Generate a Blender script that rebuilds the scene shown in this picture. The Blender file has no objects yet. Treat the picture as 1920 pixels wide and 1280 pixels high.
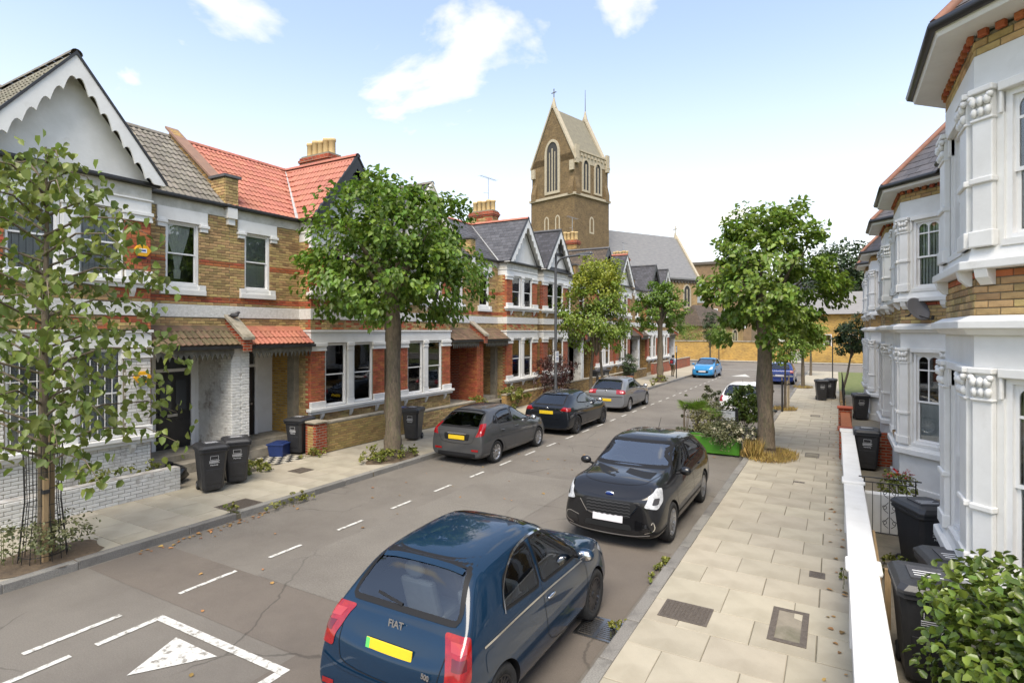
import bpy, bmesh, math, random
import numpy as np
from mathutils import Vector, Matrix
from mathutils.bvhtree import BVHTree
R = math.radians
random.seed(7)
S = bpy.context.scene
COL = S.collection
# ---------------------------------------------------------------- camera
# street runs along +Y, camera stands over the right-hand front garden wall, X to the right, Z up, road at z=0
YAW = R(29.8); FPX = 1060.0; HOR = 620.0; CAMH = 3.6
cam = bpy.data.cameras.new('camera'); camo = bpy.data.objects.new('camera', cam); COL.objects.link(camo)
camo.location = (0, 0, CAMH); camo.rotation_euler = (R(90), 0, YAW)
cam.sensor_width = 36; cam.lens = 36 * FPX / 1920; cam.shift_y = -20 / 1920
cam.clip_start = .05; cam.clip_end = 3000
S.camera = camo
# ---------------------------------------------------------------- sky, sun, exposure
SUN_EL = R(58); SUN_AZ = R(160)           # azimuth clockwise from +Y: hazy light from behind the camera
W = bpy.data.worlds.new('World'); S.world = W; W.use_nodes = True
def build_world():
    nt = W.node_tree; N = nt.nodes; L = nt.links; N.clear()
    out = N.new('ShaderNodeOutputWorld'); bg = N.new('ShaderNodeBackground'); bg.inputs[1].default_value = .15
    sky = N.new('ShaderNodeTexSky'); sky.sky_type = 'NISHITA'; sky.sun_disc = False
    sky.sun_elevation = SUN_EL; sky.sun_rotation = SUN_AZ; sky.air_density = 1.0; sky.dust_density = 1.2; sky.ozone_density = 2.0
    tc = N.new('ShaderNodeTexCoord')
    # fair-weather clouds: fractal noise over the sky plane (direction / height)
    sep = N.new('ShaderNodeSeparateXYZ'); L.new(tc.outputs['Generated'], sep.inputs[0])
    add = N.new('ShaderNodeMath'); add.operation = 'ADD'; add.inputs[1].default_value = .22; L.new(sep.outputs[2], add.inputs[0])
    mx = N.new('ShaderNodeMath'); mx.operation = 'MAXIMUM'; mx.inputs[1].default_value = .05; L.new(add.outputs[0], mx.inputs[0])
    dv = N.new('ShaderNodeVectorMath'); dv.operation = 'DIVIDE'; L.new(tc.outputs['Generated'], dv.inputs[0])
    cmb = N.new('ShaderNodeCombineXYZ')
    for i in range(3): L.new(mx.outputs[0], cmb.inputs[i])
    L.new(cmb.outputs[0], dv.inputs[1])
    mp = N.new('ShaderNodeMapping'); mp.inputs['Location'].default_value = CLOUD_OFF; mp.inputs['Scale'].default_value = (1, 1, 0)
    L.new(dv.outputs[0], mp.inputs[0])
    nz = N.new('ShaderNodeTexNoise'); nz.inputs['Scale'].default_value = 2.1; nz.inputs['Detail'].default_value = 9; nz.inputs['Roughness'].default_value = .54
    nz.inputs['Distortion'].default_value = .25
    L.new(mp.outputs[0], nz.inputs['Vector'])
    rp = N.new('ShaderNodeValToRGB'); rp.color_ramp.elements[0].position = .54; rp.color_ramp.elements[1].position = .66
    L.new(nz.outputs[0], rp.inputs[0])
    # thin bright haze low over the horizon, all the way round
    hz = N.new('ShaderNodeMapRange'); hz.inputs[1].default_value = .0; hz.inputs[2].default_value = .50; hz.inputs[3].default_value = .85; hz.inputs[4].default_value = .17
    hz.interpolation_type = 'SMOOTHSTEP'
    L.new(sep.outputs[2], hz.inputs[0])
    m2 = N.new('ShaderNodeMath'); m2.operation = 'MAXIMUM'; L.new(rp.outputs[0], m2.inputs[0]); L.new(hz.outputs[0], m2.inputs[1])
    mix = N.new('ShaderNodeMixRGB'); L.new(m2.outputs[0], mix.inputs[0]); L.new(sky.outputs[0], mix.inputs[1]); mix.inputs[2].default_value = (3.9, 3.75, 3.5, 1)
    L.new(mix.outputs[0], bg.inputs[0]); L.new(bg.outputs[0], out.inputs[0])
CLOUD_OFF = (12.117, 13.434, 0)
build_world()
sl = bpy.data.lights.new('sun', 'SUN'); sl.energy = 2.3; sl.angle = R(38); sl.color = (1, .91, .76)
so = bpy.data.objects.new('sun', sl); COL.objects.link(so); so.location = (-20, -40, 60)
_sd = Vector((math.sin(SUN_AZ) * math.cos(SUN_EL), math.cos(SUN_AZ) * math.cos(SUN_EL), math.sin(SUN_EL)))
so.rotation_euler = _sd.to_track_quat('Z', 'Y').to_euler()
S.view_settings.view_transform = 'Standard'; S.view_settings.look = 'None'; S.view_settings.gamma = 1; S.view_settings.use_curve_mapping = False
S.view_settings.exposure = 1.2
S.render.engine = 'CYCLES'; S.cycles.max_bounces = 6; S.cycles.transparent_max_bounces = 12; S.cycles.use_denoising = True
S.cycles.caustics_reflective = False; S.cycles.caustics_refractive = False

TS = bpy.data.scenes.new('scratch')
def baked(o):
    """mesh of an object with its modifiers applied, evaluated in a scratch scene"""
    TS.collection.objects.link(o); vl = TS.view_layers[0]; vl.update(); dg = vl.depsgraph; dg.update()
    me = bpy.data.meshes.new_from_object(o.evaluated_get(dg)); return me
# ---------------------------------------------------------------- materials
MATS = {}
def lin(c):
    if isinstance(c, str):
        c = [int(c[i:i + 2], 16) / 255 for i in (0, 2, 4)]
        c = [(x / 12.92 if x < .04045 else ((x + .055) / 1.055) ** 2.4) for x in c]
    return (c[0], c[1], c[2], 1)
def pm(name, c1, c2=None, scale=3., rough=.7, bump=0., bscale=None, rnd=0., metal=0., coat=0., spec=.5, detail=6, coords='UV', stretch=None, dirt=None, dscale=.7, dthr=(.5, .75), trans=0., sub=0., back=None, emit=None):
    """general procedural surface: two-tone noise colour, optional per-piece variation, grime blotches and bump"""
    if name in MATS: return MATS[name]
    m = bpy.data.materials.new(name); m.use_nodes = True; MATS[name] = m
    nt = m.node_tree; N = nt.nodes; L = nt.links
    b = N['Principled BSDF']; b.inputs['Roughness'].default_value = rough; b.inputs['Metallic'].default_value = metal
    b.inputs['Coat Weight'].default_value = coat; b.inputs['Coat Roughness'].default_value = .04; b.inputs['Specular IOR Level'].default_value = spec
    tc = N.new('ShaderNodeTexCoord'); vec = tc.outputs['Object' if coords == 'OBJ' else 'UV']
    if stretch:
        mp = N.new('ShaderNodeMapping'); mp.inputs['Scale'].default_value = stretch; L.new(vec, mp.inputs[0]); vec = mp.outputs[0]
    col = None
    c1 = lin(c1); c2 = lin(c2) if c2 else c1
    nz = N.new('ShaderNodeTexNoise'); nz.inputs['Scale'].default_value = scale; nz.inputs['Detail'].default_value = detail; nz.inputs['Roughness'].default_value = .62
    L.new(vec, nz.inputs['Vector'])
    rp = N.new('ShaderNodeValToRGB'); rp.color_ramp.elements[0].position = .34; rp.color_ramp.elements[1].position = .66
    rp.color_ramp.elements[0].color = c1; rp.color_ramp.elements[1].color = c2
    L.new(nz.outputs[0], rp.inputs[0]); col = rp.outputs[0]
    if dirt:
        n2 = N.new('ShaderNodeTexNoise'); n2.inputs['Scale'].default_value = dscale; n2.inputs['Detail'].default_value = 8; n2.inputs['Roughness'].default_value = .65
        L.new(vec, n2.inputs['Vector'])
        mr = N.new('ShaderNodeMapRange'); mr.inputs[1].default_value = dthr[0]; mr.inputs[2].default_value = dthr[1]; L.new(n2.outputs[0], mr.inputs[0])
        mx = N.new('ShaderNodeMixRGB'); L.new(mr.outputs[0], mx.inputs[0]); L.new(col, mx.inputs[1]); mx.inputs[2].default_value = lin(dirt); col = mx.outputs[0]
    if rnd:
        oi = N.new('ShaderNodeObjectInfo'); ge = N.new('ShaderNodeNewGeometry')
        ad = N.new('ShaderNodeMath'); ad.operation = 'ADD'; L.new(oi.outputs['Random'], ad.inputs[0]); L.new(ge.outputs['Random Per Island'], ad.inputs[1])
        fr = N.new('ShaderNodeMath'); fr.operation = 'FRACT'; L.new(ad.outputs[0], fr.inputs[0])
        mr = N.new('ShaderNodeMapRange'); mr.inputs[3].default_value = 1 - rnd; mr.inputs[4].default_value = 1 + rnd; L.new(fr.outputs[0], mr.inputs[0])
        hs = N.new('ShaderNodeHueSaturation'); L.new(mr.outputs[0], hs.inputs['Value']); L.new(col, hs.inputs['Color'])
        m2 = N.new('ShaderNodeMapRange'); m2.inputs[3].default_value = .5 - rnd * .05; m2.inputs[4].default_value = .5 + rnd * .05
        f2 = N.new('ShaderNodeMath'); f2.operation = 'MULTIPLY'; f2.inputs[1].default_value = 7.31; L.new(fr.outputs[0], f2.inputs[0])
        f3 = N.new('ShaderNodeMath'); f3.operation = 'FRACT'; L.new(f2.outputs[0], f3.inputs[0]); L.new(f3.outputs[0], m2.inputs[0]); L.new(m2.outputs[0], hs.inputs['Hue'])
        col = hs.outputs[0]
    if back:
        ge = N.new('ShaderNodeNewGeometry'); mx = N.new('ShaderNodeMixRGB'); L.new(ge.outputs['Backfacing'], mx.inputs[0]); L.new(col, mx.inputs[1]); mx.inputs[2].default_value = lin(back); col = mx.outputs[0]
    L.new(col, b.inputs['Base Color'])
    if bump:
        nb = N.new('ShaderNodeTexNoise'); nb.inputs['Scale'].default_value = bscale or scale * 4; nb.inputs['Detail'].default_value = 4; L.new(vec, nb.inputs['Vector'])
        bp = N.new('ShaderNodeBump'); bp.inputs['Strength'].default_value = min(1, bump); bp.inputs['Distance'].default_value = .012
        L.new(nb.outputs[0], bp.inputs['Height']); L.new(bp.outputs[0], b.inputs['Normal'])
    if trans or sub:
        b.inputs['Subsurface Weight'].default_value = sub
    if trans:
        tr = N.new('ShaderNodeBsdfTranslucent'); L.new(col, tr.inputs[0]); mxs = N.new('ShaderNodeMixShader'); mxs.inputs[0].default_value = trans
        o = N['Material Output']; L.new(b.outputs[0], mxs.inputs[1]); L.new(tr.outputs[0], mxs.inputs[2]); L.new(mxs.outputs[0], o.inputs[0])
    return m
def brick_tex(name, cols, mortar, bw=.225, bh=.075, ms=.011, rough=.85, paint=False):
    """brick courses for walls too far away to build brick by brick"""
    if name in MATS: return MATS[name]
    m = bpy.data.materials.new(name); m.use_nodes = True; MATS[name] = m
    nt = m.node_tree; N = nt.nodes; L = nt.links; b = N['Principled BSDF']; b.inputs['Roughness'].default_value = rough
    tc = N.new('ShaderNodeTexCoord'); bt = N.new('ShaderNodeTexBrick')
    bt.inputs['Scale'].default_value = 1; bt.inputs['Brick Width'].default_value = bw; bt.inputs['Row Height'].default_value = bh; bt.inputs['Mortar Size'].default_value = ms
    bt.inputs['Mortar Smooth'].default_value = .2; bt.inputs['Bias'].default_value = 0
    bt.inputs['Color1'].default_value = (0, 0, 0, 1); bt.inputs['Color2'].default_value = (1, 1, 1, 1); bt.inputs['Mortar'].default_value = (.5, .5, .5, 1)
    L.new(tc.outputs['UV'], bt.inputs[0])
    rp = N.new('ShaderNodeValToRGB'); e = rp.color_ramp.elements
    e[0].color = lin(cols[0]); e[1].color = lin(cols[-1])
    for i, c in enumerate(cols[1:-1]):
        q = e.new((i + 1) / (len(cols) - 1)); q.color = lin(c)
    L.new(bt.outputs[0], rp.inputs[0])
    nz = N.new('ShaderNodeTexNoise'); nz.inputs['Scale'].default_value = 1.1; nz.inputs['Detail'].default_value = 8; L.new(tc.outputs['UV'], nz.inputs['Vector'])
    mr = N.new('ShaderNodeMapRange'); mr.inputs[1].default_value = .35; mr.inputs[2].default_value = .7; mr.inputs[3].default_value = 1.12; mr.inputs[4].default_value = .72; L.new(nz.outputs[0], mr.inputs[0])
    hs = N.new('ShaderNodeHueSaturation'); L.new(rp.outputs[0], hs.inputs['Color']); L.new(mr.outputs[0], hs.inputs['Value'])
    mx = N.new('ShaderNodeMixRGB'); L.new(bt.outputs['Fac'], mx.inputs[0]); L.new(hs.outputs[0], mx.inputs[1]); mx.inputs[2].default_value = lin(mortar)
    L.new(mx.outputs[0], b.inputs['Base Color'])
    bp = N.new('ShaderNodeBump'); bp.invert = True; bp.inputs['Strength'].default_value = .7; bp.inputs['Distance'].default_value = .01
    L.new(bt.outputs['Fac'], bp.inputs['Height']); L.new(bp.outputs[0], b.inputs['Normal'])
    return m
def tile_tex(name, c1, c2, tw=.3, th=.3, rough=.75):
    """tile courses for roofs too far away to lay tile by tile"""
    return brick_tex(name, [c1, c2], '2b2724', tw, th, .016, rough)
def glass_mat(name, tint=(.9, .95, .95), gloss=.12, rough=.02):
    if name in MATS: return MATS[name]
    m = bpy.data.materials.new(name); m.use_nodes = True; MATS[name] = m
    nt = m.node_tree; N = nt.nodes; L = nt.links; N.remove(N['Principled BSDF'])
    t = N.new('ShaderNodeBsdfTransparent'); t.inputs[0].default_value = (*tint, 1)
    g = N.new('ShaderNodeBsdfGlossy'); g.inputs['Roughness'].default_value = rough; g.inputs[0].default_value = (1, 1, 1, 1)
    fr = N.new('ShaderNodeFresnel'); fr.inputs[0].default_value = 1.5
    ad = N.new('ShaderNodeMath'); ad.operation = 'ADD'; ad.inputs[1].default_value = gloss; ad.use_clamp = True; L.new(fr.outputs[0], ad.inputs[0])
    mx = N.new('ShaderNodeMixShader'); L.new(ad.outputs[0], mx.inputs[0]); L.new(t.outputs[0], mx.inputs[1]); L.new(g.outputs[0], mx.inputs[2])
    L.new(mx.outputs[0], N['Material Output'].inputs[0])
    return m

# ---------------------------------------------------------------- mesh helpers
class Frame:
    """a wall's own axes: s along it, d out of it, z up"""
    def __init__(self, o, t, n):
        self.o = Vector(o); self.t = Vector(t).normalized(); self.n = Vector(n).normalized()
        self.flip = self.t.cross(self.n).z < 0
    def p(self, s, d, z): return self.o + self.t * s + self.n * d + Vector((0, 0, z))
class MB:
    def __init__(self): self.v = []; self.f = []; self.m = []; self.sm = []
    def add(self, vs, fs, mi=0, smooth=False):
        k = len(self.v); self.v.extend([tuple(v) for v in vs])
        for f in fs: self.f.append([i + k for i in f]); self.m.append(mi); self.sm.append(smooth)
        return self
    def box(self, x0, x1, y0, y1, z0, z1, mi=0):
        return self.hexa([(x0, y0, z0), (x1, y0, z0), (x1, y1, z0), (x0, y1, z0), (x0, y0, z1), (x1, y0, z1), (x1, y1, z1), (x0, y1, z1)], mi)
    def hexa(self, p, mi=0, flip=False):
        fs = [(3, 2, 1, 0), (4, 5, 6, 7), (0, 1, 5, 4), (1, 2, 6, 5), (2, 3, 7, 6), (3, 0, 4, 7)]
        if flip: fs = [f[::-1] for f in fs]
        return self.add(p, fs, mi)
    def fbox(self, F, s0, s1, d0, d1, z0, z1, mi=0):
        p = [F.p(s0, d0, z0), F.p(s1, d0, z0), F.p(s1, d1, z0), F.p(s0, d1, z0), F.p(s0, d0, z1), F.p(s1, d0, z1), F.p(s1, d1, z1), F.p(s0, d1, z1)]
        fl = (p[1] - p[0]).cross(p[3] - p[0]).z < 0
        return self.hexa(p, mi, fl)
    def prism(self, poly, off, mi=0, smooth=False):
        """polygon of 3D points swept by the vector off"""
        n = len(poly); off = Vector(off); a = [Vector(q) for q in poly]; b = [q + off for q in a]
        nr = Vector((0, 0, 0))
        for i in range(n): nr += a[i].cross(a[(i + 1) % n])
        fl = nr.dot(off) > 0
        fs = [list(range(n)), list(range(2 * n - 1, n - 1, -1))] + [((i + 1) % n, i, n + i, n + (i + 1) % n) for i in range(n)]
        if fl: fs = [list(f)[::-1] for f in fs]
        k = len(self.v); self.v.extend([tuple(q) for q in a + b])
        for j, f in enumerate(fs): self.f.append([i + k for i in f]); self.m.append(mi); self.sm.append(smooth and j > 1)
        return self
    def tube(self, pts, r, n=8, mi=0, cap=True, smooth=True):
        pts = [Vector(p) for p in pts]; k = len(pts); rs = r if isinstance(r, (list, tuple)) else [r] * k
        vs = []; up = Vector((0, 0, 1)); last = None
        for i, p in enumerate(pts):
            d = (pts[min(i + 1, k - 1)] - pts[max(i - 1, 0)]).normalized()
            if last is None: a = d.cross(up if abs(d.z) < .9 else Vector((1, 0, 0))).normalized()
            else: a = (last - d * last.dot(d)).normalized()
            last = a; b = d.cross(a)
            for j in range(n):
                t = 2 * math.pi * j / n; vs.append(p + a * math.cos(t) * rs[i] + b * math.sin(t) * rs[i])
        fs = [(i * n + j, i * n + (j + 1) % n, (i + 1) * n + (j + 1) % n, (i + 1) * n + j) for i in range(k - 1) for j in range(n)]
        self.add(vs, fs, mi, smooth)
        if cap: self.add(vs[:n][::-1], [list(range(n))], mi); self.add(vs[-n:], [list(range(n))], mi)
        return self
    def lathe(self, prof, c=(0, 0, 0), n=20, mi=0, axis='z', smooth=True):
        vs = []
        for r, h in prof:
            for j in range(n):
                t = 2 * math.pi * j / n; a, b = r * math.cos(t), r * math.sin(t)
                q = (a, b, h) if axis == 'z' else ((h, a, b) if axis == 'x' else (b, h, a))
                vs.append((q[0] + c[0], q[1] + c[1], q[2] + c[2]))
        fs = [(i * n + j, i * n + (j + 1) % n, (i + 1) * n + (j + 1) % n, (i + 1) * n + j) for i in range(len(prof) - 1) for j in range(n)]
        return self.add(vs, fs, mi, smooth)
    def ball(self, c, r, n=10, mi=0):
        r = r if isinstance(r, (tuple, list)) else (r, r, r); m = n // 2 + 1; vs = []
        for i in range(m + 1):
            a = math.pi * i / m
            for j in range(n):
                t = 2 * math.pi * j / n; vs.append((c[0] + r[0] * math.sin(a) * math.cos(t), c[1] + r[1] * math.sin(a) * math.sin(t), c[2] - r[2] * math.cos(a)))
        fs = [(i * n + j, i * n + (j + 1) % n, (i + 1) * n + (j + 1) % n, (i + 1) * n + j) for i in range(m) for j in range(n)]
        return self.add(vs, fs, mi, True)
    def mesh(self, name, mats, uv=True):
        me = bpy.data.meshes.new(name); me.from_pydata(self.v, [], self.f)
        for x in (mats if isinstance(mats, (list, tuple)) else [mats]): me.materials.append(x)
        if any(self.m): me.polygons.foreach_set('material_index', self.m)
        if any(self.sm): me.polygons.foreach_set('use_smooth', self.sm)
        if uv: box_uv(me)
        me.update(); return me
def box_uv(me):
    """UVs in metres: along the face horizontally, up the face vertically"""
    n = len(me.polygons)
    if not n: return
    ul = me.uv_layers.new(name='UVMap')
    nr = np.zeros(n * 3); me.polygons.foreach_get('normal', nr); nr = nr.reshape(-1, 3)
    ls = np.zeros(n, int); lt = np.zeros(n, int); me.polygons.foreach_get('loop_start', ls); me.polygons.foreach_get('loop_total', lt)
    lv = np.zeros(len(me.loops), int); me.loops.foreach_get('vertex_index', lv)
    co = np.zeros(len(me.vertices) * 3); me.vertices.foreach_get('co', co); co = co.reshape(-1, 3)
    lp = np.repeat(np.arange(n), lt); N_ = nr[lp]; P = co[lv]
    h = np.hypot(N_[:, 0], N_[:, 1]); flat = h < .08; h = np.where(flat, 1, h)
    T = np.stack([-N_[:, 1] / h, N_[:, 0] / h, np.zeros(len(h))], 1); T[flat] = (1, 0, 0)
    B = np.cross(N_, T); B[flat] = (0, 1, 0)
    uvs = np.stack([(P * T).sum(1), (P * B).sum(1)], 1)
    ul.data.foreach_set('uv', uvs.ravel())
def link(o, parent=None):
    COL.objects.link(o)
    if parent is not None: o.parent = parent
    return o
def ob(name, mb, mats, parent=None, loc=None, rz=0, uv=True, bevel=0):
    me = mb.mesh(name, mats, uv) if isinstance(mb, MB) else mb
    o = bpy.data.objects.new(name, me)
    if loc is not None: o.location = loc
    if rz: o.rotation_euler = (0, 0, rz)
    if bevel:
        md = o.modifiers.new('bevel', 'BEVEL'); md.width = bevel; md.segments = 2; md.limit_method = 'ANGLE'; md.angle_limit = R(40)
    return link(o, parent)
def tag(o, label=None, cat=None, group=None, kind=None):
    if label: o['label'] = label
    if cat: o['category'] = cat
    if group: o['group'] = group
    if kind: o['kind'] = kind
    return o
def thing(name, label, cat, loc=(0, 0, 0), rz=0, group=None):
    o = bpy.data.objects.new(name, None); o.location = loc; o.rotation_euler = (0, 0, rz); o.empty_display_size = .2
    return tag(link(o), label, cat, group)
def copy_tree(o, parent=None):
    kids = list(o.children); c = o.copy(); COL.objects.link(c); c.parent = parent
    for ch in kids: copy_tree(ch, c)
    return c
def text(name, body, size, M, mat, parent=None, extrude=.002, align='CENTER', bold=0):
    cu = bpy.data.curves.new(name, 'FONT'); cu.body = body; cu.size = size; cu.extrude = extrude; cu.align_x = align; cu.align_y = 'CENTER'; cu.offset = bold
    cu.materials.append(mat); o = bpy.data.objects.new(name, cu); me = baked(o); bpy.data.objects.remove(o)
    o = bpy.data.objects.new(name, me); o.matrix_local = M; return link(o, parent)
def basis(o, x, y):
    x = Vector(x).normalized(); y = Vector(y).normalized(); z = x.cross(y)
    M = Matrix((x, y, z)).transposed().to_4x4(); M.translation = Vector(o); return M
# pieces laid one by one share their meshes; those past the limit join into one mesh
class Pieces:
    def __init__(self, name, parent, mats, limit=300): self.name = name; self.par = parent; self.mats = mats; self.lim = limit; self.items = []; self.cache = {}
    def box(self, F, s0, s1, d0, d1, z0, z1, mi=0, key=0): self.items.append((key, F, s0, s1, d0, d1, z0, z1, mi))
    def done(self):
        it = sorted(self.items, key=lambda q: q[0]); rest = {}
        for k, (key, F, s0, s1, d0, d1, z0, z1, mi) in enumerate(it):
            if k < self.lim:
                dims = (round(s1 - s0, 3), round(d1 - d0, 3), round(z1 - z0, 3), mi)
                me = self.cache.get(dims)
                if me is None:
                    b = MB(); w, d, h = dims[0] / 2, dims[1], dims[2] / 2; c = min(.006, h * .2)
                    # a brick: face slightly smaller than its body, edges chamfered, no back
                    b.add([(-w, 0, -h), (w, 0, -h), (w, 0, h), (-w, 0, h), (-w, d - c, -h), (w, d - c, -h), (w, d - c, h), (-w, d - c, h), (-w + c, d, -h + c), (w - c, d, -h + c), (w - c, d, h - c), (-w + c, d, h - c)],
                          [(0, 4, 5, 1), (1, 5, 6, 2), (2, 6, 7, 3), (3, 7, 4, 0), (4, 8, 9, 5), (5, 9, 10, 6), (6, 10, 11, 7), (7, 11, 8, 4), (8, 11, 10, 9)])
                    b.f = [f[::-1] for f in b.f]; b.f = [f[::-1] for f in b.f]
                    me = b.mesh(self.name, self.mats[mi]); self.cache[dims] = me
                o = bpy.data.objects.new(self.name, me)
                z = Vector((0, 0, 1)); x = F.n.cross(z)  # local y = n, z = up
                M = Matrix((x, F.n, z)).transposed().to_4x4(); M.translation = F.p((s0 + s1) / 2, d0, (z0 + z1) / 2)
                COL.objects.link(o); o.parent = self.par; o.matrix_local = M
            else:
                rest.setdefault(mi, MB()).fbox(F, s0, s1, d0, d1, z0, z1)
        for mi, b in rest.items():
            tag(ob(self.name + '_field', b, self.mats[mi], self.par), kind='stuff')
def in_spans(a, b, holes):
    """parts of [a,b] outside the holes"""
    out = [(a, b)]
    for h0, h1 in holes:
        nx = []
        for p, q in out:
            if h1 <= p or h0 >= q: nx.append((p, q)); continue
            if h0 > p: nx.append((p, h0))
            if h1 < q: nx.append((h1, q))
        out = nx
    return out
def lay_bricks(P, F, s0, s1, z0, z1, holes=(), pick=None, L_=.225, H_=.075, j=.010, d=.014, keyc=None):
    """stretcher courses between s0..s1, z0..z1 of a wall, round the holes (sa,sb,za,zb); pick(z, s) gives the brick kind"""
    n = max(1, round((z1 - z0) / H_)); h = (z1 - z0) / n
    for i in range(n):
        za = z0 + i * h; zb = za + h - j; off = (L_ / 2 if i % 2 else 0)
        spans = in_spans(s0, s1, [(a, b) for a, b, c, e in holes if c < zb - .01 and e > za + .01])
        for p, q in spans:
            x = math.floor((p - off) / L_) * L_ + off
            while x < q - .01:
                a = max(p, x); b = min(q, x + L_ - j)
                if b - a > .03:
                    mi = pick(za + h / 2, (a + b) / 2) if pick else 0
                    if mi is not None:
                        c = F.p((a + b) / 2, 0, za); key = (c - Vector((0, 0, CAMH))).length if keyc is None else keyc(c)
                        P.box(F, a, b, 0, d + random.uniform(-.0025, .0025), za, zb, mi, key)
                x += L_
def clip_poly(poly, conv):
    out = poly
    for i in range(len(conv)):
        a, c = conv[i], conv[(i + 1) % len(conv)]; nx = []
        side = lambda p: (c[0] - a[0]) * (p[1] - a[1]) - (c[1] - a[1]) * (p[0] - a[0])
        for j in range(len(out)):
            p, q = out[j], out[(j + 1) % len(out)]; sp, sq = side(p), side(q)
            if sp >= 0: nx.append(p)
            if (sp >= 0) != (sq >= 0): t = sp / (sp - sq); nx.append((p[0] + (q[0] - p[0]) * t, p[1] + (q[1] - p[1]) * t))
        out = nx
        if len(out) < 3: return []
    return out
def area2(p): return sum(p[i][0] * p[(i + 1) % len(p)][1] - p[(i + 1) % len(p)][0] * p[i][1] for i in range(len(p))) / 2
# ================================================================ palette
M_white = pm('white_paint', (.74, .735, .71), (.66, .65, .62), 2.2, .55, .12, 30, dirt=(.42, .40, .35), dscale=1.6, dthr=(.62, .92))
M_whitebrick = pm('white_painted_brick', (.72, .71, .68), (.60, .59, .55), 6, .65, .3, 40, rnd=.10, dirt=(.2, .15, .11), dscale=2.2, dthr=(.53, .72))
M_cream = pm('cream_paint', (.68, .64, .53), (.6, .56, .46), 2, .6, .1, 25)
M_rough = pm('roughcast', (.72, .71, .68), (.55, .54, .5), 14, .85, .9, 22)
M_dark = pm('black_paint', (.012, .012, .013), (.02, .02, .02), 5, .35)
M_gutter = pm('gutter_black', (.015, .015, .016), (.03, .03, .03), 4, .4)
M_stock = pm('stock_brick', (.47, .325, .14), (.31, .21, .09), 5, .9, .5, 60, rnd=.34, dirt=(.09, .07, .05), dscale=1.1, dthr=(.52, .85))
M_redb = pm('red_brick', (.42, .125, .05), (.32, .09, .038), 6, .85, .4, 60, rnd=.25)
M_mortar = pm('mortar', (.27, .235, .17), (.19, .165, .12), 6, .95, .4, 50)
M_mortar_w = pm('pale_mortar', (.5, .49, .46), (.25, .22, .19), 5, .95, .4, 50)
STOCKC = ['6a4c26', '9c7a40', 'b58f50', '82602f', 'a5824a']
T_stock = brick_tex('stock_brick_courses', STOCKC, '7d7057')
T_red = brick_tex('red_brick_courses', ['8a3318', 'a8441f', '7a2c17'], '8d7c68')
T_yel = brick_tex('yellow_brick_courses', ['a9802f', 'c39a45', '946c2a'], '9a8a68')
M_slate = pm('slate', (.055, .055, .062), (.10, .098, .10), 3, .55, .3, 30, rnd=.28, dirt=(.13, .12, .09), dscale=1.2, dthr=(.55, .8))
M_tile_g = pm('weathered_grey_tile', (.13, .115, .095), (.20, .18, .15), 5, .8, .5, 40, rnd=.22, dirt=(.10, .10, .04), dscale=1.2, dthr=(.5, .75))
M_tile_r = pm('red_tile', (.41, .15, .095), (.34, .12, .075), 4, .65, .25, 40, rnd=.12)
M_tile_m = pm('mossy_brown_tile', (.17, .10, .06), (.11, .085, .05), 5, .85, .6, 40, rnd=.25, dirt=(.09, .10, .03), dscale=1.5, dthr=(.48, .7))
T_slate = tile_tex('slate_courses', '2c2c30', '45444a', .25, .2, .6)
T_tile_b = tile_tex('brown_tile_courses', '473c30', '5c4e3f', .25, .2)
M_stone = pm('stone_coping', (.36, .32, .25), (.24, .21, .165), 3, .9, .5, 30, dirt=(.12, .11, .07), dscale=1.5)
M_pot = pm('chimney_pot', (.58, .42, .20), (.48, .34, .16), 4, .8, .2)
M_frame = pm('window_frame_white', (.78, .775, .76), (.7, .69, .67), 3, .4)
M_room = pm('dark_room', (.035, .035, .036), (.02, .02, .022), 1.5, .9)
M_net = pm('net_curtain', (.62, .62, .6), (.5, .5, .48), 1.5, .9, .2, 12, stretch=(9, .6, 1))
M_blind = pm('slatted_blind', (.42, .43, .44), (.36, .37, .38), 2, .6)
M_shutter = pm('grey_shutter', (.20, .25, .29), (.16, .2, .24), 2, .5)
G_win = glass_mat('window_glass', (.95, .97, .97), .03)
M_asphalt = pm('asphalt', (.15, .135, .115), (.20, .18, .152), 60, .9, 1, 140, dirt=(.115, .10, .085), dscale=.5, dthr=(.42, .78))
M_asphalt2 = pm('asphalt_patch', (.125, .105, .086), (.165, .14, .115), 70, .92, .9, 150, dirt=(.10, .084, .07), dscale=.8, dthr=(.45, .8))
M_gravelly = pm('asphalt_coarse', (.13, .118, .10), (.22, .20, .17), 42, .92, 1, 90, dirt=(.12, .105, .09), dscale=.6, dthr=(.45, .8))
M_slab = pm('paving_slab', (.38, .34, .262), (.315, .282, .217), 1.6, .85, .25, 90, rnd=.085, dirt=(.27, .235, .17), dscale=1.3, dthr=(.5, .85))
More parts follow.
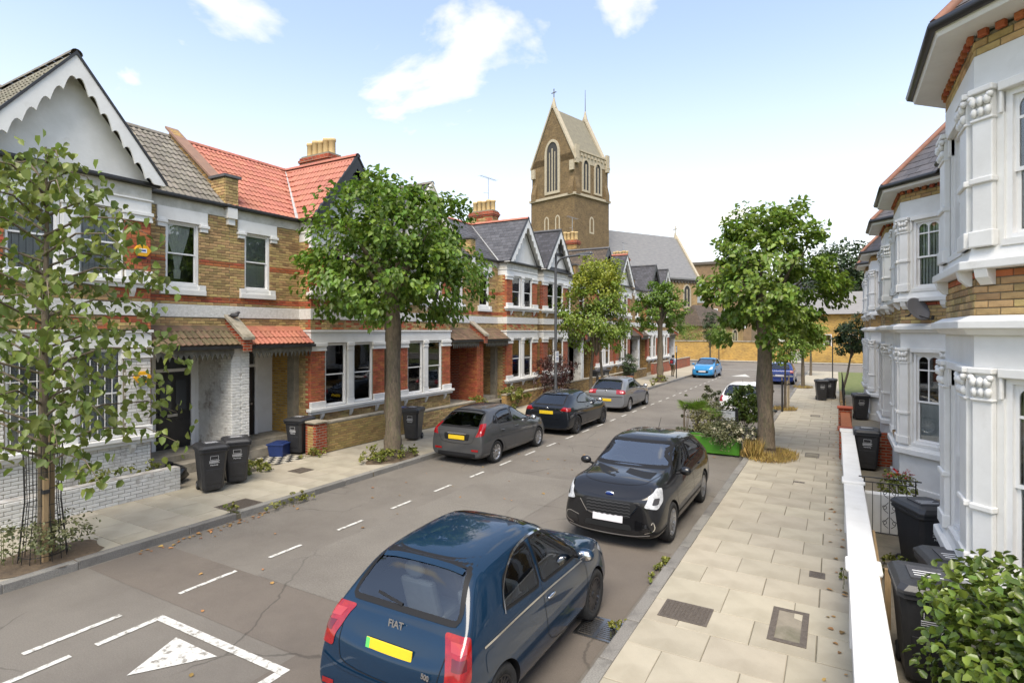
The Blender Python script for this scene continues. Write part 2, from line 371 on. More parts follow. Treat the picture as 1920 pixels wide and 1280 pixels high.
def crack(m):
    """fine irregular cracks in old surfacing"""
    nt = m.node_tree; N = nt.nodes; L = nt.links; b = N['Principled BSDF']; src = b.inputs['Base Color'].links[0].from_socket
    tc = N.new('ShaderNodeTexCoord'); nz = N.new('ShaderNodeTexNoise'); nz.inputs['Scale'].default_value = 1.1; nz.inputs['Detail'].default_value = 5; L.new(tc.outputs['UV'], nz.inputs['Vector'])
    mv = N.new('ShaderNodeMixRGB'); mv.inputs[0].default_value = .35; L.new(tc.outputs['UV'], mv.inputs[1]); L.new(nz.outputs['Color'], mv.inputs[2])
    vo = N.new('ShaderNodeTexVoronoi'); vo.feature = 'DISTANCE_TO_EDGE'; vo.inputs['Scale'].default_value = .55; L.new(mv.outputs[0], vo.inputs['Vector'])
    mr = N.new('ShaderNodeMapRange'); mr.inputs[1].default_value = .002; mr.inputs[2].default_value = .007; mr.inputs[3].default_value = .62; mr.inputs[4].default_value = 1; L.new(vo.outputs['Distance'], mr.inputs[0])
    n2 = N.new('ShaderNodeTexNoise'); n2.inputs['Scale'].default_value = .4; L.new(tc.outputs['UV'], n2.inputs['Vector']); m2 = N.new('ShaderNodeMapRange'); m2.inputs[1].default_value = .48; m2.inputs[2].default_value = .56; L.new(n2.outputs[0], m2.inputs[0])
    mm = N.new('ShaderNodeMixRGB'); L.new(m2.outputs[0], mm.inputs[0]); mm.inputs[1].default_value = (1, 1, 1, 1); L.new(mr.outputs[0], mm.inputs[2])
    mx = N.new('ShaderNodeMixRGB'); mx.blend_type = 'MULTIPLY'; mx.inputs[0].default_value = 1; L.new(src, mx.inputs[1]); L.new(mm.outputs[0], mx.inputs[2]); L.new(mx.outputs[0], b.inputs['Base Color'])
for m in (M_asphalt, M_gravelly, M_asphalt2): crack(m)
M_joint = pm('sandy_joint', (.16, .14, .10), (.10, .09, .06), 9, .95)
M_granite = pm('granite_kerb', (.23, .218, .195), (.14, .132, .12), 60, .8, .5, 60, rnd=.2, dirt=(.07, .065, .06), dscale=2)
M_mark = pm('road_paint', (.60, .59, .55), (.48, .47, .43), 9, .8, .3, 80, dirt=(.2, .185, .16), dscale=11, dthr=(.50, .62))
M_iron = pm('cast_iron', (.075, .06, .048), (.12, .10, .08), 20, .6, .4, 60)
M_soil = pm('soil', (.085, .06, .038), (.14, .10, .06), 12, .95, .8, 40)
M_conc = pm('garden_concrete', (.25, .22, .17), (.17, .15, .115), 2.5, .9, .5, 40, dirt=(.10, .10, .06), dscale=1.2)
M_grass = pm('rough_grass', (.09, .12, .03), (.14, .15, .05), 3, .95, .5, 20)
M_blackpl = pm('bin_plastic', (.022, .022, .024), (.03, .03, .032), 8, .42, .15, 60, coords='OBJ')
M_whiteprint = pm('white_print', (.75, .75, .75), rough=.6)
M_metal = pm('bare_metal', (.45, .45, .45), (.35, .35, .35), 8, .35, metal=1)
M_steel_bk = pm('black_iron', (.012, .012, .013), (.02, .018, .016), 9, .45)
M_wood = pm('timber_stake', (.36, .25, .13), (.28, .19, .10), 6, .8, .3, 30, stretch=(8, 1, 1))

# ================================================================ ground, road, pavements
XKL, XKR = -9.9, -2.2            # kerb faces
XWL, XWR = -12.5, .15            # garden wall faces
JY0, JY1 = 57.0, 69.0            # cross street
def sheet(name, x0, x1, y0, y1, z, mat, kind='structure', parent=None):
    b = MB(); b.add([(x0, y0, z), (x1, y0, z), (x1, y1, z), (x0, y1, z)], [(0, 1, 2, 3)])
    o = ob(name, b, mat, parent)
    if parent is None: tag(o, kind=kind)
    return o
sheet('ground', -1500, 1500, -1500, 1500, -.06, M_grass)
road = sheet('road', XKL - .01, XKR + .01, -14, JY0, 0, M_asphalt)
sheet('cross_road', -140, 140, JY0, JY1, 0, M_asphalt)
# patched surfacing let into the road
sheet('road_patch', -9.85, -5.2, 4.25, 5.35, .004, M_asphalt2)
sheet('road_patch', -5.2, -4.35, 3.4, 9.0, .004, M_asphalt2)
sheet('road_patch', -7.4, -5.2, 5.36, 12.5, .004, M_gravelly)
sheet('road_patch', -4.34, -2.3, -2, 9.2, .004, M_asphalt2)
def mark(name, pts, label, group=None):
    b = MB(); b.add([(x, y, .009) for x, y in pts], [list(range(len(pts)))]); o = ob(name, b, M_mark); tag(o, label, 'road marking', group)
def line(x0, y0, x1, y1, w, label, group=None):
    d = Vector((x1 - x0, y1 - y0)).normalized(); n = Vector((-d.y, d.x)) * w / 2
    mark('painted_line', [(x0 - n.x, y0 - n.y), (x1 - n.x, y1 - n.y), (x1 + n.x, y1 + n.y), (x0 + n.x, y0 + n.y)], label, group)
mark('hump_triangle', [(-6.72, 3.80), (-6.42, 3.12), (-5.93, 3.80)], 'worn white triangle painted on the speed hump')
line(-7.40, 3.96, -5.02, 3.98, .11, 'long white line painted across the speed hump')
line(-5.07, 3.92, -5.07, 2.2, .11, 'white line running back from the end of the hump line')
line(-7.35, 3.90, -7.35, 3.25, .09, 'short worn white dash at the corner of the hump marking')
line(-7.35, 3.0, -7.35, 2.3, .08, 'broken faded dash nearest the left picture edge')
line(-7.85, 3.75, -7.85, 2.75, .08, 'solid dash beside the hump corner towards the left kerb')
ORD = ['first','second','third','fourth','fifth','sixth','seventh','eighth','ninth','tenth','eleventh','twelfth','thirteenth','fourteenth','fifteenth','sixteenth','seventeenth','eighteenth','nineteenth','twentieth','twenty first','twenty second','twenty third','twenty fourth','twenty fifth','twenty sixth','twenty seventh','twenty eighth','twenty ninth','thirtieth','thirty first']
BAY = 'parking bay dashes along the parked cars'
for k in range(30):
    y = 4.45 + k * 1.42
    if y > 47: break
    line(-7.80, y, -7.80, y + (.85 if k < 1 else .62), .07, ORD[k] + ' white bay dash from the camera beside the left parked cars', BAY)
for k in range(5): line(-4.3, 25 + k * 3.2, -4.3, 25.9 + k * 3.2, .07, ORD[k] + ' white bay dash from the white hatchback along the right side', 'parking bay dashes on the right side')
line(-9.4, JY0 - 1.0, -2.9, JY0 - 1.0, .2, 'white give way line at the far junction')
mark('hump_triangle', [(-7.2, 47.5), (-6.5, 50.2), (-5.8, 47.5)], 'far white hump triangle beyond the blue parked hatchback')
mark('hump_triangle', [(-5.2, 50.2), (-4.5, 47.5), (-3.8, 50.2)], 'far white hump triangle towards the right kerb')

def pavement(side, x0, x1, y0, y1, top):
    base = MB(); base.box(x0, x1, y0, y1, -.05, top - .008); o = ob('pavement', base, M_joint); tag(o, kind='structure')
    rnd = random.Random(5 + side); row = 0; y = y0; cache = {}; n = 0; rest = MB()
    w = x1 - x0; cuts = [[.36, .36, .28], [.18, .36, .30, .16]]
    near = 3.0
    while y < y1 - .1:
        d = .60 if rnd.random() < .8 else .75
        d = min(d, y1 - y); c = cuts[row % 2]; x = x0
        c = [q / sum(c) for q in c]
        for q in c:
            sw = w * q; dims = (round(sw, 2), round(d, 2)); g = .004
            if y + d > near - 1.5:
                if n < 300:
                    me = cache.get(dims)
                    if me is None:
                        b = MB(); a, e = dims[0] / 2 - g, dims[1] / 2 - g; cc = .006
                        b.add([(-a, -e, -.03), (a, -e, -.03), (a, e, -.03), (-a, e, -.03), (-a, -e, -cc), (a, -e, -cc), (a, e, -cc), (-a, e, -cc), (-a + cc, -e + cc, 0), (a - cc, -e + cc, 0), (a - cc, e - cc, 0), (-a + cc, e - cc, 0)],
                              [(0, 1, 5, 4), (1, 2, 6, 5), (2, 3, 7, 6), (3, 0, 4, 7), (4, 5, 9, 8), (5, 6, 10, 9), (6, 7, 11, 10), (7, 4, 8, 11), (8, 9, 10, 11)])
                        me = b.mesh('slab', M_slab); cache[dims] = me
                    s = bpy.data.objects.new('slab', me); COL.objects.link(s); s.parent = o
                    s.location = (x + sw / 2, y + d / 2, top + rnd.uniform(-.003, .003)); s.rotation_euler = (rnd.uniform(-.004, .004), rnd.uniform(-.004, .004), 0); n += 1
                else: rest.box(x + g, x + sw - g, y + g, y + d - g, top - .03, top)
            x += sw
        y += d; row += 1
    if rest.v: tag(ob('slab_field', rest, M_slab, o), kind='stuff')
    return o
PT = .12
pave_l = pavement(0, XWL - .1, XKL - .16, .5, 58.5, PT)
pave_r = pavement(1, XKR + .16, XWR + .02, 1.2, 55.5, PT)
def kerbs(x0, x1, y0, y1, name):
    b = MB(); b.box(x0 + .01, x1 - .01, y0, y1, -.05, PT - .02); o = tag(ob(name, b, M_joint), kind='structure')
    me = MB(); me.box(x0, x1, -.447, .447, -.05, PT + .012); m = me.mesh('kerbstone', M_granite); y = y0; k = 0
    while y < y1:
        s = bpy.data.objects.new('kerbstone', m); COL.objects.link(s); s.parent = o; s.location = (random.uniform(-.006, .006), y + .45, random.uniform(-.006, .004)); s.rotation_euler = (0, 0, random.uniform(-.006, .006))
        md = s.modifiers.new('b', 'BEVEL'); md.width = .014; md.segments = 2
        y += .9
    return o
kerbs(XKL - .16, XKL, .5, 58.5, 'left_kerb'); kerbs(XKR, XKR + .16, 1.2, 55.5, 'right_kerb')
sheet('far_pavement', -140, 140, JY1, 71.0, .11, M_slab)
b = MB(); b.box(-140, 140, JY1 - .15, JY1, -.05, .118); tag(ob('far_kerb', b, M_granite), kind='structure')
# front gardens
sheet('garden_ground', -20, XWL - .1, 0, 58.5, .10, M_conc); sheet('garden_ground', XWR, 12, -6, 36, .10, M_conc)
sheet('garden_ground', XWR, 14, 36, 55.5, .10, M_grass)
# ironwork let into the pavement
def cover(name, x0, x1, y0, y1, label, nx, ny, frame=.03, fill=None, z=PT):
    t = thing(name, label, 'access cover', ((x0 + x1) / 2, (y0 + y1) / 2, z)); a, e = (x1 - x0) / 2, (y1 - y0) / 2
    b = MB(); f = frame; zz = .006
    b.box(-a, a, -e, -e + f, -.02, zz).box(-a, a, e - f, e, -.02, zz).box(-a, -a + f, -e + f, e - f, -.02, zz).box(a - f, a, -e + f, e - f, -.02, zz); ob('frame', b, M_iron, t)
    b = MB(); b.box(-a + f, a - f, -e + f, e - f, -.02, .001); ob('plate', b, fill or M_iron, t)
    if nx:
        b = MB(); sx = (2 * a - 2 * f) / nx; sy = (2 * e - 2 * f) / ny
        for i in range(nx):
            for j in range(ny): b.box(-a + f + sx * (i + .12), -a + f + sx * (i + .88), -e + f + sy * (j + .12), -e + f + sy * (j + .88), 0, .007)
        ob('tread', b, M_iron, t)
    return t
cover('inspection_cover', -1.90, -1.32, 6.90, 7.38, 'square studded iron cover near the right kerb beside the drain grating', 12, 10)
cover('inspection_cover', -.68, -.28, 6.98, 7.85, 'concrete filled iron cover in the middle of the right pavement', 0, 0, .07, M_conc)
cover('inspection_cover', -.75, -.40, 17.6, 18.2, 'small recessed cover on the pavement beside the big street tree', 0, 0, .02, M_conc)
cover('inspection_cover', -10.65, -10.07, 6.75, 7.45, 'brown checkered iron cover on the left pavement by the kerb', 12, 14)
cover('inspection_cover', -11.8, -11.35, 9.4, 9.85, 'small twin-lid cover on the left pavement before the tiled path', 2, 1)
cover('stopcock_cover', -.33, -.13, 9.05, 9.27, 'small oval water cover near the white garden wall', 3, 5)
cover('stopcock_cover', -.85, -.62, 14.5, 14.62, 'tiny slot cover on the right pavement farther up', 2, 1)
cover('stopcock_cover', -.1, .1, 5.05, 5.2, 'small metal cover by the white wall at the photo bottom', 2, 2)
cover('inspection_cover', -.9, -.55, 26.0, 26.5, 'grey cover on the pavement before the two far bins', 0, 0, .03, M_conc)
t = thing('drain_grating', 'iron gully grating in the gutter beside the dark blue car', 'drain', (-2.47, 6.45, .006))
b = MB(); b.box(-.25, .25, -.25, -.21, -.02, .012).box(-.25, .25, .21, .25, -.02, .012).box(-.25, -.21, -.21, .21, -.02, .012).box(.21, .25, -.21, .21, -.02, .012).box(-.02, .02, -.21, .21, -.02, .011); ob('frame', b, M_metal, t)
for k in range(9):
    b = MB(); b.box(-.21, .21, -.012, .012, -.02, .009); ob('bar', b, M_metal, t, (0, -.17 + k * .0425, 0))
b = MB(); b.box(-.21, .21, -.21, .21, -.03, -.004); ob('pit', b, M_dark, t)
# ================================================================ wall and window helpers
def wall_boxes(b, F, s0, s1, z0, z1, holes, d0, d1, mi=0):
    ss = sorted({s0, s1, *[q for h in holes for q in h[:2] if s0 < q < s1]}); zs = sorted({z0, z1, *[q for h in holes for q in h[2:] if z0 < q < z1]})
    for i in range(len(ss) - 1):
        run = None
        for j in range(len(zs) - 1):
            cs, cz = (ss[i] + ss[i + 1]) / 2, (zs[j] + zs[j + 1]) / 2
            solid = not any(h[0] < cs < h[1] and h[2] < cz < h[3] for h in holes)
            if solid: run = (run[0], zs[j + 1]) if run else (zs[j], zs[j + 1])
            if run and (not solid or j == len(zs) - 2): b.fbox(F, ss[i], ss[i + 1], d0, d1, *run, mi); run = None
def sash_window(parent, F, s0, s1, z0, z1, d=-.09, fw=.055, look='net', muntin=False, arch=False, detail=True, top=.5):
    """a sliding sash window set d behind the wall face; frame > sash, pane, curtain"""
    b = MB(); b.fbox(F, s0, s0 + fw, d, d + .07, z0, z1).fbox(F, s1 - fw, s1, d, d + .07, z0, z1).fbox(F, s0 + fw, s1 - fw, d, d + .07, z1 - fw, z1).fbox(F, s0 + fw, s1 - fw, d, d + .09, z0, z0 + fw * .9)
    w = ob('window', b, M_frame, parent)
    a, e, zb, zt = s0 + fw, s1 - fw, z0 + fw * .9, z1 - fw; zm = zb + (zt - zb) * top; r = .035
    b = MB()
    for (p, q, dd) in ((zb, zm + .02, d + .012), (zm - .02, zt, d + .036)):
        b.fbox(F, a, a + r, dd - .02, dd, p, q).fbox(F, e - r, e, dd - .02, dd, p, q).fbox(F, a + r, e - r, dd - .02, dd, p, p + r * 1.1).fbox(F, a + r, e - r, dd - .02, dd, q - r, q)
    if muntin:
        c = (a + e) / 2; b.fbox(F, c - .014, c + .014, d + .012, d + .034, zm, zt); tz = zm + (zt - zm) * .68; b.fbox(F, a + r, e - r, d + .014, d + .033, tz - .014, tz + .014)
    if arch:                                    # arched spandrels in the two top lights
        c = (a + e) / 2
        for p, q in ((a + r, c - .014), (c + .014, e - r)):
            n = 8; m = (p + q) / 2; rr = (q - p) / 2; top_ = zt - r; pts = [F.p(p, d + .016, top_)]
            pl = [(m - rr * math.cos(math.pi * k / n), top_ - rr * .9 + rr * .9 * math.sin(math.pi * k / n)) for k in range(n + 1)]
            for k in range(n):
                (x0, y0), (x1, y1) = pl[k], pl[k + 1]
                b.prism([F.p(x0, d + .016, y0), F.p(x1, d + .016, y1), F.p(x1, d + .016, top_ + .004), F.p(x0, d + .016, top_ + .004)], F.n * .016)
    ob('sash', b, M_frame, w)
    for (p, q, dd) in ((zb + r, zm - .02, d + .002), (zm + .02, zt - r, d + .026)):
        g = MB(); g.fbox(F, a + r, e - r, dd - .004, dd, p, q); ob('pane', g, G_win, w)
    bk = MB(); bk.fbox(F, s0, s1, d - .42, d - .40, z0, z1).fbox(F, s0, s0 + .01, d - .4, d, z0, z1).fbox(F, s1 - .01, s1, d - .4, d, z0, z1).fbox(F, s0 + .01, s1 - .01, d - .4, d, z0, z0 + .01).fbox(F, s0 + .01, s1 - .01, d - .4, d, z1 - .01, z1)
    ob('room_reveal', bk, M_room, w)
    c = MB()
    if look == 'net':
        n = 14; 
        for k in range(n): 
            x0 = a + (e - a) * k / n; x1 = a + (e - a) * (k + 1) / n; dz = .025 * (k % 2)
            c.fbox(F, x0, x1, d - .05 - dz, d - .04 - dz, zb, zt)
        ob('curtain', c, M_net, w)
    elif look == 'half':
        c.fbox(F, a, e, d - .05, d - .04, zb, zm); ob('curtain', c, M_net, w)
    elif look == 'blind':
        z = zm - .02
        while z < zt: c.fbox(F, a, e, d - .055, d - .04, z, z + .026); z += .034
        ob('blind', c, M_blind, w)
        c = MB(); c.fbox(F, a, e, d - .07, d - .065, zb, zm); ob('curtain', c, M_net, w)
    elif look == 'shutter':
        for p, q in ((a, (a + e) / 2 - .01), ((a + e) / 2 + .01, e)):
            z = zb
            while z < zt - .02:
                c.prism([F.p(p, d - .10, z), F.p(p, d - .065, z + .012), F.p(p, d - .06, z + .02), F.p(p, d - .095, z + .008)], F.t * (q - p)); z += .052
        ob('shutter', c, M_shutter, w)
    elif look == 'tied':                          # a curtain gathered and tied in the middle
        rows = [(zt, .92, 0), (zt - .25, .80, .0), (zm, .36, .02), (zm - .28, .20, .0), (zm - .36, .15, 0), (zm - .42, .26, 0), (zm - .62, .2, 0)]
        n = 16; vs = []; cx = (a + e) / 2 - .05
        for z, wd, o_ in rows:
            for k in range(n + 1):
                u = k / n - .5; vs.append(F.p(cx + o_ + u * wd * (e - a), d - .07 + .02 * math.sin(k * 2.4), z))
        fs = [(i * (n + 1) + k, i * (n + 1) + k + 1, (i + 1) * (n + 1) + k + 1, (i + 1) * (n + 1) + k) for i in range(len(rows) - 1) for k in range(n)]
        c.add(vs, fs, 0, True); ob('curtain', c, M_net, w)
    return w
# ---------------------------------------------------------------- roof coverings
TILE_MESH = {}
def tile_mesh(kind, w, g, mat):
    k = (kind, w, g, mat.name)
    if k in TILE_MESH: return TILE_MESH[k]
    b = MB(); L = g * 1.25
    if kind == 'roll':
        pr = [(0, .0), (.10, .0), (.18, .016), (.27, .026), (.36, .016), (.45, 0), (.60, 0), (.68, .016), (.77, .026), (.86, .016), (.96, 0)]; th = .03
    else:
        pr = [(.015, 0), (.985, 0)]; th = .014
    n = len(pr); vs = []
    for (v, lift) in ((0, th), (L, .004)):
        for x, h in pr: vs.append((x * w, v, lift + h))
    for x, h in pr: vs.append((x * w, 0, -.006))
    fs = [(i, i + 1, n + i + 1, n + i) for i in range(n - 1)] + [(2 * n + i, 2 * n + i + 1, i + 1, i) for i in range(n - 1)]
    vs += [(pr[0][0] * w, L, -.006), (pr[-1][0] * w, L, -.006)]
    fs += [(2 * n, 0, n, 3 * n), (n - 1, 3 * n - 1, 3 * n + 1, 2 * n - 1)]
    b.add(vs, fs); m = b.mesh('tile', mat); TILE_MESH[k] = m; return m
def lay_tiles(parent, O, U, V, poly, kind, w, g, mat, budget):
    """tiles course by course over the convex polygon poly (u along the eaves, v up the slope); cut tiles at the edges are joined"""
    O = Vector(O); U = Vector(U).normalized(); V = Vector(V).normalized(); Nn = U.cross(V)
    if area2(poly) < 0: poly = poly[::-1]
    flip = Nn.z < 0
    if flip: Nn = -Nn
    me = tile_mesh(kind, w, g, mat); cut = MB(); us = [p[0] for p in poly]; vs = [p[1] for p in poly]
    r0 = math.floor(min(vs) / g); r1 = math.ceil(max(vs) / g); full = w * g
    for r in range(r0, r1):
        off = (w / 2 if (kind == 'slate' and r % 2) else 0)
        for c in range(math.floor((min(us) - off) / w) - 1, math.ceil((max(us) - off) / w) + 1):
            u, v = c * w + off, r * g; q = [(u, v), (u + w, v), (u + w, v + g), (u, v + g)]
            k = clip_poly(q, poly)
            if not k: continue
            A = area2(k)
            if A > full * .97 and budget[0] > 0:
                o = bpy.data.objects.new('tile', me); COL.objects.link(o); o.parent = parent; budget[0] -= 1
                if flip: M = Matrix((-U, V, Nn)).transposed().to_4x4(); M.translation = O + U * (u + w) + V * v
                else: M = Matrix((U, V, Nn)).transposed().to_4x4(); M.translation = O + U * u + V * v
                M.translation += Nn * random.uniform(0, .004); o.matrix_local = M
            elif A > full * .04:
                top = [O + U * p[0] + V * p[1] + Nn * (.03 - .022 * (p[1] - v) / g if kind == 'roll' else .014 - .009 * (p[1] - v) / g) for p in k]
                cut.prism([p - Nn * .02 for p in top], Nn * .02)
    if cut.v: tag(ob('cut_tile', cut, mat, parent), kind='stuff')
def ridge_tiles(parent, a, c, mat, r=.11, step=.33):
    a, c = Vector(a), Vector(c); d = (c - a); n = max(1, int(d.length / step)); d = d / n; k = 7
    b = MB(); L = d.length; vs = []
    for y in (0, L * .985):
        for j in range(k + 1): t = math.pi * j / k; vs.append((math.cos(t) * r * (1.04 if y else 1), y, math.sin(t) * r))
    b.add(vs, [(j, j + 1, k + 2 + j, k + 1 + j) for j in range(k)], 0, True); me = b.mesh('ridge_tile', mat)
    Y = d.normalized(); X = Y.cross(Vector((0, 0, 1))).normalized(); Z = X.cross(Y)
    for i in range(n):
        o = bpy.data.objects.new('ridge_tile', me); COL.objects.link(o); o.parent = parent; M = Matrix((X, Y, Z)).transposed().to_4x4(); M.translation = a + d * i - Z * .03; o.matrix_local = M
def chimney(parent, c, lx, ly, z0, z1, pots, real):
    F = Frame((c[0] - lx / 2, c[1] - ly / 2, 0), (1, 0, 0), (0, -1, 0))
    b = MB(); b.box(c[0] - lx / 2, c[0] + lx / 2, c[1] - ly / 2, c[1] + ly / 2, z0, z1); ch = ob('chimney', b, M_mortar if real else T_stock, parent)
    b = MB()
    for k, e in enumerate((.05, .09, .05)): b.box(c[0] - lx / 2 - e, c[0] + lx / 2 + e, c[1] - ly / 2 - e, c[1] + ly / 2 + e, z1 - .36 + k * .1, z1 - .265 + k * .1)
    ob('corbel_course', b, T_red, ch)
    if real:
        P = Pieces('brick', ch, [M_stock, M_redb], 60)
        Fs = [Frame((c[0] + lx / 2, c[1] - ly / 2, 0), (0, 1, 0), (1, 0, 0)), Frame((c[0] - lx / 2, c[1] - ly / 2, 0), (1, 0, 0), (0, -1, 0))]
        for f, L_ in ((Fs[0], ly), (Fs[1], lx)): lay_bricks(P, f, 0, L_, z1 - 1.2, z1 - .37, pick=lambda z, s: 1 if random.random() < .3 else 0)
        P.done()
    for k in range(pots):
        b = MB(); x = c[0] - lx / 2 + lx * (k + .5) / pots; h = .58 + .05 * (k % 2)
        b.lathe([(.13, 0), (.125, h * .8), (.145, h * .84), (.15, h), (.115, h), (.11, h * .5)], (x, c[1], z1 - .01), 14); ob('chimney_pot', b, M_pot, ch)
    return ch
# ================================================================ left terrace
HW = 5.85; XM, XB = -14.25, -13.75; XRIDGE = -16.9; ZE, ZR = 6.95, 9.25
def left_house(k, y0, mir, label, o):
    near = o.get('near', False); t_ = -1 if mir else 1; ys = y0 + HW if mir else y0
    H = thing('terraced_house', label, 'house', (0, 0, 0))
    FM = Frame((XM, ys, 0), (0, t_, 0), (1, 0, 0)); FB = Frame((XB, ys, 0), (0, t_, 0), (1, 0, 0))
    y_of = lambda s: ys + t_ * s
    bs0, bs1 = .35, 3.55                                   # the bay
    cs = (bs0 + bs1) / 2
    win = o.get('win', (4.35, 5.18)); wz0, wz1 = 4.74, 6.32
    porch = (3.75, 5.60, .10, 3.12)
    wb = M_mortar if near else T_stock
    # -- walls
    b = MB(); holes = [(win[0], win[1], wz0, wz1), porch]
    wall_boxes(b, FM, 3.45, HW, .1, ZE, holes, -.3, 0)
    W_ = ob('wall', b, wb, H)
    bh = [(.92, 1.80, 1.25, 3.2), (2.10, 2.98, 1.25, 3.2), (.92, 1.80, 4.76, 6.3), (2.10, 2.98, 4.76, 6.3)]
    b = MB(); wall_boxes(b, FB, bs0, bs1, .1, ZE, bh, -.25, 0)
    FR = Frame((XB - .25, y_of(bs1), 0), (-1, 0, 0), (0, t_, 0)); FL = Frame((XB - .25, y_of(bs0), 0), (-1, 0, 0), (0, -t_, 0))
    b.fbox(FB, bs0, bs0 + .25, -1.2, -.25, .1, ZE).fbox(FB, bs1 - .25, bs1, -1.2, -.25, .1, ZE)
    BW = ob('bay_wall', b, M_whitebrick if o.get('white') and False else wb, H)
    red_rows = lambda z: (5.27 < z < 5.43) or (4.36 < z < 4.51)
    if near:
        P = Pieces('brick', W_, [M_stock, M_redb], 300)
        lay_bricks(P, FM, 3.56, HW, 3.62, 3.94, [], lambda z, s: 0)
        lay_bricks(P, FM, 3.56, HW, 4.27, 6.64, [(win[0] - .16, win[1] + .16, 4.48, 4.75), (win[0], win[1], 4.74, 6.33), (win[0] - .22, win[1] + .22, 6.14, 6.64)], lambda z, s: 1 if red_rows(z) else 0)
        P.done()
        P = Pieces('brick', BW, [M_stock, M_redb, M_whitebrick], 300)
        pier = lambda z, s: 1
        for z0_, z1_, gf in ((1.25, 2.98, True), (4.78, 6.08, False)):
            if gf and o.get('white'): m_ = lambda z, s: 2
            else: m_ = pier
            lay_bricks(P, FB, bs0, .90, z0_, z1_, [], m_); lay_bricks(P, FB, 3.0, bs1, z0_, z1_, [], m_)
        lay_bricks(P, FB, bs0, bs1, 3.64, 3.94, [], lambda z, s: 1 if random.random() < .35 else 0); lay_bricks(P, FB, bs0, bs1, 4.27, 4.56, [], lambda z, s: 1 if z > 4.36 and (s < 1 or s > 2.9) else 0)
        lay_bricks(P, FB, bs0, bs1, .12, 1.06, [], lambda z, s: 2 if o.get('white') else 0)
        for (z0_, z1_) in ((.5, 3.0), (3.64, 3.94), (4.27, 6.64)):
            lay_bricks(P, Frame((XB, y_of(bs1), 0), (-1, 0, 0), (0, t_, 0)), 0, .5, z0_, z1_, [], lambda z, s: (1 if s < .12 or red_rows(z) else 0))
        P.done()
    else:
        b = MB()
        for z0_, z1_ in ((1.25, 2.98), (4.78, 6.08)):
            for q in ((bs0 - .004, .90), (3.0, bs1 + .004)):
                b = MB(); b.fbox(FB, *q, -.2, .012, z0_, z1_); ob('red_pier', b, T_red, H)
    # -- white dressings
    Wm = o.get('trim', M_white)
    def dress(name, items, mat=Wm, bev=.008, each=False):
        if each:
            for F, *q in items: b = MB(); b.fbox(F, *q); ob(name, b, mat, H, bevel=bev)
            return
        b = MB()
        for F, *q in items: b.fbox(F, *q)
        return ob(name, b, mat, H, bevel=bev)
    dress('string_band', [(FM, bs1 + .002, HW, -.02, .035, 3.945, 4.262), (FB, bs0 - .03, bs1 + .03, -.48, .035, 3.945, 4.262)], M_rough, .01)
    dress('frieze', [(FM, bs1 + .002, HW, -.02, .03, 6.645, 6.90), (FB, bs0 - .025, bs1 + .025, -.47, .03, 6.56, 6.90)], pm('weathered_white', (.60, .58, .52), (.42, .40, .34), 3, .75, .3, 20))
    for z0_, zs_, zc, zt_, nm in ((1.06, 1.24, 2.98, 3.22, 'ground'), (4.57, 4.76, 6.08, 6.30, 'upper')):
        dress('sill', [(FB, bs0 - .12, bs1 + .12, -.06, .16, z0_ + .09, zs_), (FB, bs0 - .06, bs1 + .06, -.05, .10, z0_, z0_ + .09), (FB, bs0 - .03, .90, -.03, .07, zs_, zs_ + .20), (FB, 3.0, bs1 + .03, -.03, .07, zs_, zs_ + .20)], bev=.012)
        for a in (.75, 1.95, 3.15):
            b = MB(); b.prism([FB.p(a - .05, 0, z0_), FB.p(a - .05, .11, z0_), FB.p(a - .05, .09, z0_ - .08), FB.p(a - .05, .02, z0_ - .2), FB.p(a - .05, 0, z0_ - .2)], FB.t * .1); ob('bracket', b, Wm, H)
        for a, e in ((bs0 - .03, .93), (1.82, 2.08), (2.97, bs1 + .03)): dress('capital', [q for q in ((FB, a, e, -.05, .05, zc + .05, zc + .14), (FB, a - .02, e + .02, -.06, .08, zc + .14, zt_), (FB, a - .01, e + .01, -.05, .06, zc, zc + .05))])
        dress('mullion', [(FB, 1.80, 2.10, -.14, .02, zs_, zc), (FB, 1.84, 2.06, .02, .04, zs_ + .2, zc), (FB, 1.79, 2.11, .0, .045, zs_, zs_ + .18)])
        dress('entablature', [(FB, bs0 - .02, bs1 + .02, -.48, .03, zt_, zt_ + (.34 if nm == 'ground' else .26)), (FB, bs0 - .05, bs1 + .05, -.5, .07, zt_ + (.34 if nm == 'ground' else .26), zt_ + (.40 if nm == 'ground' else .30))])
        lk = o.get('look_g' if nm == 'ground' else 'look_u', 'half')
        sash_window(H, FB, .90, 1.80, zs_, zt_ + .01, look=lk); sash_window(H, FB, 2.10, 3.0, zs_, zt_ + .01, look=lk)
    dress('window_head', [(FM, win[0] - .22, win[1] + .22, -.02, .05, wz1, 6.645), (FM, win[0] - .22, win[0] - .02, -.01, .07, 6.14, 6.36), (FM, win[1] + .02, win[1] + .22, -.01, .07, 6.14, 6.36), (FM, win[0] - .25, win[0] + .01, -.01, .10, 6.24, 6.31), (FM, win[1] - .01, win[1] + .25, -.01, .10, 6.24, 6.31)])
    dress('window_sill', [(FM, win[0] - .16, win[1] + .16, -.1, .09, 4.50, 4.63), (FM, win[0] - .16, win[0] + .02, -.05, .07, 4.63, 4.76), (FM, win[1] - .02, win[1] + .16, -.05, .07, 4.63, 4.76), (FM, win[0], win[1], -.12, .03, 4.63, 4.745)])
    sash_window(H, FM, win[0], win[1], wz0, wz1 + .01, look=o.get('look_d', 'net'))
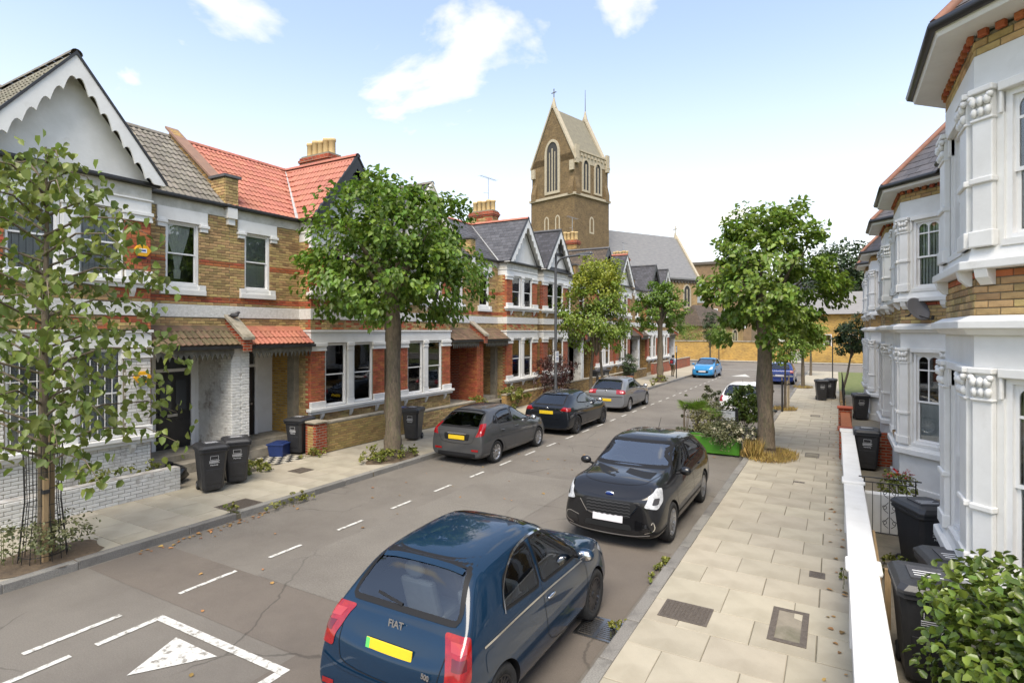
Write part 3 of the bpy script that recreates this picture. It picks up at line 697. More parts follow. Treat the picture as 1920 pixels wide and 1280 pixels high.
    if o.get('white'):                             # security bars over the ground floor sashes
        for a in (.90, 2.10):
            b = MB()
            for q in range(6): x_ = a + .10 + q * .14; b.tube([FB.p(x_, .0, 1.30), FB.p(x_, .0, 2.98)], .009, 5)
            for z_ in (1.34, 2.0, 2.6): b.tube([FB.p(a + .04, .0, z_), FB.p(a + .86, .0, z_)], .008, 5)
            ob('security_bars', b, M_frame, H)
    # -- gutter
    b = MB(); 
    for (F, a, e) in ((FM, bs1 + .06, HW), (FB, bs0 - .15, bs1 + .15)):
        d0 = .06 if F is FM else .05
        b.fbox(F, a, e, d0 - .05, d0 + .12, 6.90, 6.985)
    b.fbox(FB, bs1 + .03, bs1 + .15, -.5, .05, 6.90, 6.985).fbox(FB, bs0 - .15, bs0 - .03, -.5, .05, 6.90, 6.985)
    ob('gutter', b, M_gutter, H, bevel=.02)
    # -- roof
    tk, tm = o.get('tile', ('roll', M_tile_g)); tw, tg = (.30, .30) if tk == 'roll' else (.26, .21)
    xe = XM + .12; hw = 1.78; Ls = math.hypot(xe - XRIDGE, ZR - ZE); Vm = Vector((XRIDGE - xe, 0, ZR - ZE)); gx = XB + .36
    b = MB(); e_ = .015
    yc = y_of(cs); ya, yb_ = y_of(0), y_of(HW)
    P3 = lambda x, y, z: (x, y, z - e_)
    b.add([P3(xe, ya, ZE), P3(xe, y_of(cs - hw), ZE), P3(XRIDGE, yc, ZR), P3(XRIDGE, ya, ZR)], [(0, 1, 2, 3)]).add([P3(xe, y_of(cs + hw), ZE), P3(xe, yb_, ZE), P3(XRIDGE, yb_, ZR), P3(XRIDGE, yc, ZR)], [(0, 1, 2, 3)])
    for sg in (-1, 1): b.add([P3(gx, yc, ZR), P3(gx, y_of(cs + sg * hw), ZE), P3(xe, y_of(cs + sg * hw), ZE), P3(XRIDGE, yc, ZR)], [(0, 1, 2, 3)])
    b.add([P3(XRIDGE, ya, ZR), P3(XRIDGE, yb_, ZR), P3(-19.7, yb_, ZE), P3(-19.7, ya, ZE)], [(0, 1, 2, 3)])
    far_roof = {'slate': T_slate, 'roll': T_tile_b}[tk]
    roof = ob('roof', b, M_gutter if near else o.get('ftile', far_roof), H)
    if near:
        bud = [300]
        # nearest slopes first, so that the single tiles are those that show largest
        Lg = math.hypot(hw, ZR - ZE)
        for sg in ((1, -1) if not mir else (-1, 1)):
            sgn = -sg
            ye = y_of(cs + sg * hw); Vg = Vector((0, yc - ye, ZR - ZE))
            if t_ * sg < 0:                      # the side turned towards the camera
                lay_tiles(roof, (gx, ye, ZE), (-1, 0, 0), Vg, [(0, 0), (gx - xe, 0), (gx - XRIDGE, Lg), (0, Lg)], tk, tw, tg, tm, bud)
        lay_tiles(roof, (xe, y_of(cs + hw), ZE), (0, t_, 0), Vm, [(0, 0), (HW - cs - hw, 0), (HW - cs - hw, Ls), (-hw, Ls)], tk, tw, tg, tm, bud)
        lay_tiles(roof, (xe, y_of(0), ZE), (0, t_, 0), Vm, [(0, 0), (cs - hw, 0), (cs, Ls), (0, Ls)], tk, tw, tg, tm, bud)
        for sg in (-1, 1):
            ye = y_of(cs + sg * hw); Vg = Vector((0, yc - ye, ZR - ZE))
            if t_ * sg > 0: lay_tiles(roof, (gx, ye, ZE), (-1, 0, 0), Vg, [(0, 0), (gx - xe, 0), (gx - XRIDGE, Lg), (0, Lg)], tk, tw, tg, tm, bud)
        rm = {'r': M_tile_r, 'g': M_tile_g}[o.get('ridge', 'g')]
        ridge_tiles(roof, (gx, yc, ZR), (XRIDGE, yc, ZR), rm); ridge_tiles(roof, (XRIDGE, ya, ZR), (XRIDGE, yb_, ZR), rm)
        b = MB()
        for sg in (-1, 1):                        # lead valleys
            p0, p1 = Vector((xe + .05, y_of(cs + sg * hw), ZE + .01)), Vector((XRIDGE, yc, ZR + .0)); wv = Vector((0, .10, 0))
            b.prism([p0 - wv, p0 + wv, p1 + wv * .3, p1 - wv * .3], (0, 0, .035))
        ob('valley_lead', b, pm('pale_lead', (.5, .5, .48), (.36, .36, .35), 5, .6) if o.get('ridge') == 'r' else pm('grey_lead', (.2, .2, .2), (.14, .14, .14), 5, .6), roof)
    else:
        b = MB(); b.tube([(gx, yc, ZR), (XRIDGE, yc, ZR)], .09, 6).tube([(XRIDGE, ya, ZR), (XRIDGE, yb_, ZR)], .09, 6); ob('ridge_tile', b, M_tile_r if o.get('ridge') == 'r' else M_slate, roof)
    # -- gable
    gs = o.get('gable', 'white'); hb = 1.62
    gw = MB(); gw.prism([FB.p(cs - hb, -.1, ZE + .02), FB.p(cs + hb, -.1, ZE + .02), FB.p(cs, -.1, ZE + 2.10)], FB.n * .09)
    ob('gable_wall', gw, M_cream if gs == 'cream' else pm('gable_white', (.72, .71, .68), (.62, .61, .57), 1.8, .7, .25, 18, dirt=(.4, .37, .3), dscale=1.1, dthr=(.6, .9)), H)
    bm_ = {'white': M_white, 'cream': M_cream, 'black': M_dark, 'whiteblack': M_white}[gs]
    slope = (ZR - ZE) / hw; b = MB(); bd = .30
    for sg in (-1, 1):
        n = 8; up = []; lo = []
        for i in range(n * 6 + 1):
            u = i / (n * 6); s_ = cs + sg * hw * (1 - u); zt_ = ZE + (ZR - ZE) * u + .0
            sc = abs(math.sin(math.pi * (u * n))) if gs in ('white', 'cream', 'whiteblack') else .55
            drop = bd + .16 - .14 * sc if gs != 'black' else bd + .04 + .03 * (int(u * n * 2) % 2)
            up.append((s_, zt_)); lo.append((s_, max(ZE - .03, zt_ - drop * 1.15)))
        for i in range(n * 6):
            q = [FB.p(up[i][0], .30, up[i][1]), FB.p(up[i + 1][0], .30, up[i + 1][1]), FB.p(lo[i + 1][0], .30, lo[i + 1][1]), FB.p(lo[i][0], .30, lo[i][1])]
            b.prism(q, FB.n * .04)
    ob('bargeboard', b, bm_, H)
    b = MB()
    for sg in (-1, 1):
        s_ = cs + sg * (hw + .02); b.prism([FB.p(s_, .28, ZE - .02), FB.p(s_ + sg * .0, .28, ZE + .05), FB.p(cs, .28, ZR + .05), FB.p(cs, .28, ZR - .03)], FB.n * .085)
    ob('verge', b, M_gutter if gs in ('black', 'whiteblack', 'white') else M_cream, H)
    b = MB()
    for sg in (-1, 1): b.prism([FB.p(cs + sg * hw, -.02, ZE - .05), FB.p(cs + sg * hw, .3, ZE - .05), FB.p(cs, .3, ZR - .06), FB.p(cs, -.02, ZR - .06)], (0, 0, .03))
    ob('gable_soffit', b, bm_, H)
    if gs in ('black', 'whiteblack'):
        b = MB(); b.fbox(FB, cs - .07, cs + .07, -.01, .05, ZE + .05, ZE + 1.9).fbox(FB, cs - 1.0, cs + 1.0, -.01, .045, ZE + .92, ZE + 1.06).fbox(FB, cs - hb, cs + hb, -.01, .06, ZE + .0, ZE + .2)
        n = 10                                   # arched brace under the apex
        for k in range(n):
            a0, a1 = math.pi * k / n, math.pi * (k + 1) / n; r0, r1 = .42, .56
            b.prism([FB.p(cs + r0 * math.cos(a0), .05, ZE + 1.06 + r0 * 1.15 * math.sin(a0)), FB.p(cs + r1 * math.cos(a0), .05, ZE + 1.06 + r1 * 1.15 * math.sin(a0)), FB.p(cs + r1 * math.cos(a1), .05, ZE + 1.06 + r1 * 1.15 * math.sin(a1)), FB.p(cs + r0 * math.cos(a1), .05, ZE + 1.06 + r0 * 1.15 * math.sin(a1))], FB.n * .14)
        ob('timber_frame', b, pm('grey_black_timber', (.05, .05, .055), (.08, .08, .085), 4, .6), H)
    # -- porch: recess, door, lean-to roof, lace valance
    ps0, ps1 = 3.75, 5.60; pm_ = o.get('pier', M_whitebrick)
    b = MB(); b.fbox(FM, ps0 - .2, ps0, -1.05, -.3, .1, 3.2); ob('porch_side', b, o.get('pside', T_stock), H)
    b = MB(); b.fbox(FM, ps0, ps1, -1.10, -1.0, .1, 3.2).fbox(FM, ps0, ps1, -1.0, -.3, 3.12, 3.2); ob('porch_back', b, o.get('pback', M_white), H)
    b = MB(); b.fbox(FM, ps0, ps1 + .02, -1.0, .0, .1, .50).fbox(FM, 3.56, 5.62, 0, .42, .1, .34); ob('doorstep', b, M_stone, H, bevel=.01)
    b = MB(); b.fbox(FM, 5.60, HW - .002, -1.05, .48, .1, 3.16); ob('porch_pier', b, pm_, H)
    if near:
        P = Pieces('brick', H.children[-1], [pm_ if pm_ not in (T_stock, T_red) else M_redb], 120)
        lay_bricks(P, Frame((XM + .48, y_of(5.60), 0), (0, t_, 0), (1, 0, 0)), 0, .245, .12, 3.0); lay_bricks(P, Frame((XM + .48, y_of(5.60), 0), (-1, 0, 0), (0, -t_, 0)), 0, .95, .5, 3.0); P.done()
    dc = o.get('door', M_dark); d0 = 4.42; dz = .50
    dr = MB(); dr.fbox(FM, d0, d0 + .92, -1.0, -.94, dz, dz + 2.02); dr.fbox(FM, d0 + .06, d0 + .86, -.94, -.925, dz + .1, dz + .75); D_ = ob('door', dr, dc, H)
    b = MB()
    for a in (d0 + .12, d0 + .52): b.fbox(FM, a, a + .28, -.94, -.922, dz + 1.0, dz + 1.8)
    ob('door_light', b, pm('dim_glass', (.05, .055, .06), rough=.1), D_)
    b = MB(); b.fbox(FM, d0 + .3, d0 + .56, -.925, -.91, dz + .84, dz + .91).fbox(FM, d0 + .1, d0 + .16, -.925, -.88, dz + .9, dz + .96); ob('letterbox', b, M_metal, D_)
    b = MB(); b.fbox(FM, d0 - .1, d0, -1.0, -.9, dz, 3.1).fbox(FM, d0 + .92, d0 + 1.02, -1.0, -.9, dz, 3.1).fbox(FM, d0, d0 + .92, -1.0, -.91, dz + 2.02, dz + 2.1); ob('door_frame', b, M_frame, D_)
    b = MB(); b.fbox(FM, d0, d0 + .92, -.98, -.97, dz + 2.1, 3.1); ob('fanlight', b, pm('dim_glass', (.05, .055, .06), rough=.1), D_)
    tx0, tx1, tz0, tz1 = XM + .70, XM, 3.22, 3.74
    b = MB(); b.add([(tx0, y_of(3.57), tz0), (tx0, y_of(HW - .1), tz0), (tx1, y_of(HW - .1), tz1), (tx1, y_of(3.57), tz1)], [(0, 1, 2, 3)]); b.fbox(FM, 3.57, HW - .1, .0, .66, 3.13, 3.17)
    pt, pmat = o.get('porch', ('roll', M_tile_m)); pr = ob('porch_roof', b, M_gutter if near else T_tile_b, H)
    if near:
        lay_tiles(pr, (tx0, y_of(3.57), tz0), (0, t_, 0), (tx1 - tx0, 0, tz1 - tz0), [(0, 0), (HW - .1 - 3.57, 0), (HW - .1 - 3.57, .86), (0, .86)], pt, .30 if pt == 'roll' else .2, .29 if pt == 'roll' else .145, pmat, [60])
    b = MB(); b.fbox(FM, 3.57, HW - .05, .66, .76, 3.13, 3.21); ob('porch_gutter', b, M_gutter, H)
    b = MB(); n = 15; L_ = 5.58 - 3.6
    for k in range(n):
        a = 3.6 + L_ * k / n; w_ = L_ / n
        b.prism([FM.p(a, .60, 3.13), FM.p(a + w_, .60, 3.13), FM.p(a + w_, .60, 3.02), FM.p(a + w_ * .75, .60, 2.96), FM.p(a + w_ * .5, .60, 2.86), FM.p(a + w_ * .25, .60, 2.96), FM.p(a, .60, 3.02)], FM.n * .02)
    ob('valance', b, pm('old_valance', (.09, .085, .07), (.2, .19, .16), 6, .8), H)
    # sloping parapet between the paired porches, and the party-wall parapet on the main roof
    if not mir:
        yb2 = y_of(HW); b = MB(); b.prism([(XM, yb2 - .12, 3.6), (XM + .80, yb2 - .12, 3.05), (XM + .80, yb2 - .12, 3.38), (XM, yb2 - .12, 3.98)], (0, .24, 0)); pp = ob('porch_parapet', b, T_red, H)
        b = MB(); b.prism([(XM + .001, yb2 - .17, 3.98), (XM + .86, yb2 - .17, 3.36), (XM + .86, yb2 - .17, 3.44), (XM + .001, yb2 - .17, 4.06)], (0, .34, 0)); ob('coping', b, M_stone, pp)
        zz = lambda x: ZE + (xe - x) * (ZR - ZE) / (xe - XRIDGE)
        b = MB(); b.prism([(xe - .3, yb2 - .13, zz(xe - .3) - .2), (XRIDGE, yb2 - .13, ZR - .2), (XRIDGE, yb2 - .13, ZR + .26), (xe - .3, yb2 - .13, zz(xe - .3) + .26)], (0, .26, 0)); pp = ob('roof_parapet', b, T_stock, H)
        b = MB(); b.prism([(xe - .3, yb2 - .19, zz(xe - .3) + .26), (XRIDGE - .1, yb2 - .19, ZR + .26), (XRIDGE - .1, yb2 - .19, ZR + .33), (xe - .3, yb2 - .19, zz(xe - .3) + .33)], (0, .38, 0)); ob('coping', b, pm('red_brown_coping', (.26, .15, .10), (.2, .12, .085), 4, .8), pp)
        b = MB(); b.box(XM - .5, XM + .10, yb2 - .19, yb2 + .19, 6.85, 7.72); st = ob('parapet_block', b, M_mortar if near else T_stock, H)
        if near:
            P = Pieces('brick', st, [M_stock], 80); lay_bricks(P, Frame((XM + .10, yb2 - .19, 0), (0, 1, 0), (1, 0, 0)), 0, .38, 7.0, 7.7); lay_bricks(P, Frame((XM - .5, yb2 - .19, 0), (1, 0, 0), (0, -1, 0)), 0, .6, 7.0, 7.7); P.done()
        b = MB(); b.box(XM - .55, XM + .17, yb2 - .25, yb2 + .25, 7.72, 7.79); ob('cap_slab', b, M_slate, st)
        b = MB(); b.box(XM, XM + .16, yb2 - .14, yb2 + .14, 6.62, 6.90).box(XM, XM + .11, yb2 - .10, yb2 + .10, 6.45, 6.62); ob('corbel', b, M_white, st)
    else:
        chimney(H, (-17.3, y_of(0), 0), 1.5, .62, 8.6, 10.35, 5, near)
    b = MB(); b.box(-19.5, XM - 1.12, min(ya, yb_) + .01, max(ya, yb_) - .01, .1, ZE - .05).box(XM - 1.12, XM - .3, min(ya, yb_) + .01, max(ya, yb_) - .01, 3.22, 3.3); ob('house_body', b, T_stock, H)
    if o.get('end'):
        b = MB(); ye = max(ya, yb_); b.prism([(XM, ye - .01, .1), (-19.5, ye - .01, .1), (-19.5, ye - .01, ZE), (XRIDGE, ye - .01, ZR), (XM, ye - .01, ZE)], (0, .1, 0)); ob('end_wall', b, T_stock, H)
    return H, FM, FB, y_of
Y0 = 9.48 - HW
hs = {}
near_opts = [
    dict(near=True, white=True, gable='white', tile=('roll', M_tile_g), win=(4.17, 5.0), look_d='tied', look_g='blind', look_u='net', porch=('roll', M_tile_m), trim=M_white),
    dict(near=True, gable='black', tile=('roll', M_tile_r), ridge='r', win=(4.6, 5.4), look_d='blind', look_g='shutter', look_u='half', porch=('roll', M_tile_r), pside=T_yel),
    dict(near=True, gable='cream', tile=('slate', M_slate), win=(4.35, 5.18), look_g='half', look_u='net', porch=('slate', M_tile_m), pier=T_red, pback=pm('brown_tiled_wall', (.2, .07, .03), (.14, .05, .025), 5, .4)),
    dict(near=True, gable='white', tile=('slate', M_slate), ridge='r', win=(4.35, 5.18), look_g='net', look_u='half', porch=('slate', M_tile_m), pier=T_red),
]
labels = ['nearest left terraced house with white scalloped gable and white painted ground floor',
          'terraced house with bright red tiled roof and black timbered gable',
          'terraced house half hidden behind the round street tree, cream gable, slate roof',
          'terraced house with slate roof, red ridge tiles and white scalloped gable behind black hatchback',
          'slate roofed terraced house with black bargeboards behind the lamp post',
          'terraced house behind the bright yellow green tree, brown tiled gable roof',
          'terraced house just past the yellow green tree with a slate gable',
          'terraced house behind the far round street tree',
          'last house of the left terrace next to the far junction']
far_opts = [dict(gable='whiteblack', tile=('slate', M_slate)), dict(gable='black', tile=('roll', M_tile_g)), dict(gable='white', tile=('slate', M_slate), ridge='r'), dict(gable='black', tile=('slate', M_slate)), dict(gable='white', tile=('slate', M_slate), end=True)]
for k in range(9):
    o = near_opts[k] if k < 4 else far_opts[k - 4]
    hs[k] = left_house(k, Y0 + k * HW, k % 2 == 1, labels[k], o)
# ================================================================ right terrace (canted bays)
XRW, XRB = 2.0, 1.2
M_slateR = pm('dark_slate', (.075, .07, .072), (.115, .105, .105), 3, .5, .25, 30, rnd=.2)
M_hip = pm('red_hip_tile', (.25, .11, .07), (.18, .085, .055), 6, .75, .2)
def right_house(k, y0, mir, label, near):
    t_ = -1 if mir else 1; ys = y0 + HW if mir else y0; y_of = lambda s: ys + t_ * s
    H = thing('bay_fronted_house', label, 'house')
    c0, c1, c2, c3 = .5, 1.3, 3.0, 3.8
    def foot(e, back=2.35):
        q = [(back, c0 - 1.414 * e), (XRW, c0 - 1.414 * e), (XRB - e, c1 - .414 * e), (XRB - e, c2 + .414 * e), (XRW, c3 + 1.414 * e), (back, c3 + 1.414 * e)]
        if back <= XRW: q = q[1:-1]
        return q
    def band(name, e, z0, z1, mat, e2=None, bev=0):
        b = MB(); lo = [(x, y_of(s), z0) for x, s in foot(e)]
        if e2 is None: b.prism(lo, (0, 0, z1 - z0))
        else:
            hi = [(x, y_of(s), z1) for x, s in foot(e2)]; n = len(lo)
            fs = [[(i + 1) % n, i, n + i, n + (i + 1) % n] for i in range(n)] + [list(range(n)), list(range(2 * n - 1, n - 1, -1))]
            if t_ > 0: fs = [f[::-1] for f in fs]
            b.add(lo + hi, fs)
        return ob(name, b, mat, H, bevel=bev)
    pts = [Vector((x, y_of(s), 0)) for x, s in foot(0)[1:-1]]
    faces = []
    for i in range(3):
        a, c = pts[i], pts[i + 1]; tt = (c - a).normalized(); n = Vector((tt.y, -tt.x, 0))
        if n.x > 0: n = -n
        faces.append((Frame(a, tt, n), (c - a).length))
    band('plinth', .02, .1, 1.02, M_white); band('plinth_base', .07, .1, .35, M_white, bev=.01)
    band('sill', .12, 1.02, 1.14, M_white, bev=.015); band('sill_step', .06, 1.14, 1.22, M_white, .03)
    band('entablature', .0, 3.24, 3.56, M_white); band('cornice_bed', .05, 3.56, 3.62, M_white, .10); band('cornice', .14, 3.62, 3.70, M_white, bev=.01); band('cornice_top', .12, 3.70, 3.75, M_white, .03)
    bw = band('brick_band', -.015 if near else 0, 3.75, 4.2, M_mortar if near else T_stock)
    band('upper_sill', .13, 4.2, 4.29, M_white, bev=.012); band('upper_sill_step', .05, 4.29, 4.42, M_white, .02)
    band('upper_head', .0, 5.98, 6.33, M_white); bw2 = band('brick_frieze', -.015 if near else 0, 6.33, 6.52, M_mortar if near else T_stock)
    if near:
        P = Pieces('brick', bw, [M_stock, M_redb], 300); P2 = Pieces('brick', bw2, [M_stock, M_redb], 120)
        for F, L_ in faces:
            F2 = Frame(F.o - F.n * .015, F.t, F.n); lay_bricks(P, F2, 0, L_, 3.755, 4.195, pick=lambda z, s: 1 if z > 4.12 else 0); lay_bricks(P2, F2, 0, L_, 6.335, 6.49)
        P.done(); P2.done()
    if near:                                      # dentil bricks under the eaves
        P = Pieces('dentil', bw2, [M_redb], 60)
        for F, L_ in faces:
            n = int(L_ / .15)
            for q in range(n): P.box(F, L_ * q / n + .02, L_ * q / n + .10, 0, .05, 6.49, 6.555)
        P.done()
    for F, L_ in faces:
        m = .27 if L_ < 1.4 else .42
        for z0, z1 in ((1.22, 3.24), (4.42, 5.98)):
            b = MB(); b.fbox(F, 0, m, -.2, -.001, z0, z1).fbox(F, L_ - m, L_, -.2, -.001, z0, z1); ob('pier', b, M_white, H)
            zc = z1 - .30
            for a, e in ((.02, m - .06), (L_ - m + .06, L_ - .02)):
                b = MB(); b.fbox(F, a, e, 0, .06, z0, zc).fbox(F, a - .02, e + .02, 0, .085, z0, z0 + .16).fbox(F, a - .015, e + .015, 0, .085, z0 + .62, z0 + .68).fbox(F, a - .02, e + .02, 0, .10, z1 - .06, z1 - .001).fbox(F, a - .01, e + .01, 0, .08, zc - .03, zc)
                col_ = ob('pilaster', b, M_white, H, bevel=.012)
                b = MB(); b.fbox(F, a, e, 0, .06, zc, z1 - .06); w = e - a
                for r in range(2):                # carved leaves
                    for q in range(3):
                        s_ = a + w * (q + .5 + .0 * r) / 3; c = F.p(s_, .07 + .015 * r, zc + .06 + .10 * r); b.ball(c, (.035, .035, .05), 6)
                b.ball(F.p(a + .01, .08, z1 - .10), .035, 6).ball(F.p(e - .01, .08, z1 - .10), .035, 6)
                ob('capital', b, M_white, col_)
            b = MB(); b.fbox(F, m - .03, L_ - m + .03, -.06, .045, z1 - .09, z1 - .001); b.fbox(F, m - .03, m, -.2, .03, z1 - .3, z1 - .09).fbox(F, L_ - m, L_ - m + .03, -.2, .03, z1 - .3, z1 - .09); ob('window_hood', b, M_white, H, bevel=.01)
            b = MB(); b.fbox(F, m, L_ - m, -.18, .04, z0 - .01, z0 + .05); ob('window_ledge', b, M_white, H)
            sash_window(H, F, m, L_ - m, z0 + .05, z1 - .09, d=-.10, muntin=True, arch=near, look=('net' if (k + int(z0)) % 2 else 'half'), top=.46)
    # corbels under the upper sill
    for F, L_ in faces:
        for a in (.14, L_ - .14):
            b = MB(); b.prism([F.p(a - .06, 0, 4.2), F.p(a - .06, .12, 4.2), F.p(a - .06, .10, 4.12), F.p(a - .06, .03, 4.05), F.p(a - .06, 0, 4.05)], F.t * .12); ob('corbel', b, M_white, H)
    # main wall with door and window over it
    FM = Frame((XRW, ys, 0), (0, t_, 0), (-1, 0, 0)); b = MB(); ho = [(4.35, 5.35, .4, 3.0), (4.4, 5.25, 4.5, 6.0)]
    wall_boxes(b, FM, 3.8, HW, .1, 6.55, ho, -.3, 0); wall_boxes(b, FM, 0, c0, .1, 6.55, [], -.3, 0); ob('wall', b, T_stock, H)
    b = MB(); b.fbox(FM, 3.82, HW, 0, .05, 3.58, 3.74).fbox(FM, 0, .48, 0, .05, 3.58, 3.74).fbox(FM, 4.15, 4.35, 0, .08, .4, 3.2).fbox(FM, 5.35, 5.55, 0, .08, .4, 3.2).fbox(FM, 4.15, 5.55, 0, .10, 3.0, 3.3).fbox(FM, 4.25, 5.4, 0, .1, 4.35, 4.5).fbox(FM, 4.25, 5.4, 0, .06, 6.0, 6.25); ob('door_surround', b, M_white, H)
    b = MB(); b.fbox(FM, 4.35, 5.35, -.5, -.44, .4, 2.5); dr = ob('door', b, pm('dark_green_door', (.02, .05, .035), (.03, .06, .04), 3, .4), H)
    b = MB(); b.fbox(FM, 4.7, 5.0, -.44, -.42, 1.4, 1.48).fbox(FM, 5.2, 5.25, -.44, -.4, 1.4, 1.46); ob('letterbox', b, M_metal, dr)
    b = MB(); b.fbox(FM, 4.35, 5.35, -.5, -.46, 2.5, 3.0); ob('fanlight', b, G_win, dr)
    b = MB(); b.fbox(FM, 4.25, 5.45, -.5, .35, .1, .4); ob('doorstep', b, M_stone, H)
    sash_window(H, FM, 4.4, 5.25, 4.5, 6.0, look='net')
    # eaves and roofs
    band('soffit', .31, 6.555, 6.62, M_white, .33); e = .35
    b = MB(); q = [(x, y_of(s), 6.66) for x, s in foot(e, 2.0)]; b.tube(q, .055, 8); b.tube([(1.62, y_of(c3 + .9), 6.66), (1.62, y_of(HW), 6.66)], .055, 8)
    ob('gutter', b, M_gutter, H)
    base = [Vector((x, y_of(s), 6.66)) for x, s in foot(.33, 2.0)]; apx = Vector((2.75, y_of((c1 + c2) / 2), 8.75))
    xr, zr = 5.4, 9.2; ex = 1.66; zs = lambda x: 6.64 + (x - ex) * (zr - 6.64) / (xr - ex)
    b = MB(); b.add([(ex, y_of(0), 6.64), (ex, y_of(HW), 6.64), (xr, y_of(HW), zr), (xr, y_of(0), zr)], [(0, 1, 2, 3)]); b.add([(xr, y_of(0), zr), (xr, y_of(HW), zr), (9.2, y_of(HW), 6.64), (9.2, y_of(0), 6.64)], [(0, 1, 2, 3)])
    b.add([base[0], base[1], base[2], base[3], apx, (4.0, apx.y, 8.75)], [(0, 1, 4), (1, 2, 4), (2, 3, 4), (0, 4, 5), (3, 5, 4)])
    rf = ob('roof', b, T_slate, H)
    if near:
        bud = [220]
        for i in range(3):
            a, c = base[i], base[i + 1]; 
            if t_ < 0: a, c = c, a
            U = c - a; m = a + U * ((apx - a).dot(U) / U.dot(U)); V = apx - m; U_ = U.length; hgt = V.length; px = (m - a).length
            lay_tiles(rf, a, U, V, [(0, 0), (U_, 0), (px, hgt)], 'slate', .28, .22, M_slateR, bud)
    b = MB()
    for i in range(4): b.tube([base[i] + Vector((0, 0, .03)), apx + Vector((0, 0, .03))], .06, 6)
    b.tube([apx + Vector((0, 0, .03)), (4.0, apx.y, 8.78)], .07, 6); ob('hip_tile', b, M_hip, rf)
    b = MB(); b.tube([(xr, y_of(0), zr + .02), (xr, y_of(HW), zr + .02)], .09, 6); ob('ridge_tile', b, M_hip, rf)
    b = MB(); b.box(XRW + .3, 9.0, min(ys, y_of(HW)) + .01, max(ys, y_of(HW)) - .01, .1, 6.5); ob('house_body', b, T_stock, H)
    return H
Y0R = 5.9
rl = ['nearest white bay fronted house on the right edge of the photo', 'second white bay fronted house from the right edge, satellite dish on it', 'third white bay fronted house along the right terrace', 'fourth bay fronted house of the right terrace behind the iron railings', 'farthest bay fronted house of the right terrace']
for k in range(5): right_house(k, Y0R + k * HW, k % 2 == 1, rl[k], k < 3)
# ---------------------------------------------------------------- garden walls and railings, right
def garden_wall(name, label, x0, x1, y0, y1, z0, z1, mat, cop=None, cmat=None, bricks=None, piers=(), pw=.34, ph=.2, pmat=None, cat='garden wall'):
    t = thing(name, label, cat); b = MB(); b.box(x0, x1, y0, y1, z0, z1); w = ob('wall_core', b, mat, t)
    if bricks:
        P = Pieces('brick', w, bricks, 300); pk = (lambda z, s: random.randrange(len(bricks)) if len(bricks) > 1 else 0)
        lay_bricks(P, Frame((x1, y0, 0), (0, 1, 0), (1, 0, 0)), 0, y1 - y0, z0 + .01, z1 - .01, pick=pk)
        lay_bricks(P, Frame((x0, y0, 0), (0, 1, 0), (-1, 0, 0)), 0, y1 - y0, z0 + .01, z1 - .01, pick=pk)
        lay_bricks(P, Frame((x0, y0, 0), (1, 0, 0), (0, -1, 0)), 0, x1 - x0, z0 + .01, z1 - .01, pick=pk)
        P.done()
    if cop:
        b = MB(); b.box(x0 - cop, x1 + cop, y0 - .01, y1 + .01, z1, z1 + .06); ob('coping', b, cmat or mat, t, bevel=.015)
    for y in piers:
        xc = (x0 + x1) / 2; b = MB(); b.box(xc - pw / 2, xc + pw / 2, y - pw / 2, y + pw / 2, z0, z1 + ph); p = ob('pier', b, pmat or mat, t, bevel=.02)
        b = MB(); b.box(xc - pw / 2 - .04, xc + pw / 2 + .04, y - pw / 2 - .04, y + pw / 2 + .04, z1 + ph, z1 + ph + .06); ob('pier_cap', b, cmat or mat, p, bevel=.02)
    return t
garden_wall('garden_wall', 'long white painted wall edging the right pavement', .15, .38, 1.5, 17.3, .1, .92, M_white, .03, M_white, None, (7.35, 11.45, 17.15), .27, .05)
b = MB(); b.box(.40, 1.15, 11.62, 11.82, .1, .78); o = ob('dividing_wall', b, M_white, bevel=.01); tag(o, 'low white wall between the two nearest right front gardens', 'garden wall')
garden_wall('brick_garden_wall', 'low red brick garden wall with piers beyond the white wall', .16, .40, 17.75, 23.2, .1, .72, M_mortar, .02, M_redb, [M_redb, M_redb, M_stock], (17.95, 22.9), .40, .18, T_red)
b = MB(); b.box(.45, 1.9, 17.45, 17.65, .1, .95); o = ob('dividing_wall', b, T_red, bevel=.01); tag(o, 'brick wall dividing the second and third right gardens', 'garden wall')
def railings(label, y0, y1, x=.28, z0=.12, h=1.15):
    t = thing('iron_railings', label, 'railings'); b = MB(); b.box(x - .1, x + .1, y0, y1, .1, .42); ob('plinth', b, T_stock, t)
    b = MB(); b.box(x - .015, x + .015, y0, y1, h, h + .03).box(x - .015, x + .015, y0, y1, .50, .53); ob('rail', b, M_steel_bk, t)
    m = MB(); m.tube([(0, 0, .40), (0, 0, h + .14)], .010, 6).lathe([(.0, h + .27), (.022, h + .18), (.006, h + .13)], n=6); me = m.mesh('baluster', M_steel_bk); y = y0 + .06
    while y < y1: o = bpy.data.objects.new('baluster', me); COL.objects.link(o); o.parent = t; o.location = (x, y, 0); y += .125
    return t
railings('black iron spear railings before the fourth right house', 23.6, 29.0); railings('black iron railings farther along the right pavement', 29.4, 35.0)
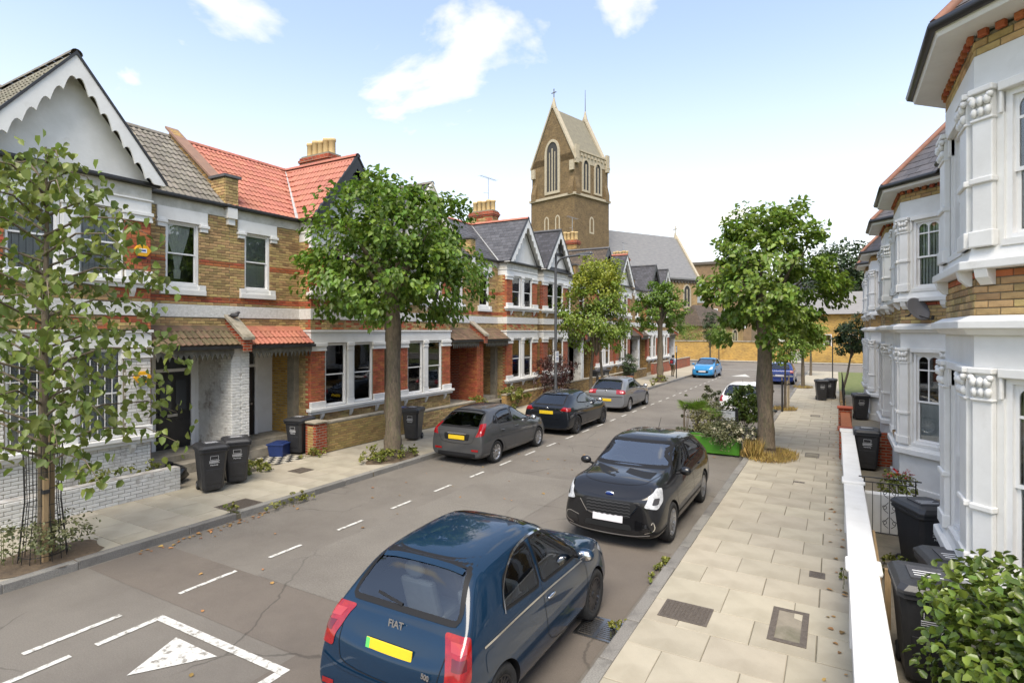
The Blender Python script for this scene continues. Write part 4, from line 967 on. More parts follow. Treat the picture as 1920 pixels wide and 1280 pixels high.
# wrought iron gate standing open
t = thing('garden_gate', 'black wrought iron gate with scrolls standing open across the front garden', 'gate', (.42, 11.35, .14))
b = MB(); 
for a, c in (((0, 0, 0), (0, 0, .98)), ((.72, 0, 0), (.72, 0, .98)), ((0, 0, .06), (.72, 0, .06)), ((0, 0, .90), (.72, 0, .90)), ((-.08, 0, .98), (.80, 0, .98))): b.tube([a, c], .011, 6)
ob('gate_frame', b, M_steel_bk, t)
for k in range(5):
    b = MB(); b.tube([(.12 * (k + 1), 0, .06), (.12 * (k + 1), 0, .90)], .006, 6); ob('bar', b, M_steel_bk, t)
for z in (.25, .5, .75):
    b = MB()
    for sg in (-1, 1):
        p = [(.36 + sg * (.02 + .05 * math.sin(q * .42) + .004 * q), -.012, z - .09 + .018 * q) for q in range(11)]; b.tube(p, .005, 5)
        p = [(.36 + sg * (.07 + .03 * math.cos(q)), -.012, z + .03 * math.sin(q)) for q in np.linspace(0, 5.2, 10)]; b.tube(p, .005, 5)
    ob('scroll', b, M_steel_bk, t)
b = MB(); b.box(.70, .80, -.03, .03, .6, .66); ob('latch', b, M_steel_bk, t)
# ---------------------------------------------------------------- garden walls, left
garden_wall('white_brick_wall', 'low flaking white brick wall before the nearest left house', -12.72, -12.5, 1.2, 7.15, .1, .62, M_mortar_w, .0, None, [M_whitebrick], (), pmat=M_whitebrick)
garden_wall('brick_garden_wall', 'low yellow brick garden wall with stone coping behind the street tree', -12.95, -12.72, 11.0, 15.2, .1, .92, M_mortar, .02, M_stone, [pm('yellow_stock_brick', (.40, .28, .10), (.30, .20, .075), 5, .9, .4, 60, rnd=.22)], (11.2,), .42, .06, T_red)
garden_wall('brick_garden_wall', 'low dark brick wall behind the grey hatchback bumper', -12.95, -12.72, 15.9, 19.2, .1, .70, M_mortar, .02, M_stone, [M_stock])
garden_wall('brick_garden_wall', 'short mossy brick wall beside the black hatchback', -12.9, -12.66, 21.6, 26.3, .1, .72, T_stock, .02, M_stone)
garden_wall('brick_garden_wall', 'low brick wall in front of the house behind the lamp post', -12.9, -12.66, 27.4, 32.4, .1, .75, T_stock, .02, M_stone)
garden_wall('brick_garden_wall', 'low brick wall by the potted shrub near the far round tree', -12.9, -12.66, 33.4, 43.0, .1, .7, T_stock, .02, M_stone)
garden_wall('brick_garden_wall', 'reddish low wall the person is walking past', -12.9, -12.66, 45.0, 58.0, .1, .95, T_red, .03, M_stone)
# ================================================================ church and far buildings
CA = R(15); D1 = Vector((math.sin(CA), math.cos(CA), 0)); D2 = Vector((-math.cos(CA), math.sin(CA), 0)); Zv = Vector((0, 0, 1))
K = Vector((-32.1, 73.8, 0)); TW = 8.1
M_chb = brick_tex('church_brick', ['6b5638', '7d6744', '5c4a31', '86704b'], '6b5d47', .225, .075, .008)
M_chst = pm('church_stone', (.46, .40, .29), (.34, .29, .21), 3, .85, .3, 12)
M_chroof = pm('church_slate', (.15, .15, .155), (.21, .205, .20), 1.2, .7, .2, 8, stretch=(1, 4, 1))
M_chroof2 = pm('tower_roof_slate', (.17, .15, .11), (.22, .2, .14), 2, .8, .2, 8)
CH = thing('church', 'tall brown brick church with saddleback tower and long slate nave roof', 'church')
FT1 = Frame(K, D2, -D1)           # gabled tower face, seen left
FT2 = Frame(K, D1, -D2)           # side of the tower along the nave
zt, zs1, zs0 = 29.0, 23.0, 13.6
b = MB(); p = [K, K + D1 * TW, K + D1 * TW + D2 * TW, K + D2 * TW]
def ring(e): return [K - D1 * e - D2 * e, K + D1 * (TW + e) - D2 * e, K + D1 * (TW + e) + D2 * (TW + e), K - D1 * e + D2 * (TW + e)]
b.prism([q for q in ring(0)], Zv * zt); b.prism(ring(.45), Zv * zs0); b.prism([q + Zv * zs0 for q in ring(.12)], Zv * (zs1 - zs0))
tower = ob('tower', b, M_chb, CH)
b = MB()
for e, z, h in ((.35, zs1 - .15, .35), (.6, zs0 - .1, .4)): b.prism([q + Zv * z for q in ring(e)], Zv * h)
ob('string_course', b, M_chst, tower)
# gable walls and saddleback roof
zap = 36.2
for q0 in (0, TW - .6):
    b = MB(); b.prism([K + D1 * q0 + Zv * (zt - 1.0), K + D1 * q0 + D2 * TW + Zv * (zt - 1.0), K + D1 * q0 + D2 * TW / 2 + Zv * zap], D1 * .6); ob('tower_gable', b, M_chb, tower)
    b = MB()
    for sg in (0, 1):
        a0 = K + D1 * (q0 - .12) + D2 * (TW * sg + (-.25 if sg == 0 else .25)) + Zv * (zt - 1.2); a1 = K + D1 * (q0 - .12) + D2 * TW / 2 + Zv * (zap + .25); n_ = D2 * (.45 if sg == 0 else -.45)
        b.prism([a0, a1, a1 + Zv * .5, a0 + n_ * -.3 + Zv * .25], D1 * .85)
    c = K + D1 * (q0 + .3) + D2 * TW / 2; b.tube([c + Zv * zap, c + Zv * (zap + 1.6)], [.45, .1], 6)
    ob('coping', b, M_chst, tower)
    b = MB()
    if q0 == 0: b.tube([c + Zv * (zap + 1.4), c + Zv * (zap + 2.9)], .07, 5); b.tube([c + D2 * -.45 + Zv * (zap + 2.35), c + D2 * .45 + Zv * (zap + 2.35)], .07, 5)
    else: b.tube([c + Zv * (zap + 1.4), c + Zv * (zap + 5.0)], [.07, .03], 5)
    ob('finial', b, M_iron, tower)
b = MB(); a = K + D1 * .5
for sg in (0, 1):
    e0 = a + D2 * (TW * sg) + Zv * (zt - .6); r0 = a + D2 * TW / 2 + Zv * (zap - .25); b.prism([e0, r0, r0 + Zv * .25, e0 + Zv * .25], D1 * (TW - 1.0))
ob('tower_roof', b, M_chroof2, tower)
b = MB(); b.fbox(FT2, .3, TW - .3, -.3, .05, zt - 1.2, zt + .25).fbox(FT2, .2, TW - .2, -.1, .2, zt + .25, zt + .5)
for k in range(9): b.fbox(FT2, .5 + k * .82, .9 + k * .82, .05, .2, zt - .35, zt + .05)
ob('parapet', b, M_chst, tower)
def lancet(F, s, z0, z1, w, parent, depth=.25, stone=.28, mull=True):
    """pointed window: stone surround proud of the wall, dark louvres between mullions"""
    def arch(r, zb, zt_, n=7):
        pts = [(s - r, zb), (s - r, zt_ - r * 1.5)]
        for k in range(1, n): t = k / n; pts.append((s - r + r * (1 - math.cos(t * math.pi / 2)) * 1.0, zt_ - r * 1.5 + r * 1.5 * math.sin(t * math.pi / 2)))
        pts.append((s, zt_)); return pts + [(2 * s - x, z) for x, z in pts[-2::-1]]
    o_, i_ = arch(w / 2 + stone, z0 - stone, z1 + stone), arch(w / 2, z0, z1); b = MB(); n = len(o_)
    for k in range(n):
        j = (k + 1) % n; b.prism([F.p(o_[k][0], -.05, o_[k][1]), F.p(o_[j][0], -.05, o_[j][1]), F.p(i_[j][0], -.05, i_[j][1]), F.p(i_[k][0], -.05, i_[k][1])], F.n * .2)
    f = ob('window', b, M_chst, parent)
    b = MB(); b.prism([F.p(x, .02, z) for x, z in i_], F.n * .03); ob('pane', b, pm('dark_leaded_glass', (.03, .03, .03), (.05, .048, .045), 4, .8), f)
    if mull:
        b = MB(); b.fbox(F, s - .09, s + .09, .05, .14, z0, z1 - w * .45)
        if w > 1.5: b.fbox(F, s - w * .27, s - w * .22, .05, .14, z0, z1 - w * .7).fbox(F, s + w * .22, s + w * .27, .05, .14, z0, z1 - w * .7)
        ob('mullion', b, M_chst, f)
lancet(FT1, TW / 2, 24.0, 31.2, 2.1, tower, stone=.4)
for s in (2.6, 5.5): lancet(FT2, s, 23.9, 28.2, 1.25, tower, stone=.3)
for s in (3.0, 5.1): lancet(FT1, s, 18.3, 20.2, .5, tower, stone=.2, mull=False)
for s in (3.9,): lancet(FT2, s, 18.0, 20.0, .6, tower, stone=.25, mull=False)
b = MB()                                    # corner buttresses with sloped heads
for F, s in ((FT1, .0), (FT1, TW - 1.0), (FT2, .0), (FT2, TW - 1.0)):
    b.fbox(F, s, s + 1.0, 0, .75, 0, zs0 - 1.5); b.prism([F.p(s, 0, zs0 - 1.5), F.p(s, .75, zs0 - 1.5), F.p(s, 0, zs0 + .2)], F.t * 1.0)
    b.fbox(F, s, s + .9, 0, .4, zs1, zs1 + 1.0); b.prism([F.p(s, 0, zs1 + 1.0), F.p(s, .4, zs1 + 1.0), F.p(s, 0, zs1 + 2.6)], F.t * .9)
ob('buttress', b, M_chb, tower)
b = MB()
for s in (0, TW - .7): b.fbox(FT2, s, s + .7, .0, .35, zt - 1.6, zt + 1.0); b.fbox(FT1, s, s + .7, .0, .3, zt - 2.6, zt - 1.2)
ob('corner_stone', b, M_chst, tower)
# nave
ND = Vector((math.sin(R(17.5)), math.cos(R(17.5)), 0)); NP = Vector((ND.y, -ND.x, 0)); r0 = K + D1 * TW + D2 * (TW / 2); r1 = Vector((-24.0, 99.5, 0)); ND = (r1 - r0).normalized(); NP = Vector((ND.y, -ND.x, 0)); NL = (r1 - r0).length
zr_, ze_, hw_ = 19.4, 12.4, 4.6
FN = Frame(r0 + NP * hw_, ND, NP)
b = MB(); b.prism([r0 - NP * hw_, r0 + NP * hw_, r0 + NP * hw_ + Zv * ze_, r0 + Zv * zr_, r0 - NP * hw_ + Zv * ze_], ND * NL); nave = ob('nave', b, brick_tex('nave_brick', ['a8895a', 'b5966a', '96784c'], '8f7f60', .225, .075, .008), CH)
b = MB()
for sg in (1, -1): b.prism([r0 + NP * sg * (hw_ + .4) + Zv * (ze_ - .45), r0 + Zv * (zr_ + .1), r0 + Zv * (zr_ + .35), r0 + NP * sg * (hw_ + .4) + Zv * (ze_ - .2)], ND * (NL - .3))
ob('nave_roof', b, M_chroof, CH)
b = MB(); e = r0 + ND * (NL - .35)
for sg in (1, -1): b.prism([e + NP * sg * (hw_ + .5) + Zv * (ze_ - .5), e + Zv * (zr_ + .2), e + Zv * (zr_ + .75), e + NP * sg * (hw_ + .5) + Zv * (ze_ + .1)], ND * .5)
c = e + Zv * zr_; b.tube([c, c + Zv * 1.2], [.3, .12], 6).tube([c + Zv * 1, c + Zv * 2.3], .08, 5).tube([c - NP * .45 + Zv * 1.8, c + NP * .45 + Zv * 1.8], .08, 5); ob('gable_cross', b, M_chst, CH)
for k in range(5): lancet(FN, NL - 2.5 - k * 4.2, 7.6, 11.0, 1.3, nave, stone=.25)
b = MB(); b.fbox(FN, 0, NL, -.1, .25, ze_ - .7, ze_ - .4)
for k in range(28): b.fbox(FN, .3 + k * NL / 28, .7 + k * NL / 28, .0, .2, ze_ - 1.0, ze_ - .7)
ob('eaves_course', b, M_iron, nave)
# low aisle / vestry before the nave
b = MB(); FA = Frame(r0 + ND * (NL - 9) + NP * (hw_ + 9), ND, NP); b.fbox(FA, 0, 9, -9, 0, 0, 4.3); ai = ob('vestry', b, brick_tex('nave_brick', [], ''), CH)
b = MB(); q = [FA.p(-.4, .4, 4.3), FA.p(9.4, .4, 4.3), FA.p(9.4, -9, 4.3), FA.p(-.4, -9, 4.3)]; ap = [FA.p(3, -4.3, 7.6), FA.p(6, -4.3, 7.6)]
b.add(q + ap, [(0, 1, 5, 4), (1, 2, 5), (2, 3, 4, 5), (3, 0, 4)]); ob('vestry_roof', b, T_tile_b, ai)
for k in range(3): lancet(FA, 1.8 + k * 2.6, 1.4, 3.7, .9, ai, stone=.2)
# boundary wall across the junction
t = thing('boundary_wall', 'yellow brick boundary wall across the far junction', 'wall'); b = MB(); b.box(-40, -4.5, 71.0, 71.35, .1, 2.3); ob('wall_core', b, T_yel, t); b = MB(); b.box(-40, -4.5, 70.93, 71.42, 2.3, 2.42); ob('coping', b, M_stone, t)
for x in (-30, -24, -18, -12, -6): b = MB(); b.box(x - .3, x + .3, 70.9, 71.45, .1, 2.55); ob('pier', b, T_yel, t)
# yellow brick building with slate roof beyond the junction, right
t = thing('yellow_brick_building', 'low yellow brick building with grey slate roof beyond the junction', 'building'); b = MB(); b.box(-3.2, 16, 74, 84, .1, 5.6); w = ob('wall', b, T_yel, t)
b = MB(); b.prism([(-3.8, 73.4, 5.5), (-3.8, 84.6, 5.5), (-3.8, 79, 8.3)], (20.5, 0, 0)); ob('roof', b, pm('far_slate', (.17, .165, .16), (.23, .22, .21), 1.5, .8, .3, 10, stretch=(1, 5, 1)), t)
F = Frame((-3.2, 74, 0), (1, 0, 0), (0, -1, 0))
for x in (2.0, 4.6, 7.2, 9.8): sash_window(t, F, x, x + .8, 1.6, 3.2, d=.01, look='net')
b = MB(); b.box(-3.2, 16, 72.2, 72.5, .1, 1.9); o = ob('yard_wall', b, T_yel); tag(o, 'low yellow brick yard wall before the far building', 'wall')
t = thing('yard_gate', 'far white barred gate across the junction', 'gate', (-4.4, 71.6, .1)); b = MB(); b.box(0, 1.2, 0, .05, 0, .08).box(0, 1.2, 0, .05, 1.5, 1.58); ob('gate_frame', b, M_white, t)
for k in range(8): b = MB(); b.box(.05 + k * .15, .08 + k * .15, 0, .04, .08, 1.5); ob('bar', b, M_white, t)
# distant flats
t = thing('flats', 'distant flat roofed brick block of flats beyond the church', 'building'); b = MB(); b.box(-32, -18, 150, 164, 0, 20.5); ob('wall', b, brick_tex('flat_brick', ['7a6046', '8a6f50'], '7d6d58'), t); b = MB(); b.box(-32.4, -17.6, 149.6, 164.4, 20.5, 21.2); ob('roof_edge', b, M_iron, t)
for i in range(4):
    for j in range(4):
        b = MB(); b.box(-31 + i * 3.3, -29.2 + i * 3.3, 149.85, 150.1, 4.2 + j * 3.3, 5.9 + j * 3.3); w = ob('window', b, M_frame, t); b = MB(); b.box(-30.9 + i * 3.3, -29.3 + i * 3.3, 149.82, 149.84, 4.3 + j * 3.3, 5.8 + j * 3.3); ob('pane', b, pm('far_glass', (.25, .27, .29), rough=.1), w)
# a row of houses closing the view far left of the church
for k, (x, y, wd, dp, h, lab) in enumerate([(-62, 74, 16, 10, 8, 'distant brick house left of the church tower'), (-10, 112, 18, 10, 9, 'distant brick house behind the church'), (24, 92, 22, 12, 9, 'distant house beyond the right terrace')]):
    t = thing('distant_house', lab, 'house'); b = MB(); b.box(x, x + wd, y, y + dp, 0, h); ob('wall', b, T_stock, t); b = MB(); b.prism([(x - .4, y - .4, h), (x - .4, y + dp + .4, h), (x - .4, y + dp / 2, h + 4)], (wd + .8, 0, 0)); ob('roof', b, T_slate, t)
    for i in range(int(wd // 3)):
        for z in (1.5, 5): b = MB(); b.box(x + 1 + i * 3, x + 2.1 + i * 3, y - .06, y + .1, z, z + 1.6); ob('window', b, M_frame, t)
# ================================================================ trees and plants
def leafmat(name, c1, c2, rnd=.35, trans=.32, rough=.45):
    return pm(name, c1, c2, .9, rough, rnd=rnd, trans=trans, coords='OBJ')
L_lime = leafmat('lime_leaf', (0.160, 0.247, 0.028), (0.102, 0.182, 0.022), .38, .4)
L_lime2 = leafmat('lime_leaf_bright', (0.203, 0.286, 0.039), (0.116, 0.195, 0.024), .38, .4)
L_young = leafmat('young_tree_leaf', (0.189, 0.234, 0.044), (0.123, 0.169, 0.033), .38, .4)
L_yel = leafmat('yellow_green_leaf', (.36, .37, .045), (.18, .25, .03), .3, .45)
L_dark = leafmat('dark_leaf', (.03, .055, .014), (.045, .075, .02), .3, .2)
L_red = leafmat('maple_leaf_red', (.085, .03, .024), (.05, .022, .02), .35)
L_laurel = leafmat('laurel_leaf', (0.087, 0.137, 0.020), (0.145, 0.195, 0.031), .4, .2, .3)
L_weed = leafmat('weed_leaf', (0.145, 0.182, 0.028), (0.232, 0.221, 0.044), .4)
L_straw = leafmat('dry_grass', (.46, .33, .10), (.34, .24, .07), .3, .2, .8)
L_olive = leafmat('dusty_green_leaf', (.12, .14, .06), (.17, .17, .08), .3)
L_pale = leafmat('pale_flower', (.62, .58, .44), (.5, .45, .3), .2, .2)
L_flame = leafmat('red_flower', (.55, .03, .02), (.4, .02, .02), .2, .2)
M_bark = pm('bark', (.20, .155, .105), (.09, .07, .05), 7, .95, 1, 18, stretch=(3, .7, 1), dirt=(.12, .12, .06), dscale=1.3)
def leaf_mesh(name, C, A, N_, size, width=.8, fold=.18, mat=None, six=True):
    """C centres, A leaf axes, N_ leaf normals (n,3 arrays), size per leaf -> one mesh of folded leaves"""
    n = len(C); A = A / np.maximum(1e-6, np.linalg.norm(A, axis=1))[:, None]; B = np.cross(N_, A); B /= np.maximum(1e-6, np.linalg.norm(B, axis=1))[:, None]; N_ = np.cross(A, B); s = np.asarray(size).reshape(-1, 1) * np.ones((n, 1))
    if six: sh = [(0, 0, 0), (-.42, .22, 1), (-.36, .62, 1), (0, 1, 0), (.36, .62, 1), (.42, .22, 1)]; fs = np.array([[0, 3, 2, 1], [0, 5, 4, 3]])
    else: sh = [(0, 0, 0), (-.3, .45, 1), (0, 1, 0), (.3, .45, 1)]; fs = np.array([[0, 2, 1, -1], [0, 3, 2, -1]])
    V = np.stack([C + (B * x * width + A * (y - .5) + N_ * (f * fold - .06 * y * y)) * s for x, y, f in sh], 1).reshape(-1, 3)
    k = len(sh); me = bpy.data.meshes.new(name); q = 4 if six else 3; fs = fs[:, :q]
    F = (np.arange(n)[:, None, None] * k + fs[None]).reshape(-1, q); nf = len(F)
    me.vertices.add(len(V)); me.vertices.foreach_set('co', V.ravel()); me.loops.add(nf * q); me.loops.foreach_set('vertex_index', F.ravel()); me.polygons.add(nf)
    me.polygons.foreach_set('loop_start', np.arange(nf) * q); me.polygons.foreach_set('loop_total', np.full(nf, q)); me.materials.append(mat); me.update(); me.validate(); return me
def rnd_unit(rg, n): v = rg.normal(size=(n, 3)); return v / np.linalg.norm(v, axis=1)[:, None]
def crown(name, parent, c, rad, clumps, per, cs, lsize, mat, seed, inner=.25, droop=.5, six=True, width=.8, low=-.75, squash=1.0):
    """leaf clumps spread over and inside an ellipsoid, uneven at the edge"""
    rg = np.random.default_rng(seed); c = np.array(c); rad = np.array(rad)
    d = rnd_unit(rg, clumps * 3); d = d[d[:, 2] > low][:clumps]; k = len(d); rr = rg.uniform(.72, 1.06, k); ins = rg.random(k) < inner; rr[ins] = rg.uniform(.35, .72, ins.sum())
    lump = 1 + .13 * np.sin(d[:, 0] * 5 + seed) * np.cos(d[:, 1] * 4 + seed * 2) + .1 * np.sin(d[:, 2] * 6 + seed)
    cc = c + d * rad * (rr * lump)[:, None]
    sz = rg.uniform(.6, 1.25, k) * cs
    P = np.repeat(cc, per, 0) + rnd_unit(rg, k * per) * (rg.random(k * per) ** .45 * np.repeat(sz, per))[:, None] * np.array([1, 1, .75])
    out = (P - c) / rad; out /= np.maximum(1e-6, np.linalg.norm(out, axis=1))[:, None]
    nr = out * .7 + np.array([0, 0, .75]) + rnd_unit(rg, len(P)) * .55; ax = out * .55 + np.array([0, 0, -droop]) + rnd_unit(rg, len(P)) * .6
    me = leaf_mesh(name, P, ax, nr, rg.uniform(.7, 1.2, len(P)) * lsize, width, mat=mat, six=six)
    return ob(name, me, None, parent)
def trunk(parent, pts, rs, seed, burl=.0, n=14, name='trunk', mat=None):
    rg = random.Random(seed); b = MB(); P = [Vector(p) for p in pts]; fine = []; fr = []
    for i in range(len(P) - 1):
        m = 8
        for j in range(m): t = j / m; fine.append(P[i].lerp(P[i + 1], t)); fr.append(rs[i] + (rs[i + 1] - rs[i]) * t)
    fine.append(P[-1]); fr.append(rs[-1]); vs = []
    ph = [rg.uniform(0, 6) for _ in range(6)]
    for i, p in enumerate(fine):
        for j in range(n):
            a = 2 * math.pi * j / n; r = fr[i] * (1 + .07 * math.sin(3 * a + ph[0] + i * .2) + .06 * math.sin(5 * a + ph[1] - i * .35) + burl * max(0, math.sin(i * .55 + ph[2]) * math.sin(2 * a + ph[3] + i * .4)) ** 2 * 2)
            vs.append(p + Vector((math.cos(a) * r, math.sin(a) * r, 0)))
    b.add(vs, [(i * n + j, i * n + (j + 1) % n, (i + 1) * n + (j + 1) % n, (i + 1) * n + j) for i in range(len(fine) - 1) for j in range(n)], 0, True)
    return ob(name, b, mat or M_bark, parent)
def limbs(parent, top, c, rad, k, seed, r0=.09):
    rg = random.Random(seed); b = MB(); top = Vector(top)
    for i in range(k):
        a = 2 * math.pi * (i + rg.random() * .6) / k; e = rg.uniform(.1, 1.0); d = Vector((math.cos(a) * math.cos(e), math.sin(a) * math.cos(e), math.sin(e)))
        end = Vector(c) + Vector((d.x * rad[0], d.y * rad[1], d.z * rad[2])) * rg.uniform(.6, .85); mid = top.lerp(end, .5) + Vector((0, 0, .15))
        b.tube([top - Vector((0, 0, .25)), top.lerp(mid, .5), mid, end], [r0, r0 * .8, r0 * .5, r0 * .15], 6)
    return ob('limb', b, M_bark, parent)
def tufts(name, c, rx, ry, n, h, mat, seed, parent=None, lean=.5, w=.012):
    rg = np.random.default_rng(seed); a = rg.uniform(0, 6.28, n); r = np.sqrt(rg.random(n)); P = np.stack([c[0] + np.cos(a) * r * rx, c[1] + np.sin(a) * r * ry, np.full(n, c[2])], 1); hh = rg.uniform(.5, 1.2, n) * h
    ax = np.stack([rg.normal(size=n) * lean, rg.normal(size=n) * lean, np.ones(n)], 1); nr = rnd_unit(rg, n) * np.array([1, 1, .2])
    P = P + ax / np.linalg.norm(ax, axis=1)[:, None] * hh[:, None] * .5
    me = leaf_mesh(name, P, ax, nr, hh, w / h * 2.2, .05, mat, six=False); return ob(name, me, None, parent)
def weed(label, c, rx, ry, h, n, seed, mat=L_weed, ls=.06, name='weed_clump', cat='weeds', group=None):
    t = thing(name, label, cat, (0, 0, 0), group=group); crown('leaves', t, (c[0], c[1], c[2] + h * .35), (rx, ry, h * .65), max(6, n // 14), 14, min(rx, h) * .35, ls, mat, seed, .5, .1, low=-.3)
    b = MB()
    rg = random.Random(seed)
    for k in range(7): x, y = c[0] + rg.uniform(-.6, .6) * rx, c[1] + rg.uniform(-.6, .6) * ry; b.tube([(x, y, c[2] - .01), (x + rg.uniform(-.1, .1) * rx, y, c[2] + h * rg.uniform(.4, .8))], [.006, .003], 4)
    ob('stem', b, pm('green_stem', (.10, .12, .03), (.14, .13, .05), 4, .8), t); return t
def pit(name, x, y, rx, ry, mat, label=None):
    b = MB(); n = 24; b.add([(x + math.cos(2 * math.pi * k / n) * rx * random.uniform(.85, 1.1), y + math.sin(2 * math.pi * k / n) * ry * random.uniform(.85, 1.1), PT + .006) for k in range(n)], [list(range(n))]); o = ob(name, b, mat); tag(o, kind='structure'); return o
# -- the two big round pollards and the far one
def pollard(label, x, y, tr, cz, rad, dx, clumps, per, ls, mat, seed, lean=0):
    t = thing('street_tree', label, 'tree', group=None); top = cz - rad[2] * .45
    trunk(t, [(x, y, .08), (x, y, .35), (x + lean * .4, y, 1.4), (x + lean, y, top)], [tr * 1.3, tr * 1.04, tr * .9, tr * .74], seed, .16)
    c = (x + dx, y, cz); limbs(t, (x + lean, y, top), c, rad, 11, seed, .10)
    crown('crown', t, c, rad, clumps, per, .42 * rad[0] / 2, ls, mat, seed); return t
pollard('round pollarded street tree on the left pavement behind the wheelie bin', -10.6, 11.9, .215, 5.45, (2.35, 2.35, 2.15), -.15, 190, 62, .155, L_lime, 3)
pollard('big round street tree on the right pavement by the planter', -1.72, 17.6, .22, 4.8, (1.75, 1.85, 2.05), .05, 170, 58, .15, L_lime2, 8, -.05)
pollard('far round street tree on the left pavement near the pedestrian', -10.45, 38.7, .21, 4.95, (1.75, 1.75, 1.9), 0, 120, 44, .16, L_lime, 14)
# -- yellow-green tree by the lamp post
t = thing('street_tree', 'bright yellow green street tree with two thin stems', 'tree'); x, y = -10.5, 26.9
trunk(t, [(x - .3, y, .1), (x - .28, y, 1.5), (x - .1, y, 3.4)], [.10, .085, .06], 4, n=8); trunk(t, [(x + .35, y + .2, .1), (x + .25, y + .1, 1.6), (x + .1, y, 3.4)], [.085, .07, .05], 5, n=8)
limbs(t, (x, y, 2.6), (x, y, 4.6), (1.6, 1.6, 2.2), 9, 6, .045)
crown('crown', t, (x, y, 4.2), (1.75, 1.75, 2.0), 120, 50, .48, .17, leafmat('mid_green_leaf', (0.217, 0.286, 0.033), (0.123, 0.195, 0.024), .35, .4), 21, .3, .7, six=False, width=1.0)
crown('crown_top', t, (x, y, 5.6), (1.35, 1.35, 1.75), 80, 44, .42, .17, L_yel, 22, .3, .2, six=False, width=1.0, low=-.2)
# -- near young tree in its wire guard
t = thing('street_tree', 'young loose leafed tree in a wire guard at the left picture edge', 'tree'); x, y = -10.55, 3.95
trunk(t, [(x, y, .08), (x - .02, y, 1.6), (x + .05, y, 3.4), (x, y + .05, 5.2), (x + .1, y, 6.4)], [.075, .065, .05, .03, .01], 9, n=10)
rg = random.Random(12); bb = MB(); cl = []
for k in range(48):
    z0 = 1.5 + 4.6 * (k / 48); a = k * 2.4 + rg.uniform(-.4, .4); L_ = (2.1 if z0 < 4.6 else 2.1 - (z0 - 4.6) * .85) * rg.uniform(.6, 1.0); d = Vector((math.cos(a), math.sin(a), 0)); p = [Vector((x, y, z0)), Vector((x, y, z0)) + d * L_ * .4 + Vector((0, 0, .3)), Vector((x, y, z0)) + d * L_ * .75 + Vector((0, 0, .28)), Vector((x, y, z0)) + d * L_ + Vector((0, 0, .02))]
    bb.tube(p, [.022, .015, .009, .004], 5)
    for q in range(56):
        u = rg.uniform(.15, 1) * 3; i = min(2, int(u)); c = p[i].lerp(p[i + 1], u - i); cl.append(c + Vector((rg.gauss(0, .16), rg.gauss(0, .16), rg.gauss(-.06, .13))))
ob('limb', bb, M_bark, t); rgn = np.random.default_rng(5); C = np.array([tuple(c) for c in cl]); n = len(C)
me = leaf_mesh('crown', C, np.array([0, 0, -.8]) + rnd_unit(rgn, n) * .7, np.array([.2, -.2, .6]) + rnd_unit(rgn, n) * .7, rgn.uniform(.10, .17, n), .85, .15, L_young); ob('crown', me, None, t)
g = thing('tree_guard', 'rusty black wire mesh guard round the young tree', 'tree guard', (x, y, PT))
b = MB()
for k in range(14):
    a = 2 * math.pi * k / 14; b.tube([(math.cos(a) * .30, math.sin(a) * .30, 0), (math.cos(a) * .22, math.sin(a) * .22, .9), (math.cos(a) * .24, math.sin(a) * .24, 1.75)], .006, 5)
ob('upright_wire', b, M_steel_bk, g); b = MB()
for z in (.1, .35, .6, .85, 1.1, 1.35, 1.6): r = .30 - .08 * min(1, z / .9); b.tube([(math.cos(q) * r, math.sin(q) * r, z) for q in np.linspace(0, 2 * math.pi, 19)], .005, 4)
ob('hoop_wire', b, M_steel_bk, g)
for dx, dy, h in ((.20, -.05, 1.25), (-.14, .16, 1.9)):
    s = thing('tree_stake', 'timber stake beside the young tree ' + ('in the guard, the shorter one' if h < 1.5 else 'in the guard, the taller one'), 'stake', (x + dx, y + dy, PT)); b = MB(); b.box(-.035, .035, -.035, .035, 0, h); ob('post', b, M_wood, s, bevel=.006); b = MB(); b.box(-.05, .05, -.04, .04, h - .22, h - .16); ob('strap', b, M_blackpl, s)
weed('big weed bush round the foot of the caged young tree', (x + .1, y - .1, PT), .55, .7, .75, 900, 31, leafmat('grey_green_weed', (.11, .13, .05), (.15, .15, .06)), .055)
# -- smaller street trees, right, and far ones
def small_tree(label, x, y, z0, z1, r, tr, mat, seed, ls=.13, clumps=60, per=36, lean=(0, 0)):
    t = thing('small_tree', label, 'tree'); trunk(t, [(x - lean[0], y, .08), (x - lean[0] * .4, y, z0 * .6), (x, y, z0 + .4)], [tr, tr * .8, tr * .55], seed, n=8); c = (x, y, (z0 + z1) / 2); limbs(t, (x, y, z0 + .3), c, (r, r, (z1 - z0) / 2), 6, seed, tr * .4)
    crown('crown', t, c, (r, r, (z1 - z0) / 2), clumps, per, .36 * r, ls, mat, seed); return t
small_tree('slim street tree beyond the white hatchback on the right pavement', -1.75, 39.0, 2.0, 4.6, 1.15, .12, L_lime2, 41)
small_tree('young staked street tree behind the big round tree', -1.95, 27.8, 1.9, 4.4, .9, .05, L_lime2, 42)
small_tree('last slim street tree at the end of the right pavement', -1.7, 50.0, 2.0, 4.4, 1.1, .1, L_lime2, 43)
small_tree('dark leaning tree behind the railings in a right garden', .75, 35.6, 2.1, 4.3, .85, .07, L_dark, 44, lean=(.5, 0), clumps=80)
small_tree('narrow dark evergreen by the church wall', -12.2, 66.0, 1.4, 5.8, .95, .1, L_dark, 45, clumps=80)
small_tree('small light green tree before the church wall', -10.6, 62.0, 1.6, 4.2, 1.3, .08, L_lime2, 46)
small_tree('light green garden tree beside the church vestry', -16.5, 73.5, 1.5, 4.5, 1.9, .1, L_lime2, 47)
